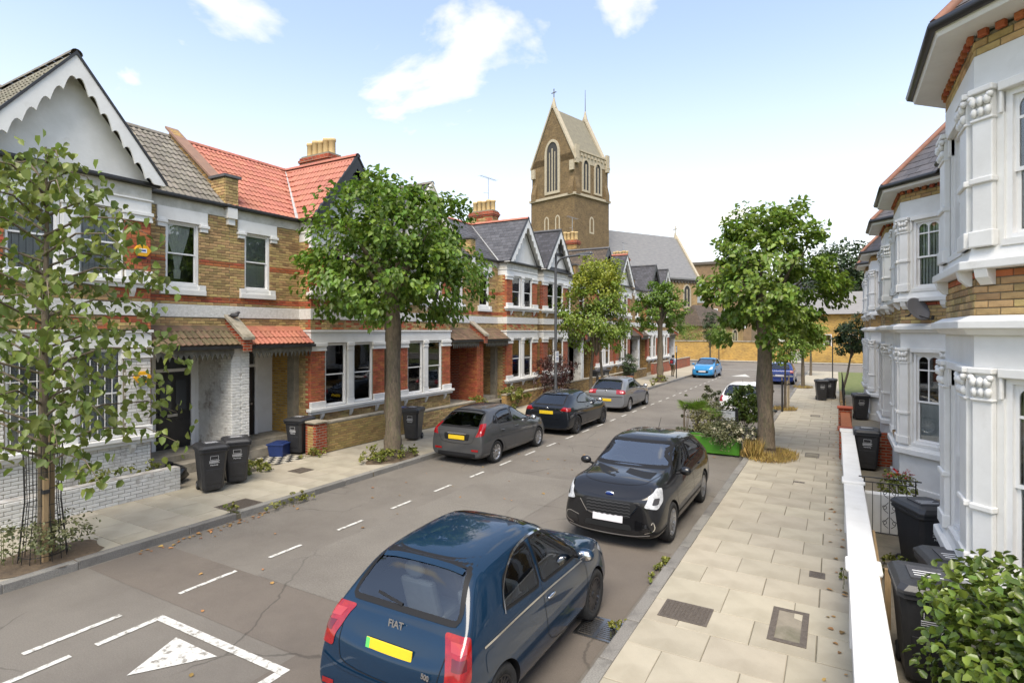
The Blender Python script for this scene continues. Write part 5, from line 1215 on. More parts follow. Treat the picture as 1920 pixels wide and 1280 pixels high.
for k, (x, y, z, r, lab) in enumerate([(.3, 95, 17.0, 6.5, 'big dark tree rising behind the far yellow building'), (6, 100, 14, 5.5, 'dark tree beyond the far building towards the right terrace'), (9, 80, 12, 4.0, 'dark tree showing above the end of the right terrace')]):
    small_tree(lab, x, y, 4, z, r, .35, L_dark, 50 + k, .5, 130, 40)
# -- shrubs
def shrub(label, c, r, n, mat, seed, ls=.08, name='shrub', cat='shrub', six=True, stem=True):
    t = thing(name, label, cat); crown('leaves', t, c, r, max(8, n // 30), 30, .32 * r[0], ls, mat, seed, .35, .2, six=six, low=-.9)
    b = MB(); rg = random.Random(seed)
    for k in range(6): a = rg.uniform(0, 6.28); b.tube([(c[0] + math.cos(a) * .05, c[1] + math.sin(a) * .05, c[2] - r[2] - .05), (c[0] + math.cos(a) * r[0] * .6, c[1] + math.sin(a) * r[1] * .6, c[2] + r[2] * .4)], [.018, .006], 5)
    ob('stem', b, M_bark, t); return t
shrub('large glossy evergreen bush in the right front garden, nearest the camera', (1.38, 5.75, 1.0), (.70, .85, .88), 5200, L_laurel, 61, .085)
shrub('low flowering shrub under the glossy bush at the bottom right corner', (.98, 5.35, .4), (.30, .4, .36), 900, L_weed, 62, .06)
shrub('dark red leaved maple shrub beside the lamp post', (-12.2, 25.6, 1.35), (1.1, 1.2, 1.2), 2600, L_red, 63, .12, six=False)
shrub('green hedge plant by the wall behind the black hatchback', (-12.6, 22.3, .6), (.4, 1.0, .5), 1000, L_weed, 64, .09)
t = thing('potted_shrub', 'bushy shrub in a terracotta pot near the far round tree', 'potted plant', (-11.8, 36.0, PT)); b = MB(); b.lathe([(.0, 0), (.22, 0), (.30, .45), (.33, .46), (.33, .52), (.27, .52), (.26, .4)], n=16); ob('pot', b, pm('terracotta', (.42, .16, .07), (.34, .13, .06), 4, .8), t); crown('leaves', t, (0, 0, 1.25), (.5, .5, .75), 40, 30, .2, .09, L_dark, 66, low=-.9)
t = thing('potted_flowers', 'red flowering pot plant in the second right front garden', 'potted plant', (1.05, 13.3, .1)); b = MB(); b.lathe([(0, 0), (.13, 0), (.17, .26), (.15, .26)], n=14); ob('pot', b, pm('terracotta', (.42, .16, .07), (.34, .13, .06), 4, .8), t); crown('leaves', t, (0, 0, .5), (.26, .26, .26), 24, 22, .12, .06, L_weed, 67, low=-.6); crown('flowers', t, (0, -.02, .62), (.26, .26, .2), 14, 8, .06, .045, L_flame, 68, low=-.2)
t = thing('potted_plant', 'small plant in a dark pot by the third porch', 'potted plant', (-13.2, 22.3, .12)); b = MB(); b.lathe([(0, 0), (.15, 0), (.2, .32), (.17, .32)], n=14); ob('pot', b, M_blackpl, t); crown('leaves', t, (0, 0, .55), (.25, .25, .3), 16, 16, .12, .08, L_weed, 69)
# -- weeds in the cracks and round the trees
weed('weeds and ivy round the foot of the left round tree', (-10.55, 11.75, PT), .62, .85, .34, 700, 71, ls=.075)
weed('tuft of weeds in the left gutter before the round tree', (-9.75, 7.9, .0), .16, .65, .22, 260, 72, ls=.05)
weed('single weed growing from the left kerb joint', (-10.0, 6.7, PT - .1), .10, .16, .45, 120, 73, ls=.05)
weed('green weeds in the nearest left front garden by the white wall', (-12.9, 5.6, .1), .3, .7, .85, 500, 74, ls=.07)
weed('second clump of weeds along the white garden wall', (-12.85, 6.7, .1), .25, .35, .75, 260, 75, ls=.07)
weed('bright green ground weeds beside the two left bins', (-12.6, 8.9, PT), .45, .55, .28, 480, 76, ls=.08)
weed('weeds at the foot of the yellow brick pier', (-12.55, 10.9, PT), .2, .5, .2, 220, 77, ls=.07)
weed('weeds under the far round street tree', (-10.45, 38.5, PT), .5, .9, .4, 360, 78, ls=.10)
weed('yellowing weed tuft farther along the left kerb', (-9.95, 35.2, PT), .15, .5, .25, 120, 79, ls=.08)
weed('weed growing by the white wall foot at the bottom of the photo', (.04, 5.6, PT), .13, .30, .38, 420, 80, leafmat('grey_green_weed', (.11, .13, .05), (.15, .15, .06)), .04)
weed('weed in the right gutter beside the black crossover', (-2.3, 8.55, .0), .10, .55, .14, 200, 81, ls=.05)
weed('small weed at the kerb by the drain grating', (-2.25, 6.5, .0), .09, .3, .16, 110, 82, ls=.05)
weed('tiny weed on the right kerb at the photo bottom', (-2.15, 4.75, .05), .09, .12, .14, 90, 83, ls=.04)
weed('weeds on the path inside the open gate', (.75, 9.9, .1), .2, .75, .22, 240, 84, ls=.06)
weed('sprigs of weeds along the base of the white wall', (.09, 9.2, PT), .05, .6, .10, 90, 85, ls=.04)
weed('green plants in the garden behind the dark brick wall', (-13.2, 20.3, .1), .4, .8, .8, 500, 86, ls=.09)
# dry grass in the tree pits
pit('tree_pit', -1.65, 17.5, .75, 1.15, M_soil); pit('tree_pit', -10.55, 11.85, .55, .95, M_soil); pit('tree_pit', -10.5, 3.95, .6, .8, M_soil); pit('tree_pit', -1.95, 27.8, .5, .6, M_soil); pit('tree_pit', -1.75, 39.0, .6, .8, M_soil); pit('tree_pit', -10.45, 38.7, .6, .9, M_soil)
for k, (x, y, rx, ry, n, lab) in enumerate([(-1.6, 17.2, .72, 1.05, 1500, 'straw coloured dry grass round the big right tree'), (-1.95, 27.7, .5, .6, 500, 'dry grass round the staked young tree'), (-1.75, 39, .55, .75, 400, 'dry grass round the slim far street tree')]):
    o = tufts('dry_grass', (x, y, PT), rx, ry, n, .16, L_straw, 90 + k); tag(o, lab, 'grass', kind='stuff')
o = tufts('dry_grass', (-1.95, 16.75, PT), .22, .3, 260, .5, L_straw, 95, lean=.25); tag(o, 'tall dry grass tuft at the trunk of the big right tree', 'grass', kind='stuff')
# fallen leaves in the left gutter
rgn = np.random.default_rng(3); C = np.concatenate([np.stack([rgn.normal(-9.75, .1, 60), rgn.normal(6.3, .6, 60), np.full(60, .012)], 1), np.stack([rgn.uniform(-9.8, -3, 70), rgn.uniform(3, 20, 70), np.full(70, .014)], 1), np.stack([rgn.uniform(-.1, .12, 60), rgn.uniform(6, 28, 60), np.full(60, PT + .012)], 1)])
me = leaf_mesh('fallen_leaves', C, rnd_unit(rgn, len(C)) * np.array([1, 1, .1]), np.array([0, 0, 1]) + rnd_unit(rgn, len(C)) * .25, rgn.uniform(.04, .09, len(C)), .8, .1, leafmat('fallen_leaf', (.34, .2, .06), (.26, .13, .05), .4, .1, .8)); o = ob('fallen_leaves', me, None); tag(o, 'scattered dry fallen leaves on the road and pavements', 'leaves', kind='stuff')
# ================================================================ cars
M_tyre = pm('tyre', (.014, .014, .014), (.022, .022, .022), 20, .85, coords='OBJ')
M_alloy = pm('alloy', (.55, .55, .56), (.45, .45, .46), 5, .3, metal=.9, coords='OBJ')
M_alloy_d = pm('dark_alloy', (.10, .10, .105), (.07, .07, .075), 5, .35, metal=.8, coords='OBJ')
M_trim = pm('car_black_trim', (.010, .010, .011), rough=.6, spec=.25)
M_inner = pm('car_interior', (.03, .03, .032), (.045, .045, .045), 6, .8, coords='OBJ')
M_seatw = pm('pale_seat', (.55, .55, .53), (.48, .48, .46), 6, .7, coords='OBJ')
M_chrome = pm('chrome', (.75, .75, .75), rough=.12, metal=1)
M_red_l = pm('red_lamp', (.30, .006, .009), (.20, .003, .006), 18, .12, coat=1, coords='OBJ')
M_clear_l = pm('clear_lamp', (.62, .64, .66), (.35, .36, .38), 22, .1, coat=1, coords='OBJ')
M_plate_y = pm('yellow_plate', (.72, .50, .02), (.66, .45, .02), 6, .45, coords='OBJ')
M_plate_w = pm('white_plate', (.62, .60, .62), rough=.45)
M_ev = pm('green_flash', (.1, .5, .12), rough=.4)
G_car = glass_mat('car_glass', (.60, .64, .64), .06)
def paint(name, c, metal=.3, rough=.2): return pm(name, c, tuple(x * .93 for x in c), 3, .35, metal=0, spec=.08, coat=1, coords='OBJ', back=(.02, .02, .022))
def chaikin(p, it=2, closed=True):
    for _ in range(it):
        q = []; n = len(p)
        for i in range(n if closed else n - 1): a, c = p[i], p[(i + 1) % n]; q += [(a[0] * .75 + c[0] * .25, a[1] * .75 + c[1] * .25), (a[0] * .25 + c[0] * .75, a[1] * .25 + c[1] * .75)]
        p = q if closed else [p[0]] + q + [p[-1]]
    return p
def rounded(p, r=.05):
    out = []; n = len(p)
    for i in range(n):
        a, c, e = Vector(p[i - 1]), Vector(p[i]), Vector(p[(i + 1) % n]); d0 = min(r, (a - c).length * .35); d1 = min(r, (e - c).length * .35)
        q0 = c + (a - c).normalized() * d0; q1 = c + (e - c).normalized() * d1
        for t in (0, .25, .5, .75, 1): q = q0.lerp(c, t).lerp(c.lerp(q1, t), t); out.append((q.x, q.y))
    return out
def resample(p, n):
    P = [Vector((*q, 0)) for q in p]; L = [0]
    for i in range(len(P)): L.append(L[-1] + (P[(i + 1) % len(P)] - P[i]).length)
    out = []; j = 0
    for k in range(n):
        t = L[-1] * k / n
        while L[j + 1] < t: j += 1
        f = (t - L[j]) / max(1e-9, L[j + 1] - L[j]); q = P[j].lerp(P[(j + 1) % len(P)], f); out.append((q.x, q.y))
    return out
def inset(p, d):
    n = len(p); A = area2(p); out = []
    for i in range(n):
        a, b_, c = Vector(p[i - 1]), Vector(p[i]), Vector(p[(i + 1) % n]); t = (c - a).normalized(); nn = Vector((-t.y, t.x)) * (1 if A > 0 else -1); q = b_ + nn * d; out.append((q.x, q.y))
    return out
class Car:
    """body = smooth loft of a few cross-sections, wheel wells cut out, glazing / lamps / seams laid on by projection.
    local axes: x to the car's left... here x lateral, y forward, z up; origin on the ground under the middle"""
    def __init__(self, name, label, L, Wd, H, st, wheels, wr, pmat, loc, heading, rim=None, spokes=10, arch=None):
        self.root = thing('parked_car', label, 'car', loc, heading); self.L, self.W, self.H = L, Wd, H
        self.pm = pmat; w = Wd / 2
        # stations: (y_low, y_belt, y_top, width, zbot, zshoulder, zbelt, wbelt, ztop, wtop)
        rows = []
        for (yl, yb, yt, ww, zb, zsh, zbe, wb, zt, wt) in st:
            m = lambda a, c, t: a + (c - a) * t
            rows.append([(0, yl, zb), (.78 * ww, yl, zb), (.965 * ww, yl, zb + .07), (ww, yl, m(zb, zsh, .5)), (.985 * ww, m(yl, yb, .5), zsh), (wb, yb, zbe), (m(wb, wt, .5) + .012, m(yb, yt, .5), m(zbe, zt, .5)), (wt, yt, zt - .035 if zt > zbe + .1 else zt), (wt * .55, yt, zt - .002), (0, yt, zt)])
        nr = 10; n = len(rows); bm = bmesh.new(); V = []
        for r in rows:
            V.append([bm.verts.new((x * w, y, z)) for x, y, z in r] + [bm.verts.new((-x * w, y, z)) for x, y, z in r[1:-1]][::-1])
        k = len(V[0])
        for i in range(n - 1):
            for j in range(k): bm.faces.new((V[i][j], V[i][(j + 1) % k], V[i + 1][(j + 1) % k], V[i + 1][j]))
        # end caps as quad strips
        for i, rev in ((0, False), (n - 1, True)):
            ring_ = V[i]
            for j in range(nr - 1):
                a, b_, c, d = ring_[j], ring_[j + 1], ring_[(k - j - 1) % k], ring_[(k - j) % k]
                f = [a, b_, c, d] if j and j < nr - 2 else ([a, b_, c] if j == 0 else [a, b_, d])
                f = list(dict.fromkeys(f))
                if rev: f = f[::-1]
                bm.faces.new(f)
        bmesh.ops.recalc_face_normals(bm, faces=bm.faces)
        me = bpy.data.meshes.new('tmp'); bm.to_mesh(me); bm.free()
        o = bpy.data.objects.new('tmp', me); md = o.modifiers.new('s', 'SUBSURF'); md.levels = md.render_levels = 3
        m2 = baked(o); TS.collection.objects.unlink(o); co = np.zeros(len(m2.vertices) * 3); m2.vertices.foreach_get('co', co); co = co.reshape(-1, 3)
        # bring the smoothed body to its true length, width and height
        lo, hi = co.min(0), co.max(0); co[:, 0] *= Wd / (hi[0] - lo[0]); co[:, 1] = (co[:, 1] - (lo[1] + hi[1]) / 2) * L / (hi[1] - lo[1]); zb = lo[2]; co[:, 2] = .16 + (co[:, 2] - zb) * (H - .16) / (hi[2] - zb)
        m2.vertices.foreach_set('co', co.ravel()); m2.update(); o.modifiers.clear(); o.data = m2
        # wheel wells
        arch = arch or wr + .035; cut = MB()
        for y in wheels:
            for sg in (-1, 1): cut.lathe([(0, sg * (w - .27)), (arch, sg * (w - .27)), (arch, sg * (w + .2)), (0, sg * (w + .2))], (0, y, wr), 40, axis='x')
        cm = cut.mesh('cut', M_trim); bmc = bmesh.new(); bmc.from_mesh(cm); bmesh.ops.remove_doubles(bmc, verts=bmc.verts, dist=1e-5); bmesh.ops.recalc_face_normals(bmc, faces=bmc.faces); bmc.to_mesh(cm); bmc.free()
        co_ = bpy.data.objects.new('cut', cm); TS.collection.objects.link(co_); m2.materials.clear(); m2.materials.append(pmat); m2.materials.append(M_trim)
        bmd = o.modifiers.new('b', 'BOOLEAN'); bmd.object = co_; bmd.operation = 'DIFFERENCE'; bmd.solver = 'EXACT'; bmd.material_mode = 'TRANSFER'
        m3 = baked(o); bpy.data.objects.remove(o); bpy.data.objects.remove(co_)
        self.bvh = BVHTree.FromPolygons([v.co for v in m2.vertices], [tuple(p.vertices) for p in m2.polygons])
        self.me = m3; self.holes = []
        self.wheels(wheels, wr, rim or M_alloy, spokes)
    def ray(self, view, a, b_):
        """point of the body under (a, b) in the side (y,z), rear / front (x,z) or top (x,y) view"""
        o, d = {'L': ((-3, a, b_), (1, 0, 0)), 'R': ((3, a, b_), (-1, 0, 0)), 'B': ((a, -5, b_), (0, 1, 0)), 'F': ((a, 5, b_), (0, -1, 0)), 'T': ((a, b_, 4), (0, 0, -1)), **{k: ((sx * (self.W / 2 - .12 + .707 * 4) + sx * .707 * a, sy * (self.L / 2 - .15 + .707 * 4) - sy * .707 * a, b_), (-sx * .707, -sy * .707, 0)) for k, sx, sy in (('BR', 1, -1), ('BL', -1, -1), ('FR', 1, 1), ('FL', -1, 1))}}[view]
        h = self.bvh.ray_cast(Vector(o), Vector(d)); return (h[0], Vector(d)) if h[0] is not None else (None, Vector(d))
    def patch(self, name, view, poly, mat, off=.004, rings=5, n=64, parent=None, smooth=2, ring=None):
        """a skin following the body: a filled outline, or with ring=(out,in) only its border"""
        p = resample(rounded(poly, .055 if smooth == 2 else .03) if smooth else poly, n); b = MB(); ls = []
        if ring: lev = [inset(p, -ring[0]), inset(p, (ring[1] - ring[0]) / 2), inset(p, ring[1])]
        else:
            cx = sum(q[0] for q in p) / n; cy = sum(q[1] for q in p) / n; lev = [[(cx + (x - cx) * f, cy + (y - cy) * f) for x, y in p] for f in [1 - i / rings for i in range(rings)]] + [[(cx, cy)]]
        P = []; last = None
        for lv in lev:
            row = []
            for a, c in lv:
                h, d = self.ray(view, a, c)
                if h is None: h = last if last is not None else Vector((0, 0, 0))
                else: h = h - d * off; last = h
                row.append(h)
            P.append(row)
        vs = [v for r in P for v in r]; fs = []
        for i in range(len(P) - 1):
            if len(P[i + 1]) == 1: fs += [(i * n + j, i * n + (j + 1) % n, (i + 1) * n) for j in range(n)]
            else: fs += [(i * n + j, i * n + (j + 1) % n, (i + 1) * n + (j + 1) % n, (i + 1) * n + j) for j in range(n)]
        b.add(vs, fs, 0, True); me = b.mesh(name, mat, False); bm = bmesh.new(); bm.from_mesh(me); bmesh.ops.recalc_face_normals(bm, faces=bm.faces)
        d = self.ray(view, 0, .5)[1]
        if sum((f.normal.dot(d) * f.calc_area() for f in bm.faces)) > 0: bmesh.ops.reverse_faces(bm, faces=bm.faces)
        bm.to_mesh(me); bm.free(); return ob(name, me, None, parent or self.root)
    def strip(self, name, view, pts, w, mat, off=.003, parent=None, smooth=2):
        p = chaikin(pts, smooth, False) if len(pts) > 2 and smooth else pts; q = []
        for i in range(len(p) - 1):
            for k in range(6): q.append((p[i][0] + (p[i + 1][0] - p[i][0]) * k / 6, p[i][1] + (p[i + 1][1] - p[i][1]) * k / 6))
        q.append(p[-1]); b = MB(); vs = []
        for i, c in enumerate(q):
            t = (Vector(q[min(i + 1, len(q) - 1)]) - Vector(q[max(i - 1, 0)])).normalized(); nn = Vector((-t.y, t.x)) * w / 2
            for s in (1, -1):
                h, d = self.ray(view, c[0] + nn.x * s, c[1] + nn.y * s); vs.append((h - d * off) if h is not None else (vs[-2] if len(vs) > 1 else Vector((0, 0, .5))))
        b.add(vs, [(2 * i, 2 * i + 1, 2 * i + 3, 2 * i + 2) for i in range(len(q) - 1)], 0, True); return ob(name, b, mat, parent or self.root, uv=False)
    def glass(self, name, view, poly, frame=.03, mat=None, hole=True):
        mr = [(-x, z) for x, z in poly][::-1]
        g = self.patch(name, view, poly, mat or G_car, .004); self.patch('window_seal', view, poly, M_trim, .006, ring=(.012, frame), parent=g)
        if hole: self.holes.append((view, resample(rounded(poly), 56)))
        return g
    def both(self, f, *a, **k):
        for v in ('L', 'R'): f(a[0], v, *a[1:], **k)
    def wheels(self, ys, r, rim, spokes):
        for y in ys:
            for sg in (-1, 1):
                wl = bpy.data.objects.new('wheel', None); link(wl, self.root); x = sg * (self.W / 2 - .125); wl.location = (x, y, r); wl.empty_display_size = .1; s = sg
                b = MB(); b.lathe([(r * .66, -.10 * s), (r * .93, -.105 * s), (r, -.07 * s), (r, .07 * s), (r * .93, .105 * s), (r * .68, .10 * s), (r * .66, .06 * s)], n=36, axis='x'); ob('tyre', b, M_tyre, wl, uv=False)
                b = MB(); b.lathe([(r * .67, .10 * s), (r * .63, .10 * s), (r * .60, .02 * s), (r * .60, -.08 * s)], n=36, axis='x')
                for k in range(spokes):
                    a = 2 * math.pi * k / spokes; u = Vector((0, math.cos(a), math.sin(a))); v = Vector((0, -math.sin(a), math.cos(a))); w0, w1 = r * .075, r * (.35 / spokes + .03)
                    x0, x1 = .075 * s, .09 * s; q = [u * r * .08 - v * w0, u * r * .62 - v * w1, u * r * .62 + v * w1, u * r * .08 + v * w0]
                    b.prism([t_ + Vector((x0 if i in (0, 3) else x1, 0, 0)) for i, t_ in enumerate(q)], Vector((-.03 * s, 0, 0)))
                b.lathe([(0, .085 * s), (r * .14, .083 * s), (r * .15, .05 * s)], n=14, axis='x'); ob('rim', b, rim, wl, uv=False)
                b = MB(); b.lathe([(0, -.0 * s), (r * .45, .0), (r * .45, -.02 * s)], n=24, axis='x'); ob('brake_disc', b, pm('brake_steel', (.22, .21, .2), rough=.4, metal=.8), wl, uv=False)
    def box(self, name, x, y, z, mat, parent=None, bevel=.01):
        b = MB(); b.box(*x, *y, *z); return ob(name, b, mat, parent or self.root, bevel=bevel)
    def mirrors(self, y, z, w, mat):
        for sg in (-1, 1):
            b = MB(); b.ball((sg * (w + .10), y, z), (.11, .07, .075), 14); m = ob('door_mirror', b, mat, self.root, uv=False)
            b = MB(); b.tube([(sg * (w - .06), y + .03, z - .05), (sg * (w + .05), y, z - .03)], .022, 6); ob('mirror_arm', b, M_trim, m); b = MB(); b.ball((sg * (w + .10), y - .045, z), (.09, .03, .058), 12); ob('mirror_glass', b, M_chrome, m, uv=False)
    def plate(self, view, x0, z, w, h, mat, tilt=0, ev=False):
        hit, d = self.ray(view, 0, z); y = hit.y - d.y * .012; b = MB(); b.box(x0 - w / 2, x0 + w / 2, -.006, .006, -h / 2, h / 2); o = ob('number_plate', b, mat, self.root, (0, y, z), bevel=.004); o.rotation_euler = (tilt, 0, 0)
        if ev: b = MB(); b.box(x0 - w / 2 + .002, x0 - w / 2 + .045, -.0075, .0075, -h / 2 + .002, h / 2 - .002); ob('plate_flash', b, M_ev, o)
        return o
    def cabin(self, y0, y1, zf, seat, zs=.95):
        """floor, dashboard and seats seen through the glass"""
        w = self.W / 2; R_ = self.root; s = bpy.data.objects.new('cabin', None); link(s, R_); s.empty_display_size = .1
        b = MB(); b.box(-w + .12, w - .12, y0, y1, zf, zf + .04).box(-w + .12, w - .12, y1 - .45, y1 + .1, zf + .04, zs - .02); ob('dashboard', b, M_inner, s, bevel=.03)
        for x in (-.36, .36):
            for yy, nm in ((y1 - 1.15, 'front_seat'), (y0 + .42, 'rear_seat')):
                b = MB(); b.box(x - .23, x + .23, yy - .02, yy + .48, zf + .1, zf + .33); b.prism([(x - .22, yy + .06, zf + .3), (x - .22, yy - .06, zf + .3), (x - .20, yy - .22, zs + .06), (x - .20, yy - .12, zs + .06)], (.43, 0, 0)); q = ob(nm, b, seat, s, bevel=.04)
                b = MB(); b.ball((x, yy - .2, zs + .17), (.13, .05, .09), 12); ob('headrest', b, seat, q, uv=False)
        b = MB(); b.tube([(.36 + .18 * math.cos(t), y1 - .52 + .05 * math.sin(t), zs + .02 + .17 * math.sin(t)) for t in np.linspace(0, 2 * math.pi, 25)], .014, 6); ob('steering_wheel', b, M_inner, s)
    def finish(self):
        """open the body behind the glass and keep it as one mesh"""
        bm = bmesh.new(); bm.from_mesh(self.me); kill = []
        ax = {'L': (1, 2), 'R': (1, 2), 'B': (0, 2), 'F': (0, 2)}
        hs_ = [(v, inset(p, .012)) for v, p in self.holes]
        bm.faces.ensure_lookup_table()
        def inside(p, q):
            c = False; n = len(q)
            for i in range(n):
                (x0, y0), (x1, y1) = q[i], q[i - 1]
                if (y0 > p[1]) != (y1 > p[1]) and p[0] < (x1 - x0) * (p[1] - y0) / (y1 - y0) + x0: c = not c
            return c
        for f in bm.faces:
            c = f.calc_center_median(); nn = f.normal
            for v, p in hs_:
                if v == 'L' and (c.x > -.2 or nn.x > -.2): continue
                if v == 'R' and (c.x < .2 or nn.x < .2): continue
                if v == 'B' and (c.y > 0 or nn.y > -.1): continue
                if v == 'F' and (c.y < -.3 or nn.y < .08): continue
                a, e = ax[v]
                if inside((c[a], c[e]), p) and all(inside((vv.co[a], vv.co[e]), p) for vv in f.verts): kill.append(f); break
        bmesh.ops.delete(bm, geom=kill, context='FACES'); 
        for f in bm.faces: f.smooth = True
        bm.to_mesh(self.me); bm.free()
        me = self.me
        if hasattr(me, 'set_sharp_from_angle'): me.set_sharp_from_angle(angle=R(38))
        ob('body', me, None, self.root)
def hatch(L, H, tail=.32, roof_r=.62, roof_f=2.0, cowl=2.72, hood=.98, nose=.74, belt=.93, beltr=.98, wt=.70, tumble=.93, rear_w=.93, nose_w=.86, tb=.99, tuck=0.):
    """cross-sections of a hatchback from tail (y=0) to nose (y=L)"""
    k = tuck; S_ = [(.02, .02 + .2 * k, .03 + .5 * k, rear_w - .07, .34, .60, .74, rear_w - .12, .80, .62),
          (.0, .04 + .4 * k, .07 + .9 * k, rear_w, .25, .68, beltr - .12, rear_w - .05, tb - .05, .70),
          (.06 + .2 * k, .10 + .7 * k, .14 + 1.1 * k, rear_w + .035, .20, .74, beltr - .03, tumble - .02, tb + .0, .74),
          (.28, tail + .02, roof_r - .10, .985, .19, .78, beltr, tumble, H - .10, wt - .02),
          (.62, .66, roof_r + .12, 1.0, .185, .78, beltr - .01, tumble + .01, H - .025, wt),
          (L * .42, L * .42, L * .44, 1.0, .18, .76, belt + .015, tumble + .01, H + .012, wt + .02),
          (roof_f - .12, roof_f - .1, roof_f - .12, 1.0, .18, .76, belt, tumble + .01, H - .015, wt + .01),
          (roof_f + .25, roof_f + .28, roof_f + .12, 1.0, .18, .76, belt - .005, tumble + .01, H - .10, wt),
          (cowl, cowl - .02, cowl - .05, .995, .18, .74, belt - .03, tumble - .01, hood + .03, .74),
          (cowl + .30, cowl + .3, cowl + .24, .99, .18, .73, belt - .07, .90, hood, .74),
          (L - .42, L - .42, L - .44, .97, .19, .68, nose + .10, .86, nose + .15, .70),
          (L - .14, L - .15, L - .20, nose_w + .03, .20, .58, nose - .0, nose_w - .10, nose + .03, .60),
          (L - .0, L - .03, L - .08, nose_w - .12, .26, .48, nose - .13, nose_w - .22, nose - .10, .46)]
    return [(a, b_, c, *r) for a, b_, c, *r in S_]
def doors(C, ys, zt, zb, handle, mat, hz=.80):
    for v in ('L', 'R'):
        for pl in ys: C.strip('door_seam', v, pl, .007, M_trim, .0035)
        for y in handle:
            s = -1 if v == 'L' else 1; h, d = C.ray(v, y, hz); b = MB(); b.ball((h.x + s * .012, y, hz), (.018, .10, .018), 10); ob('door_handle', b, mat, C.root, uv=False)
def wiper(C, y_view, pts): C.strip('wiper', y_view, pts, .022, M_trim, .018, smooth=0)
UP = Vector((0, 0, 1))
# ---- 1: dark blue small hatchback, seen from behind
P_blue = paint('deep_blue_paint', (.004, .02, .046), .55, .25)
C = Car('parked_car', 'dark blue small hatchback nearest the camera, rear towards us', 3.63, 1.68, 1.525,
        hatch(3.63, 1.525, tail=.30, roof_r=.62, roof_f=1.95, cowl=2.62, hood=1.03, nose=.80, belt=.96, beltr=1.02, wt=.66, tumble=.91, rear_w=.93, nose_w=.90, tb=1.05, tuck=.13), (-1.17, 1.15), .305, P_blue, (-3.42, 5.5, 0), R(.5), M_alloy_d, 18)
C.glass('rear_window', 'B', [(-.60, 1.07), (.60, 1.07), (.61, 1.15), (.50, 1.45), (-.50, 1.45), (-.61, 1.15)], .03)
for v in 'LR':
    C.glass('side_window', v, [(-1.04, 1.03), (-.32, .99), (-.32, 1.42), (-.60, 1.40), (-.92, 1.25)], .016); C.glass('side_window', v, [(-.25, .99), (.70, .95), (.73, .98), (.36, 1.28), (.05, 1.41), (-.25, 1.425)], .016)
    C.strip('chrome_line', v, [(-1.42, .885), (-.8, .90), (.2, .89), (1.25, .83)], .018, M_chrome, .006); C.strip('window_chrome', v, [(-1.02, 1.0), (-.97, 1.2), (-.62, 1.41), (-.1, 1.445), (.3, 1.36), (.72, 1.0)], .016, M_chrome, .009)
C.glass('windscreen', 'F', [(-.60, 1.06), (.60, 1.06), (.50, 1.42), (-.50, 1.42)], .04)
for x in (-.66, .66):
    v = 'BR' if x > 0 else 'BL'; C.patch('tail_lamp', v, [(-.15, .70), (.08, .72), (.10, 1.03), (-.10, 1.03)], M_red_l, .012, smooth=1); C.patch('lamp_inner', v, [(-.09, .82), (.04, .82), (.045, .90), (-.075, .90)], pm('dark_red_lamp', (.10, .0, .004), rough=.15, coat=1), .016, smooth=0); C.patch('lamp_inner', v, [(-.075, .93), (.05, .93), (.055, .99), (-.065, .99)], pm('pale_red_lamp2', (.34, .03, .03), rough=.12, coat=1), .016, smooth=0)
    C.patch('head_lamp', 'F', [(x - .12, .62), (x + .10, .64), (x + .10, .82), (x - .10, .82)], M_clear_l, .008)
    b_ = C.patch('reflector', 'B', [(x - .07, .36), (x + .07, .36), (x + .07, .41), (x - .07, .41)], M_red_l, .006, smooth=0)
C.strip('tailgate_seam', 'B', [(-.60, 1.02), (-.565, .72), (-.50, .56), (.50, .56), (.565, .72), (.60, 1.02)], .008, M_trim, .004); C.strip('bumper_crease', 'B', [(-.75, .62), (-.5, .53), (.5, .53), (.75, .62)], .02, P_blue, .012)
C.patch('lower_valance', 'B', [(-.5, .23), (.5, .23), (.56, .33), (-.56, .33)], M_trim, .006, smooth=1)
C.plate('B', 0, .80, .52, .112, M_plate_y, R(-12), True); wiper(C, 'B', [(-.02, 1.11), (-.33, 1.15)])
h, d = C.ray('B', 0, .98); text('badge', 'FIAT', .088, basis(h + Vector((0, -.012, 0)), (1, 0, 0), (0, .2, 1)), M_chrome, C.root, .003, bold=.002)
h, d = C.ray('B', .44, .72); text('badge', '500', .062, basis(h + Vector((0, -.014, 0)), (1, -.16, 0), (0, .1, 1)), M_chrome, C.root, .003, bold=.002)
doors(C, [[(-.27, 1.0), (-.29, .7), (-.20, .32), (.78, .27)], [(.72, .99), (.86, .8), (.86, .45), (.78, .27)]], 0, 0, (-.12,), M_chrome, .82)
C.strip('sunroof_seam', 'T', [(-.50, -.15), (.50, -.15)], .008, M_trim, .004); C.patch('glass_roof', 'T', [(-.47, -.12), (.47, -.12), (.45, .45), (-.45, .45)], pm('black_glass', (.01, .012, .014), rough=.04, coat=1), .004, smooth=1)
C.strip('roof_spoiler', 'T', [(-.47, -1.25), (.47, -1.25)], .05, P_blue, .015, smooth=0); C.patch('fuel_flap', 'R', [(-1.42, .66), (-1.24, .66), (-1.24, .84), (-1.42, .84)], P_blue, .004)
C.mirrors(.62, 1.0, .80, P_blue); C.cabin(-1.15, .85, .30, M_seatw, .98); C.finish()
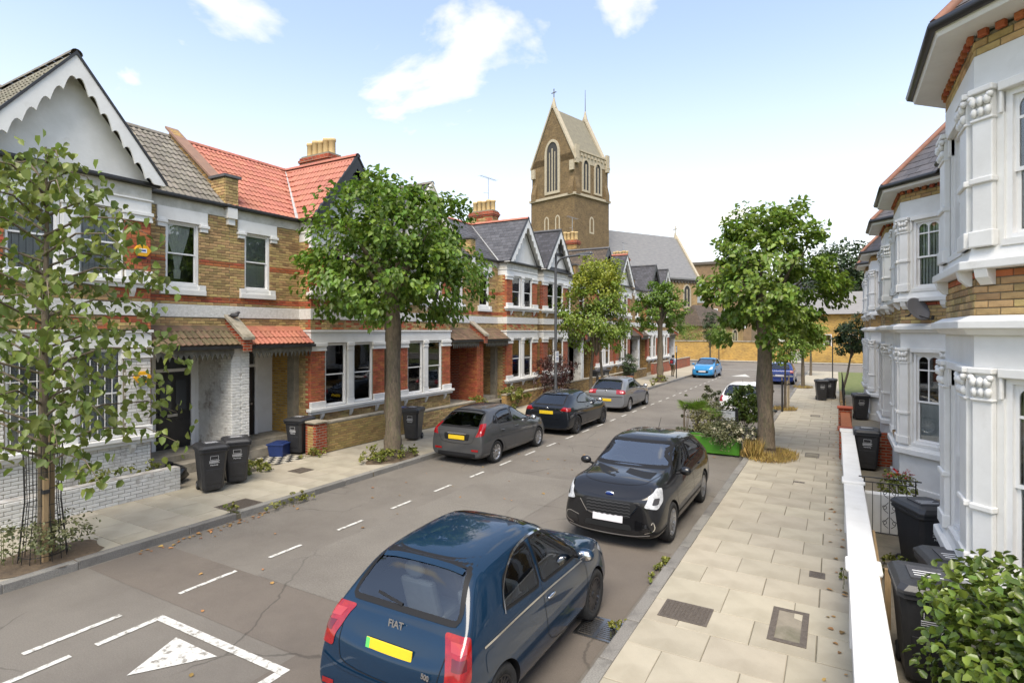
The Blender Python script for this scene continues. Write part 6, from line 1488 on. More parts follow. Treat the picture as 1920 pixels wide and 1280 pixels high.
# ---- 2: black crossover, facing us
P_blk = paint('black_paint_car', (.010, .010, .011), .2, .22)
C = Car('parked_car', 'black crossover facing the camera at the right kerb', 4.19, 1.81, 1.54,
        hatch(4.19, 1.54, tail=.36, roof_r=.72, roof_f=2.2, cowl=3.02, hood=1.10, nose=.93, belt=1.0, beltr=1.06, wt=.68, tumble=.90, rear_w=.92, nose_w=.90, tb=1.02), (-1.30, 1.28), .335, P_blk, (-3.30, 11.05, 0), R(180), M_alloy, 10)
C.glass('windscreen', 'F', [(-.70, 1.13), (.70, 1.13), (.58, 1.46), (-.58, 1.46)], .03, glass_mat('pale_windscreen', (.5, .53, .53), .22)); C.glass('rear_window', 'B', [(-.55, 1.10), (.55, 1.10), (.47, 1.42), (-.47, 1.42)], .05)
for v in 'LR':
    C.glass('side_window', v, [(-1.35, 1.12), (-.34, 1.06), (-.34, 1.42), (-.9, 1.40)], .02); C.glass('side_window', v, [(-.27, 1.06), (.78, 1.01), (.82, 1.04), (.42, 1.33), (.1, 1.42), (-.27, 1.43)], .02); C.patch('arch_trim', v, [(-1.75, .20), (1.75, .20), (1.72, .27), (-1.72, .27)], M_trim, .005, smooth=0)
for x in (-.62, .62):
    s = 1 if x > 0 else -1
    v = 'FR' if x > 0 else 'FL'; C.patch('head_lamp', v, [(-.20, .73), (.02, .70), (.20, .80), (.24, .98), (.10, 1.0), (-.10, .90)], M_clear_l, .010, smooth=1); C.patch('lamp_inner', v, [(-.08, .77), (.06, .77), (.12, .86), (-.02, .87)], pm('lamp_dark', (.06, .06, .065), rough=.1), .013, smooth=1)
    C.patch('fog_lamp_recess', 'F', [(x - .10, .33), (x + .16, .36), (x + .16, .52), (x - .06, .46)], pm('gloss_black', (.006, .006, .007), rough=.12, coat=1), .006, smooth=1); C.strip('fog_trim', 'F', [(x - .1, .47), (x + .13 * s, .53), (x + .17 * s, .38), (x, .32)], .012, M_chrome, .010)
    C.patch('tail_lamp', 'B', [(x - .15, .88), (x + .15, .88), (x + .15, 1.0), (x - .15, 1.0)], M_red_l, .010, smooth=1)
gr = C.patch('grille', 'F', [(-.50, .72), (-.34, .52), (.34, .52), (.50, .72), (.42, .80), (-.42, .80)], pm('grille_black', (.006, .006, .006), rough=.5), .006, smooth=1)
for z in (.56, .61, .66, .71, .76):
    C.strip('grille_wave', 'F', [(-.38 + k * .0475, z + (.010 if k % 2 else -.008)) for k in range(17)], .016, pm('grille_wave_grey', (.05, .05, .052), rough=.3), .016, gr, 1)
C.strip('grille_rim', 'F', [(-.50, .74), (-.34, .51), (.34, .51), (.50, .74)], .014, M_chrome, .012, gr, 1); C.patch('lower_grille', 'F', [(-.42, .34), (.42, .34), (.38, .43), (-.38, .43)], pm('grille_black', (.006, .006, .006), rough=.5), .006, smooth=1); C.strip('chin_trim', 'F', [(-.7, .30), (-.4, .25), (.4, .25), (.7, .30)], .018, pm('satin_silver', (.4, .4, .4), rough=.3, metal=.8), .010)
C.plate('F', 0, .50, .52, .112, M_plate_w, R(8)); h, d = C.ray('F', 0, .87); b = MB(); b.ball((0, .012, 0), (.085, .014, .036), 16); o = ob('badge', b, M_chrome, C.root, h, uv=False); b = MB(); b.ball((0, .020, 0), (.072, .012, .027), 14); ob('badge_field', b, pm('badge_blue', (.01, .03, .15), rough=.2), o, uv=False)
C.strip('bonnet_seam', 'T', [(-.66, .86), (-.60, 1.5), (-.50, 1.80), (.50, 1.80), (.60, 1.5), (.66, .86)], .008, M_trim, .004); wiper(C, 'F', [(-.55, 1.075), (-.05, 1.10)]); wiper(C, 'F', [(.05, 1.075), (.58, 1.10)])
doors(C, [[(-.30, 1.04), (-.31, .7), (-.31, .30)], [(.82, 1.0), (.95, .8), (.92, .45), (.84, .30)], [(-1.1, 1.1), (-1.0, .75), (-.86, .5), (-.75, .30)]], 0, 0, (-.1, -.95), P_blk, .90)
C.mirrors(.68, 1.08, .86, P_blk); b = MB(); b.tube([(0, -1.05, 1.53), (0, -1.25, 1.72)], [.006, .003], 5); ob('aerial', b, M_trim, C.root); C.cabin(-1.3, 1.0, .34, M_inner, 1.0); C.finish()
# ---- 3: grey five-door hatchback
P_gry = paint('gunmetal_paint', (.055, .056, .058), .6, .28)
C = Car('parked_car', 'dark grey hatchback parked left, nearest of the left row', 3.97, 1.72, 1.48, hatch(3.97, 1.48, tail=.36, roof_r=.66, roof_f=2.05, cowl=2.85, hood=1.0, nose=.78, belt=.95, beltr=1.03, wt=.66, tumble=.90), (-1.25, 1.24), .305, P_gry, (-8.87, 14.45, 0), R(0), M_alloy, 10)
C.glass('rear_window', 'B', [(-.63, 1.0), (.63, 1.0), (.53, 1.40), (-.53, 1.40)], .03); C.glass('windscreen', 'F', [(-.60, 1.03), (.60, 1.03), (.50, 1.38), (-.50, 1.38)], .04)
for v in 'LR':
    C.glass('side_window', v, [(-1.33, 1.10), (-1.12, 1.06), (-1.12, 1.28)], .02, hole=False); C.glass('side_window', v, [(-1.06, 1.05), (-.32, 1.02), (-.32, 1.37), (-.75, 1.36), (-1.06, 1.29)], .02); C.glass('side_window', v, [(-.25, 1.02), (.72, .97), (.76, 1.0), (.38, 1.27), (.05, 1.37), (-.25, 1.38)], .02)
for v in ('BL', 'BR'): C.patch('tail_lamp', v, [(-.20, .78), (.03, .84), (.16, 1.12), (-.02, 1.10)], M_red_l, .010, smooth=1)
for x in (-1, 1): C.patch('reflector', 'B', [(x * .48, .40), (x * .70, .40), (x * .70, .46), (x * .48, .45)], M_red_l, .008, smooth=0)
C.plate('B', 0, .74, .52, .112, M_plate_y); C.strip('tailgate_seam', 'B', [(-.62, .98), (-.55, .70), (-.45, .58), (.45, .58), (.55, .70), (.62, .98)], .008, M_trim, .004); C.patch('plate_recess', 'B', [(-.38, .67), (.38, .67), (.42, .84), (-.42, .84)], M_trim, .004, smooth=1); C.strip('chrome_bar', 'B', [(-.30, .84), (.30, .84)], .02, M_chrome, .010, smooth=0); wiper(C, 'B', [(.0, 1.02), (.33, 1.06)]); C.patch('lower_valance', 'B', [(-.6, .20), (.6, .20), (.62, .34), (-.62, .34)], M_trim, .005, smooth=1); C.strip('roof_spoiler', 'T', [(-.50, -1.42), (.50, -1.42)], .06, P_gry, .014, smooth=0)
doors(C, [[(-.28, 1.0), (-.29, .7), (-.29, .28)], [(.76, .98), (.88, .8), (.86, .45), (.80, .28)], [(-1.08, 1.04), (-1.05, .8), (-.9, .55), (-.80, .28)]], 0, 0, (-.1, -.92), P_gry, .86); C.patch('fuel_flap', 'R', [(-1.50, .80), (-1.36, .80), (-1.36, .92), (-1.50, .92)], P_gry, .004); C.mirrors(.72, 1.0, .82, P_gry); C.cabin(-1.2, .95, .3, M_inner, .95); C.finish()
# ---- 4: black three-door sports hatchback
P_bk2 = paint('blue_black_paint', (.010, .012, .016), .3, .2)
C = Car('parked_car', 'black three door sports hatchback with dark alloy wheels', 4.0, 1.80, 1.44, hatch(4.0, 1.44, tail=.50, roof_r=.85, roof_f=2.1, cowl=2.9, hood=.98, nose=.76, belt=.95, beltr=1.02, wt=.62, tumble=.86, tb=1.0), (-1.28, 1.28), .325, P_bk2, (-8.72, 19.6, 0), R(0), M_alloy_d, 10)
C.glass('rear_window', 'B', [(-.58, 1.02), (.58, 1.02), (.47, 1.35), (-.47, 1.35)], .03); C.glass('windscreen', 'F', [(-.60, 1.02), (.60, 1.02), (.48, 1.34), (-.48, 1.34)], .04)
for v in 'LR': C.glass('side_window', v, [(-1.05, 1.08), (-.55, 1.02), (.70, .97), (.74, 1.0), (.36, 1.24), (.0, 1.33), (-.45, 1.32), (-.85, 1.22)], .02); C.strip('sill_strip', v, [(-.85, .28), (.9, .28)], .03, pm('satin_silver', (.4, .4, .4), rough=.3, metal=.8), .008, smooth=0)
[C.patch('tail_lamp', v, [(-.28, .86), (.10, .83), (.14, .94), (-.15, .98)], M_red_l, .010, smooth=1) for v in ('BL', 'BR')]; C.plate('B', 0, .78, .52, .112, M_plate_y); C.strip('tail_crease', 'B', [(-.62, .82), (-.45, .90), (-.30, .90)], .015, M_chrome, .01); C.strip('tail_crease', 'B', [(.30, .90), (.45, .90), (.62, .82)], .015, M_chrome, .01); C.strip('bumper_line', 'B', [(-.5, .58), (.5, .58)], .015, M_chrome, .008, smooth=0)
C.patch('roof_spoiler', 'B', [(-.50, 1.335), (.50, 1.335), (.46, 1.39), (-.46, 1.39)], pm('gloss_black', (.006, .006, .007), rough=.12, coat=1), .06, smooth=0)
for x in (-.55, .55): b = MB(); b.lathe([(.045, 0), (.05, .1), (.04, .1), (.035, .0)], (x, -2.0, .36), 14, axis='y'); ob('exhaust', b, M_chrome, C.root)
h, d = C.ray('B', 0, .92); b = MB(); b.ball((0, 0, 0), (.055, .01, .035), 14); ob('badge', b, M_chrome, C.root, h, uv=False); b = MB(); b.tube([(0, -.9, 1.42), (0, -1.0, 1.50)], .012, 6); ob('aerial', b, M_trim, C.root)
doors(C, [[(-.45, 1.0), (-.47, .7), (-.40, .28)], [(.76, .98), (.90, .8), (.88, .45), (.80, .28)]], 0, 0, (-.25,), P_bk2, .86); C.mirrors(.70, 1.0, .84, P_bk2); C.cabin(-1.0, .95, .3, M_inner, .93); C.finish()
# ---- 5: silver grey hatchback
P_sil = paint('steel_grey_paint', (.15, .155, .165), .6, .3)
C = Car('parked_car', 'steel grey hatchback with large red tail lamps, farthest of the three left cars', 4.2, 1.76, 1.48, hatch(4.2, 1.48, tail=.34, roof_r=.62, roof_f=2.15, cowl=2.98, hood=1.0, nose=.78, belt=.95, beltr=1.0, wt=.70, tumble=.92), (-1.30, 1.28), .315, P_sil, (-8.85, 25.9, 0), R(0), M_alloy, 10)
C.glass('rear_window', 'B', [(-.66, 1.0), (.66, 1.0), (.57, 1.40), (-.57, 1.40)], .03); C.glass('windscreen', 'F', [(-.62, 1.03), (.62, 1.03), (.52, 1.38), (-.52, 1.38)], .04)
for v in 'LR': C.glass('side_window', v, [(-1.30, 1.04), (-.34, 1.02), (-.34, 1.37), (-.9, 1.37)], .02); C.glass('side_window', v, [(-.27, 1.02), (.80, .97), (.84, 1.0), (.42, 1.27), (.1, 1.37), (-.27, 1.38)], .02); C.strip('door_moulding', v, [(-1.0, .62), (1.0, .60)], .03, P_sil, .012, smooth=0)
[C.patch('tail_lamp', v, [(-.30, .82), (.12, .82), (.14, .98), (-.24, 1.0)], M_red_l, .010, smooth=1) for v in ('BL', 'BR')]
for v in ('BL', 'BR'): C.patch('lamp_inner', v, [(-.16, .86), (-.02, .86), (-.02, .95), (-.16, .95)], pm('pale_red_lamp', (.7, .2, .2), rough=.15, coat=1), .014)
C.plate('B', 0, .55, .52, .112, M_plate_y); h, d = C.ray('B', 0, .92); b = MB(); b.ball((0, 0, 0), (.05, .01, .05), 14); ob('badge', b, M_chrome, C.root, h, uv=False); wiper(C, 'B', [(-.1, 1.03), (.25, 1.04)]); C.strip('bumper_crease', 'B', [(-.8, .70), (0, .68), (.8, .70)], .02, M_trim, .006)
doors(C, [[(-.30, 1.0), (-.31, .7), (-.31, .28)], [(.84, .98), (.96, .8), (.94, .45), (.86, .28)], [(-1.2, 1.02), (-1.15, .8), (-1.0, .55), (-.9, .28)]], 0, 0, (-.1, -1.0), P_sil, .86); C.mirrors(.75, 1.0, .84, P_sil); C.cabin(-1.3, 1.0, .3, M_inner, .95); C.finish()
# ---- 6: light blue hatchback facing us, 7: white hatchback, 8: far dark blue car
P_sky = paint('bright_blue_paint', (.03, .20, .42), .4, .25)
C = Car('parked_car', 'bright blue hatchback facing us near the far junction', 3.9, 1.70, 1.48, hatch(3.9, 1.48, roof_f=2.0, cowl=2.85, hood=1.02, nose=.80), (-1.22, 1.22), .30, P_sky, (-8.8, 46.3, 0), R(180), M_alloy, 10)
C.glass('windscreen', 'F', [(-.62, 1.04), (.62, 1.04), (.52, 1.39), (-.52, 1.39)], .04, glass_mat('pale_windscreen', (.5, .53, .53), .22))
for v in 'LR': C.glass('side_window', v, [(-1.1, 1.05), (-.3, 1.02), (-.3, 1.37), (-.8, 1.36)], .02); C.glass('side_window', v, [(-.24, 1.02), (.7, .97), (.36, 1.27), (.05, 1.37), (-.24, 1.38)], .02)
for v in ('FL', 'FR'): C.patch('head_lamp', v, [(-.22, .68), (.06, .70), (.18, .88), (-.02, .86)], M_clear_l, .01, smooth=1)
C.patch('grille', 'F', [(-.40, .40), (.40, .40), (.48, .56), (-.48, .56)], M_trim, .006, smooth=1); C.plate('F', 0, .52, .52, .112, M_plate_w); C.mirrors(.72, 1.0, .80, P_sky); C.cabin(-1.1, .95, .3, M_inner, .95); C.finish()
P_wht = paint('white_car_paint', (.72, .72, .71), 0, .3)
C = Car('parked_car', 'white hatchback behind the planter on the right side', 3.97, 1.68, 1.46, hatch(3.97, 1.46, tail=.34, roof_r=.62, roof_f=2.05, cowl=2.85, hood=1.0, nose=.78, wt=.70), (-1.24, 1.23), .30, P_wht, (-3.3, 26.0, 0), R(0), M_alloy, 8)
C.glass('rear_window', 'B', [(-.65, 1.0), (.65, 1.0), (.56, 1.38), (-.56, 1.38)], .03); C.glass('windscreen', 'F', [(-.6, 1.03), (.6, 1.03), (.5, 1.36), (-.5, 1.36)], .04)
for v in 'LR': C.glass('side_window', v, [(-1.2, 1.04), (-.32, 1.02), (-.32, 1.36), (-.85, 1.35)], .02); C.glass('side_window', v, [(-.25, 1.02), (.72, .97), (.38, 1.26), (.05, 1.36), (-.25, 1.37)], .02)
[C.patch('tail_lamp', v, [(-.15, .76), (.08, .78), (.10, 1.0), (-.06, 1.0)], M_red_l, .010, smooth=1) for v in ('BL', 'BR')]; C.plate('B', 0, .70, .52, .112, M_plate_y); h, d = C.ray('B', 0, .90); b = MB(); b.ball((0, 0, 0), (.05, .01, .05), 14); ob('badge', b, M_chrome, C.root, h, uv=False); b = MB(); b.tube([(0, -1.2, 1.44), (0, -1.35, 1.62)], [.006, .003], 5); ob('aerial', b, M_trim, C.root); C.mirrors(.72, 1.0, .80, M_trim); C.cabin(-1.2, .95, .3, M_inner, .95); C.finish()
P_nav = paint('royal_blue_paint', (.012, .03, .16), .4, .25)
C = Car('parked_car', 'royal blue car half hidden behind the big street tree', 4.1, 1.75, 1.46, hatch(4.1, 1.46, roof_f=2.1, cowl=2.95), (-1.27, 1.26), .31, P_nav, (-3.25, 43.6, 0), R(0), M_alloy, 8)
C.glass('rear_window', 'B', [(-.58, 1.04), (.58, 1.04), (.5, 1.36), (-.5, 1.36)], .04)
for v in 'LR': C.glass('side_window', v, [(-1.1, 1.05), (.72, .98), (.38, 1.26), (.05, 1.36), (-.85, 1.35)], .02)
[C.patch('tail_lamp', v, [(-.2, .80), (.08, .80), (.10, .97), (-.14, .97)], M_red_l, .010, smooth=1) for v in ('BL', 'BR')]; C.plate('B', 0, .62, .52, .112, M_plate_w); C.strip('bumper_band', 'B', [(-.8, .60), (0, .58), (.8, .60)], .10, pm('satin_silver', (.4, .4, .4), rough=.3, metal=.8), .006); C.cabin(-1.2, .95, .3, M_inner, .95); C.finish()

bpy.data.scenes.remove(TS) if False else None
# ================================================================ street furniture and small things
def bin_proto():
    t = thing('wheelie_bin', 'bin', 'bin')
    b = MB(); lo, hi = (.20, .24), (.275, .35); z0, z1 = .06, .94
    def rr(w, d, z, c=.05): return [(w - c, -d, z), (w, -d + c, z), (w, d - c, z), (w - c, d, z), (-w + c, d, z), (-w, d - c, z), (-w, -d + c, z), (-w + c, -d, z)]
    lv = [rr(*lo, z0), rr(lo[0] + .012, lo[1] + .012, z0 + .06), rr(hi[0] - .01, hi[1] - .02, z1 - .1), rr(hi[0] - .005, hi[1] - .012, z1 - .06), rr(hi[0] + .02, hi[1] + .015, z1 - .05), rr(hi[0] + .02, hi[1] + .015, z1)]
    vs = [v for l in lv for v in l]; b.add(vs, [(i * 8 + j, i * 8 + (j + 1) % 8, (i + 1) * 8 + (j + 1) % 8, (i + 1) * 8 + j) for i in range(len(lv) - 1) for j in range(8)] + [tuple(range(7, -1, -1)), tuple(range(40, 48))]); ob('body', b, M_blackpl, t, bevel=.008)
    b = MB(); b.prism([(-.14, -lo[1] - .02, .2), (.14, -lo[1] - .02, .2), (.17, -hi[1] + .055, .52), (-.17, -hi[1] + .055, .52)], (0, -.012, 0)); ob('moulded_panel', b, M_blackpl, t, bevel=.006)
    b = MB(); lv = [rr(.30, .385, z1 + .005, .05), rr(.30, .385, z1 + .04, .05), rr(.26, .34, z1 + .085, .06), rr(.15, .2, z1 + .10, .05)]; vs = [v for l in lv for v in l]
    b.add(vs, [(i * 8 + j, i * 8 + (j + 1) % 8, (i + 1) * 8 + (j + 1) % 8, (i + 1) * 8 + j) for i in range(3) for j in range(8)] + [tuple(range(7, -1, -1)), tuple(range(24, 32))]); ld = ob('lid', b, M_blackpl, t, bevel=.006)
    b = MB(); b.box(-.16, .16, -.17, .17, z1 + .10, z1 + .112); ob('lid_panel', b, pm('bin_lid_grey', (.07, .07, .075), (.05, .05, .055), 9, .5), ld); b = MB()
    for k in range(3): b.box(-.12, .12 - .05 * (k % 2), -.10 + k * .06, -.085 + k * .06, z1 + .112, z1 + .1135)
    ob('lid_print', b, M_whiteprint, ld)
    b = MB(); b.tube([(-.22, .36, z1 - .03), (-.22, .43, z1 + .01), (.22, .43, z1 + .01), (.22, .36, z1 - .03)], .016, 8); ob('handle', b, M_blackpl, t)
    for sg in (-1, 1):
        b = MB(); b.lathe([(0, sg * .235), (.05, sg * .235), (.085, sg * .23), (.1, sg * .215), (.1, sg * .185), (.0, sg * .18)], (0, .25, .10), 18, axis='x'); w = ob('wheel', b, M_tyre, t); b = MB(); b.lathe([(0, sg * .237), (.045, sg * .237), (.045, sg * .23)], (0, .25, .10), 12, axis='x'); ob('hub', b, pm('hub_grey', (.15, .15, .15), rough=.5), w)
    b = MB(); b.tube([(-.2, .25, .1), (.2, .25, .1)], .014, 6); ob('axle', b, M_blackpl, t)
    # council print on the front: box, lines of text, name
    p = MB(); y = -.330; f = lambda z: -(.24 + (z - .06) / .88 * .11) - .004
    def q(x0, x1, z0_, z1_): p.add([(x0, f(z0_), z0_), (x1, f(z0_), z0_), (x1, f(z1_), z1_), (x0, f(z1_), z1_)], [(0, 1, 2, 3)])
    for (x0, x1, za, zb) in ((-.08, .08, .80, .805), (-.08, .08, .72, .725), (-.08, -.075, .725, .80), (.075, .08, .725, .80), (-.10, .10, .69, .70), (-.10, .08, .67, .678), (-.10, .10, .65, .658)): q(x0, x1, za, zb)
    pr = ob('bin_print', p, M_whiteprint, t); text('council_name', 'Hackney', .045, basis((0, f(.61), .61), (1, 0, 0), (0, -.12, 1)), M_whiteprint, pr, .0008)
    return t
BP = bin_proto(); first = [True]
def wbin(label, x, y, z, face, group=None):
    """face: heading of the bin's front, degrees clockwise from -Y"""
    o = BP if first[0] else copy_tree(BP); first[0] = False; o.location = (x, y, z - .0); o.rotation_euler = (0, 0, R(face)); tag(o, label, 'bin', group); return o
WB = 'black wheelie bins'
b1 = wbin('front wheelie bin of the pair on the left pavement, house number painted on its side', -11.85, 7.45, PT, 70, WB)
wbin('rear wheelie bin of the pair on the left pavement', -12.0, 8.15, PT, 60, WB); wbin('wheelie bin on the left pavement right behind the round tree', -11.75, 14.15, PT, 20, WB)
wbin('bin standing between the tiled path and the brick pier', -13.35, 11.05, .1, 15, WB)
wbin('wheelie bin nearest the camera in the right garden behind the glossy bush', .80, 7.05, .1, 3, WB); wbin('wheelie bin in the right garden between the gate and the bay', 1.12, 10.0, .1, 25, WB)
wbin('bin with only its lid showing behind the nearest right bin', 1.13, 7.75, .1, 10, WB); wbin('wheelie bin by the end of the white wall before the red brick wall', .68, 16.9, .1, 0, WB)
wbin('front bin of the far pair on the right pavement', -.62, 32.4, PT, 10, WB); wbin('rear bin of the far pair on the right pavement', -.25, 33.3, PT, -8, WB); wbin('bin behind the iron railings', .85, 26.2, .1, 5, WB)
for k, (x, y, lab) in enumerate([(-13.0, 27.9, 'bin in the garden left of the lamp post'), (-13.1, 33.6, 'left one of the bins behind the low wall near the potted shrub'), (-13.0, 34.5, 'right one of the bins behind the low wall near the potted shrub'), (-12.2, 37.3, 'bin just left of the far round tree trunk'), (-13.1, 26.7, 'bin beside the red maple')]): wbin(lab, x, y, .1, 60, WB)
sd = Frame((0, 0, 0), (1, 0, 0), (0, -1, 0))
nt_ = text('house_number', '7', .22, basis((.282, -.02, .68), (0, 1, 0), (.09, 0, 1)), M_whiteprint, b1, .001, bold=.006)
# blue recycling box, bin bags
t = thing('recycling_box', 'blue plastic recycling box on the tiled path', 'box', (-13.55, 10.55, .10), R(25)); Mb = pm('blue_plastic', (.012, .03, .12), (.018, .04, .15), 5, .45, coords='OBJ')
b = MB(); b.hexa([(-.19, -.25, 0), (.19, -.25, 0), (.19, .25, 0), (-.19, .25, 0), (-.23, -.30, .33), (.23, -.30, .33), (.23, .30, .33), (-.23, .30, .33)]); ob('tub', b, Mb, t, bevel=.02); b = MB(); b.box(-.25, .25, -.32, .32, .33, .37).box(-.12, .12, -.2, .2, .37, .385); ob('lid', b, Mb, t, bevel=.012)
t = thing('recycling_box', 'blue lid lying on the low wall behind the grey hatchback', 'box', (-12.9, 14.75, .92)); b = MB(); b.box(-.2, .2, -.3, .3, .06, .09); ob('lid', b, Mb, t, bevel=.01); b = MB(); b.box(-.17, .17, -.26, .26, 0, .06); ob('tub', b, Mb, t, bevel=.01)
t = thing('bin_bag', 'crumpled black bin bag inside the white garden wall', 'bag', (-13.25, 7.3, .1)); b = MB(); rg = random.Random(3)
b.ball((0, 0, .2), (.34, .45, .22), 16); b.v = [(x * rg.uniform(.88, 1.1), y * rg.uniform(.88, 1.1), max(0, z * rg.uniform(.85, 1.12))) for x, y, z in b.v]; bg_ = ob('bag', b, pm('bin_bag_black', (.01, .01, .011), rough=.25), t, uv=False); b = MB(); b.tube([(0, 0, .38), (.03, .02, .5)], [.05, .09], 8); ob('knot', b, pm('bin_bag_black', (.01, .01, .011), rough=.25), bg_)
# tiled path of the second house
t = thing('tiled_path', 'black and white chequered tile path before the second front door', 'path'); b = MB(); b.box(-13.75, -12.6, 9.75, 10.75, .08, .108); ob('bed', b, M_joint, t); mw = MB(); mw.box(-.071, .071, -.071, .071, 0, .012); mk = mw.mesh('tile', pm('white_floor_tile', (.5, .47, .4), (.4, .37, .3), 9, .6)); md_ = mw.mesh('tile', pm('black_floor_tile', (.03, .03, .03), (.05, .05, .05), 9, .5))
for i in range(7):
    for j in range(6): o = bpy.data.objects.new('tile', mk if (i + j) % 2 else md_); COL.objects.link(o); o.parent = t; o.location = (-13.66 + i * .16, 9.84 + j * .16, .108)
# lamp post
t = thing('street_lamp', 'tall grey street lamp with a curved arm over the road', 'street lamp', (-10.25, 21.6, PT)); M_lamp = pm('lamp_grey', (.05, .052, .055), (.07, .07, .072), 4, .45)
b = MB(); b.lathe([(.0, 0), (.085, 0), (.085, 1.1), (.06, 1.2), (.055, 6.0), (.05, 6.1)], n=14).tube([(0, 0, 6.0)] + [(.45 * (1 - math.cos(a)), 0, 6.05 + .5 * math.sin(a)) for a in np.linspace(0, 1.45, 8)] + [(1.05, 0, 6.60)], .042, 10); ob('pole', b, M_lamp, t)
b = MB(); b.hexa([(.95, -.09, 6.56), (1.65, -.13, 6.60), (1.65, .13, 6.60), (.95, .09, 6.56), (.95, -.05, 6.66), (1.60, -.08, 6.72), (1.60, .08, 6.72), (.95, .05, 6.66)]); h_ = ob('lamp_head', b, M_lamp, t, bevel=.03); b = MB(); b.box(1.15, 1.58, -.09, .09, 6.565, 6.59); ob('lens', b, pm('lamp_lens', (.5, .5, .48), rough=.2), h_)
b = MB(); b.box(.06, .075, -.15, .15, 2.15, 2.62); s_ = ob('parking_sign', b, M_white, t); b = MB()
for z in (2.52, 2.45, 2.32, 2.26): b.box(.0755, .077, -.10, .10, z, z + .025)
ob('sign_print', b, pm('blue_print', (.02, .05, .25), rough=.5), s_)
# parking sign posts
def signpost(label, x, y, h=2.4, plate=True):
    t = thing('sign_post', label, 'sign', (x, y, PT)); b = MB(); b.tube([(0, 0, 0), (0, 0, h)], .038, 10); ob('post', b, M_steel_bk, t)
    if plate: b = MB(); b.box(-.02, .02, -.14, .14, h - .5, h - .05); p_ = ob('plate', b, M_white, t); b = MB(); b.box(.021, .023, -.09, .09, h - .3, h - .12); ob('plate_print', b, pm('blue_print', (.02, .05, .25), rough=.5), p_)
signpost('black post with a white parking plate near the pedestrian', -10.2, 42.2); signpost('thin black post on the far left pavement', -10.2, 55.0, 2.4, False); signpost('black post beside the staked young tree', -2.0, 26.9, 1.35, False); signpost('black bollard post beyond the slim far tree', -1.8, 41.5, 1.2, False); signpost('tall dark post at the end of the right pavement', -.2, 47.0, 3.0, False)
for k, (dx, dy) in enumerate(((.14, .1), (-.12, -.1), (.1, -.2))):
    s = thing('tree_stake', ('left', 'middle', 'right')[k] + ' thin stake by the young tree behind the big street tree', 'stake', (-1.95 + dx, 27.8 + dy, PT)); b = MB(); b.tube([(0, 0, 0), (0, 0, 1.5 - .1 * k)], .028, 8); ob('post', b, pm('pale_stake', (.42, .34, .22), (.34, .27, .18), 5, .8), s); b = MB(); b.box(-.04, .04, -.04, .04, 1.1, 1.14); ob('strap', b, M_blackpl, s)
# planter parklet in the parking lane
M_deck = pm('weathered_deck', (.20, .165, .125), (.15, .125, .095), 5, .85, .4, 30, stretch=(1, 8, 1))
t = thing('parklet', 'timber parklet deck in the parking lane beside the big tree', 'parklet', (-3.15, 19.6, 0)); b = MB(); b.box(-.85, .85, -2.2, 2.2, .02, .10); ob('base', b, M_steel_bk, t); pl = MB(); pl.box(-.055, .055, -2.2, 2.2, 0, .03); me = pl.mesh('plank', M_deck)
for k in range(14): o = bpy.data.objects.new('plank', me); COL.objects.link(o); o.parent = t; o.location = (-.79 + k * .121, 0, .10 + random.uniform(0, .003))
t = thing('planter_box', 'bright green planter box at the near end of the parklet', 'planter', (-3.15, 17.15, .0)); Mg = pm('green_planter', (.06, .22, .012), (.05, .18, .01), 3, .45)
b = MB(); b.box(-.75, .75, -.02, .02, .05, .52).box(-.75, .75, .48, .52, .05, .52).box(-.77, -.73, -.02, .52, .05, .52).box(.73, .77, -.02, .52, .05, .52); ob('box', b, Mg, t, bevel=.006); b = MB(); b.box(-.73, .73, .0, .48, .05, .46); ob('soil', b, M_soil, t)
b = MB()
for x in (-.7, .7): b.box(x - .04, x + .04, -.01, .5, 0, .05)
ob('foot', b, M_steel_bk, t)
shrub('white flowered plants spilling over the green planter', (-2.65, 17.3, .62), (.66, .42, .36), 2400, L_olive, 101, .06); shrub('pale wispy plants behind the green planter', (-3.3, 18.2, .85), (.65, .7, .55), 2000, leafmat('straw_green_leaf', (.26, .24, .10), (.18, .2, .07)), 102, .09, six=False); shrub('leafy evergreen planter shrub beside the tree trunk', (-2.75, 21.2, .95), (.68, .65, .65), 2600, L_laurel, 103, .11)
shrub('upright shrub at the road side of the parklet', (-3.85, 20.6, 1.05), (.35, .4, .65), 700, L_olive, 104, .09); shrub('tall sparse twiggy plant at the road corner of the parklet', (-4.0, 17.6, .95), (.25, .3, .75), 240, L_olive, 105, .06)
o = crown('flower_heads', None, (-2.6, 17.2, .66), (.62, .36, .32), 40, 10, .07, .045, L_pale, 106); tag(o, 'small white flowers over the planter edge', 'flowers', kind='stuff')
t = thing('fan_palm', 'small bright green fan palm in the parklet', 'palm', (-3.75, 18.1, .1)); b = MB(); b.lathe([(0, 0), (.2, 0), (.24, .4), (.2, .4)], n=14); ob('pot', b, M_blackpl, t); b = MB(); b.tube([(0, 0, .3), (0, 0, .75)], [.07, .05], 8); ob('trunk', b, M_bark, t); rgn = np.random.default_rng(8)
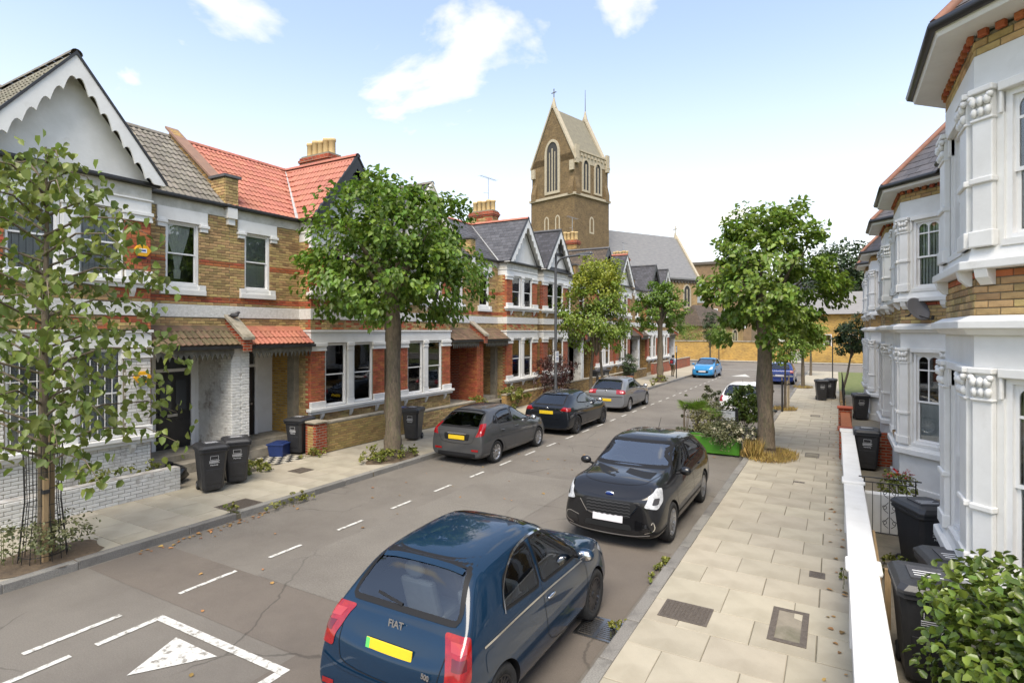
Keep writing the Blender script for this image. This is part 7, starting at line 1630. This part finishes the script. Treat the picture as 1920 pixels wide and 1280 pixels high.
for f in range(13):
    a = f * 2.4; el = .35 + .95 * ((f * 5) % 13) / 13; d = np.array([math.cos(a) * math.cos(el), math.sin(a) * math.cos(el), math.sin(el)]); c = np.array([0, 0, .75]) + d * .42; n = 16; C_ = []; A_ = []
    sidev = np.cross(d, [0, 0, 1]); sidev /= np.linalg.norm(sidev); u = np.cross(sidev, d)
    for q in range(n): th = (q / (n - 1) - .5) * 2.5; ax = d * math.cos(th) + sidev * math.sin(th) - np.array([0, 0, .12]); C_.append(c + ax * .2); A_.append(ax)
    me = leaf_mesh('frond', np.array(C_), np.array(A_), np.tile(u, (n, 1)), np.full(n, .50), .11, .03, leafmat('palm_leaf', (.26, .40, .05), (.2, .32, .04), .2, .4), six=False); ob('frond', me, None, t)
# street name board on its post
t = thing('street_sign', 'small white name board on a black post in the parklet', 'sign', (-2.95, 18.55, .1)); b = MB(); b.box(.26, .34, -.04, .04, 0, 1.12); ob('post', b, M_dark, t, bevel=.006); b = MB(); b.box(-.32, .26, -.015, .015, .72, 1.02); bd_ = ob('board', b, M_white, t); b = MB(); b.box(-.32, .26, -.018, .018, 1.02, 1.035).box(-.32, .26, -.018, .018, .705, .72); ob('board_edge', b, M_dark, bd_)
for z, s_, sz in ((.955, 'Princess May', .085), (.87, 'Road', .085), (.775, 'Community Parklet', .062)): text('lettering', s_, sz, basis((-.30, -.017, z), (1, 0, 0), (0, 0, 1)), M_dark, bd_, .001, 'LEFT')
# satellite dish
t = thing('satellite_dish', 'grey satellite dish on the second right house', 'satellite dish', (1.42, 14.05, 4.02), R(40)); b = MB(); b.lathe([(0, 0), (.12, .012), (.22, .045), (.25, .065), (.255, .06), (.22, .035), (.12, .0), (0, -.012)], n=28, axis='y'); dd = ob('dish', b, pm('dish_grey', (.16, .16, .17), rough=.5), t, uv=False); dd.rotation_euler = (R(25), 0, R(180)); b = MB(); b.tube([(0, 0, -.1), (0, -.36, -.2)], .012, 6).tube([(0, -.36, -.2), (0, -.38, -.12)], .025, 8); ob('receiver_arm', b, M_steel_bk, t); b = MB(); b.tube([(0, 0, 0), (.0, .2, -.12), (0, .25, -.12)], .018, 6); ob('bracket', b, M_steel_bk, t)
# alarm boxes
def alarm(label, x, y, z):
    t = thing('alarm_box', label, 'alarm box', (x, y, z)); b = MB(); hx = [(0, math.cos(a) * .19 * (1 if abs(math.cos(a)) > .9 else .95), math.sin(a) * .15) for a in [math.pi * k / 3 for k in range(6)]]; b.prism(hx, (.075, 0, 0)); ob('cover', b, pm('alarm_yellow', (.75, .38, .01), (.68, .34, .01), 3, .45), t, bevel=.012); b = MB(); b.box(.076, .079, -.08, .08, -.045, .045); lb = ob('label_panel', b, M_whiteprint, t); b = MB(); b.box(.0792, .0797, -.06, .06, -.02, .02); ob('label_print', b, pm('blue_print', (.02, .05, .25), rough=.5), lb); b = MB(); b.box(0, .05, -.09, .09, -.17, -.145); ob('strobe', b, pm('strobe_blue', (.02, .03, .15), rough=.2), t)
alarm('upper yellow hexagonal alarm box on the nearest left house', XB + .02, 6.98, 5.42); alarm('lower yellow hexagonal alarm box on the white bay pier', XB + .03, 6.98, 2.55)
# aerials, vent pipe, pigeon
def aerial(label, x, y, z, h):
    t = thing('tv_aerial', label, 'aerial', (x, y, z)); b = MB(); b.tube([(0, 0, 0), (0, 0, h)], .018, 6); ob('mast', b, M_metal, t); b = MB(); b.tube([(-.1, -.7, h), (.1, .7, h)], .012, 5)
    for k in range(8): q = -.65 + k * .18; b.tube([(-.18 + q * .14, q, h), (.18 + q * .14, q, h)], .006, 4)
    b.tube([(0, 0, h * .55), (.05, -.6, h * .5)], .01, 5); ob('array', b, M_metal, t)
aerial('tv aerial on the second left chimney', -17.0, 27.0, 10.3, 1.9); aerial('tv aerial above the third left chimney', -17.0, 38.7, 10.3, 1.7); aerial('tv aerial on the fourth left chimney', -17.0, 50.4, 10.3, 1.4)
t = thing('vent_pipe', 'pale clay vent pipe on the nearest grey tiled roof', 'vent pipe', (-14.9, 7.35, 7.55)); b = MB(); b.lathe([(.075, 0), (.075, .75), (.095, .76), (.095, .86), (.07, .86), (.06, .6)], n=14); ob('pipe', b, pm('pale_clay', (.5, .42, .3), (.42, .35, .25), 5, .8), t); b = MB(); b.box(-.12, .12, -.12, .12, -.1, .05); ob('flashing', b, M_slate, t)
t = thing('pigeon', 'dark pigeon sitting on the coping between the two porches', 'pigeon', (XM + .22, 9.48, 3.93), R(-70)); b = MB(); b.ball((0, 0, .09), (.065, .13, .065), 12).ball((0, .12, .16), (.036, .042, .04), 10).ball((0, .07, .12), (.04, .06, .055), 10); b.prism([(-.035, -.10, .085), (.035, -.10, .085), (.03, -.25, .06), (-.03, -.25, .06)], (0, 0, .015)); ob('body', b, pm('pigeon_grey', (.04, .04, .045), (.07, .07, .075), 12, .7, coords='OBJ'), t, uv=False); b = MB(); b.lathe([(0, .19), (.012, .155)], (0, 0, .155), 6, axis='y'); ob('beak', b, M_dark, t); b = MB(); b.tube([(-.02, 0, .05), (-.02, .01, 0)], .005, 5).tube([(.02, 0, .05), (.02, .01, 0)], .005, 5); ob('leg', b, M_redb, t)
t = thing('timber_offcut', 'pale timber board leaning inside the white wall', 'board', (.44, 8.6, .1), 0); b = MB(); b.hexa([(0, -.6, .0), (.05, -.6, .0), (.05, .7, .0), (0, .7, .0), (.0, -.6, .62), (.03, -.6, .62), (.03, .7, .74), (.0, .7, .74)]); ob('board', b, M_wood, t); b = MB(); b.box(.06, .12, -.66, -.6, 0, .7); ob('batten', b, M_wood, t)
b = MB(); b.lathe([(0, 0), (.10, 0), (.13, .16), (.12, .16)], n=12); t = thing('basket', 'small woven basket on the sill of the second right bay', 'basket', (1.22, 15.1, 1.22)); ob('weave', b, pm('wicker', (.34, .22, .11), (.25, .16, .08), 30, .8), t); b = MB(); b.lathe([(.125, .15), (.14, .17), (.125, .18)], n=12); ob('rim', b, pm('wicker', (.3, .2, .1)), t)
# ---------------------------------------------------------------- pedestrian walking away
t = thing('person', 'person walking away along the left pavement with a red and dark backpack', 'person', (-10.75, 43.4, PT), R(-8))
bm = bmesh.new(); J = dict(pel=(0, 0, .88), sp=(0, .0, 1.08), ch=(0, .02, 1.27), nk=(0, .03, 1.40), hd=(0, .05, 1.50), ht=(0, .05, 1.60), hl=(-.09, 0, .84), kl=(-.10, .10, .47), al=(-.10, .02, .09), tl=(-.11, .15, .03), hr=(.09, 0, .84), kr=(.10, .0, .46), ar=(.10, -.20, .12), tr=(.10, -.10, .03), sl=(-.18, .02, 1.32), el=(-.25, -.04, 1.06), wl=(-.24, .10, .86), sr=(.18, .02, 1.32), er=(.25, .0, 1.06), wr=(.25, .12, .88), fl=(-.23, .14, .78), fr=(.24, .16, .80))
rad = dict(pel=.15, sp=.14, ch=.155, nk=.06, hd=.085, ht=.075, hl=.10, kl=.065, al=.045, tl=.04, hr=.10, kr=.065, ar=.045, tr=.04, sl=.075, el=.048, wl=.034, sr=.075, er=.048, wr=.034, fl=.03, fr=.03)
E = 'pel-sp sp-ch ch-nk nk-hd hd-ht pel-hl hl-kl kl-al al-tl pel-hr hr-kr kr-ar ar-tr ch-sl sl-el el-wl wl-fl ch-sr sr-er er-wr wr-fr'.split(); ks = list(J)
me = bpy.data.meshes.new('body'); me.from_pydata([J[k] for k in ks], [tuple(ks.index(q) for q in e.split('-')) for e in E], []); o = bpy.data.objects.new('body', me); o.modifiers.new('skin', 'SKIN')
for i, k in enumerate(ks): me.skin_vertices[0].data[i].radius = (rad[k],) * 2
me.skin_vertices[0].data[0].use_root = True; sb = o.modifiers.new('sub', 'SUBSURF'); sb.levels = sb.render_levels = 2; m2 = baked(o); bpy.data.objects.remove(o)
for m_ in (pm('skin_dark', (.12, .065, .04), rough=.6), pm('pale_blue_shirt', (.42, .48, .55), (.36, .42, .5), 8, .85, coords='OBJ'), pm('khaki_trousers', (.16, .12, .07), (.12, .09, .055), 8, .9, coords='OBJ'), pm('black_hair', (.012, .011, .01), rough=.7), M_dark): m2.materials.append(m_)
for p in m2.polygons:
    p.use_smooth = True; c = p.center; p.material_index = 1 if (.92 < c.z < 1.39 and not (abs(c.x) > .2 and c.z < .93)) else (2 if .10 < c.z <= .92 and abs(c.x) < .19 else (4 if c.z <= .10 else (3 if c.z > 1.5 or (c.z > 1.44 and c.y < .06) else 0)))
ob('body', m2, None, t)
b = MB(); b.ball((0, .05, 1.56), (.098, .108, .10), 14); ob('hair', b, MATS['black_hair'], t, uv=False)
b = MB(); b.box(-.14, .14, -.28, -.12, 1.0, 1.36); bp_ = ob('backpack', b, pm('backpack_dark', (.03, .03, .05), rough=.8), t, bevel=.04); b = MB(); b.box(-.10, .10, -.31, -.28, 1.03, 1.24); ob('backpack_pocket', b, pm('backpack_red', (.35, .02, .03), rough=.8), bp_, bevel=.02)
b = MB()
for x in (-.11, .11): b.tube([(x, -.13, 1.33), (x, .02, 1.42), (x, .17, 1.28), (x, .12, 1.05), (x, -.13, 1.05)], .016, 6)
ob('strap', b, MATS['backpack_dark'], bp_)

bpy.data.scenes.remove(TS)
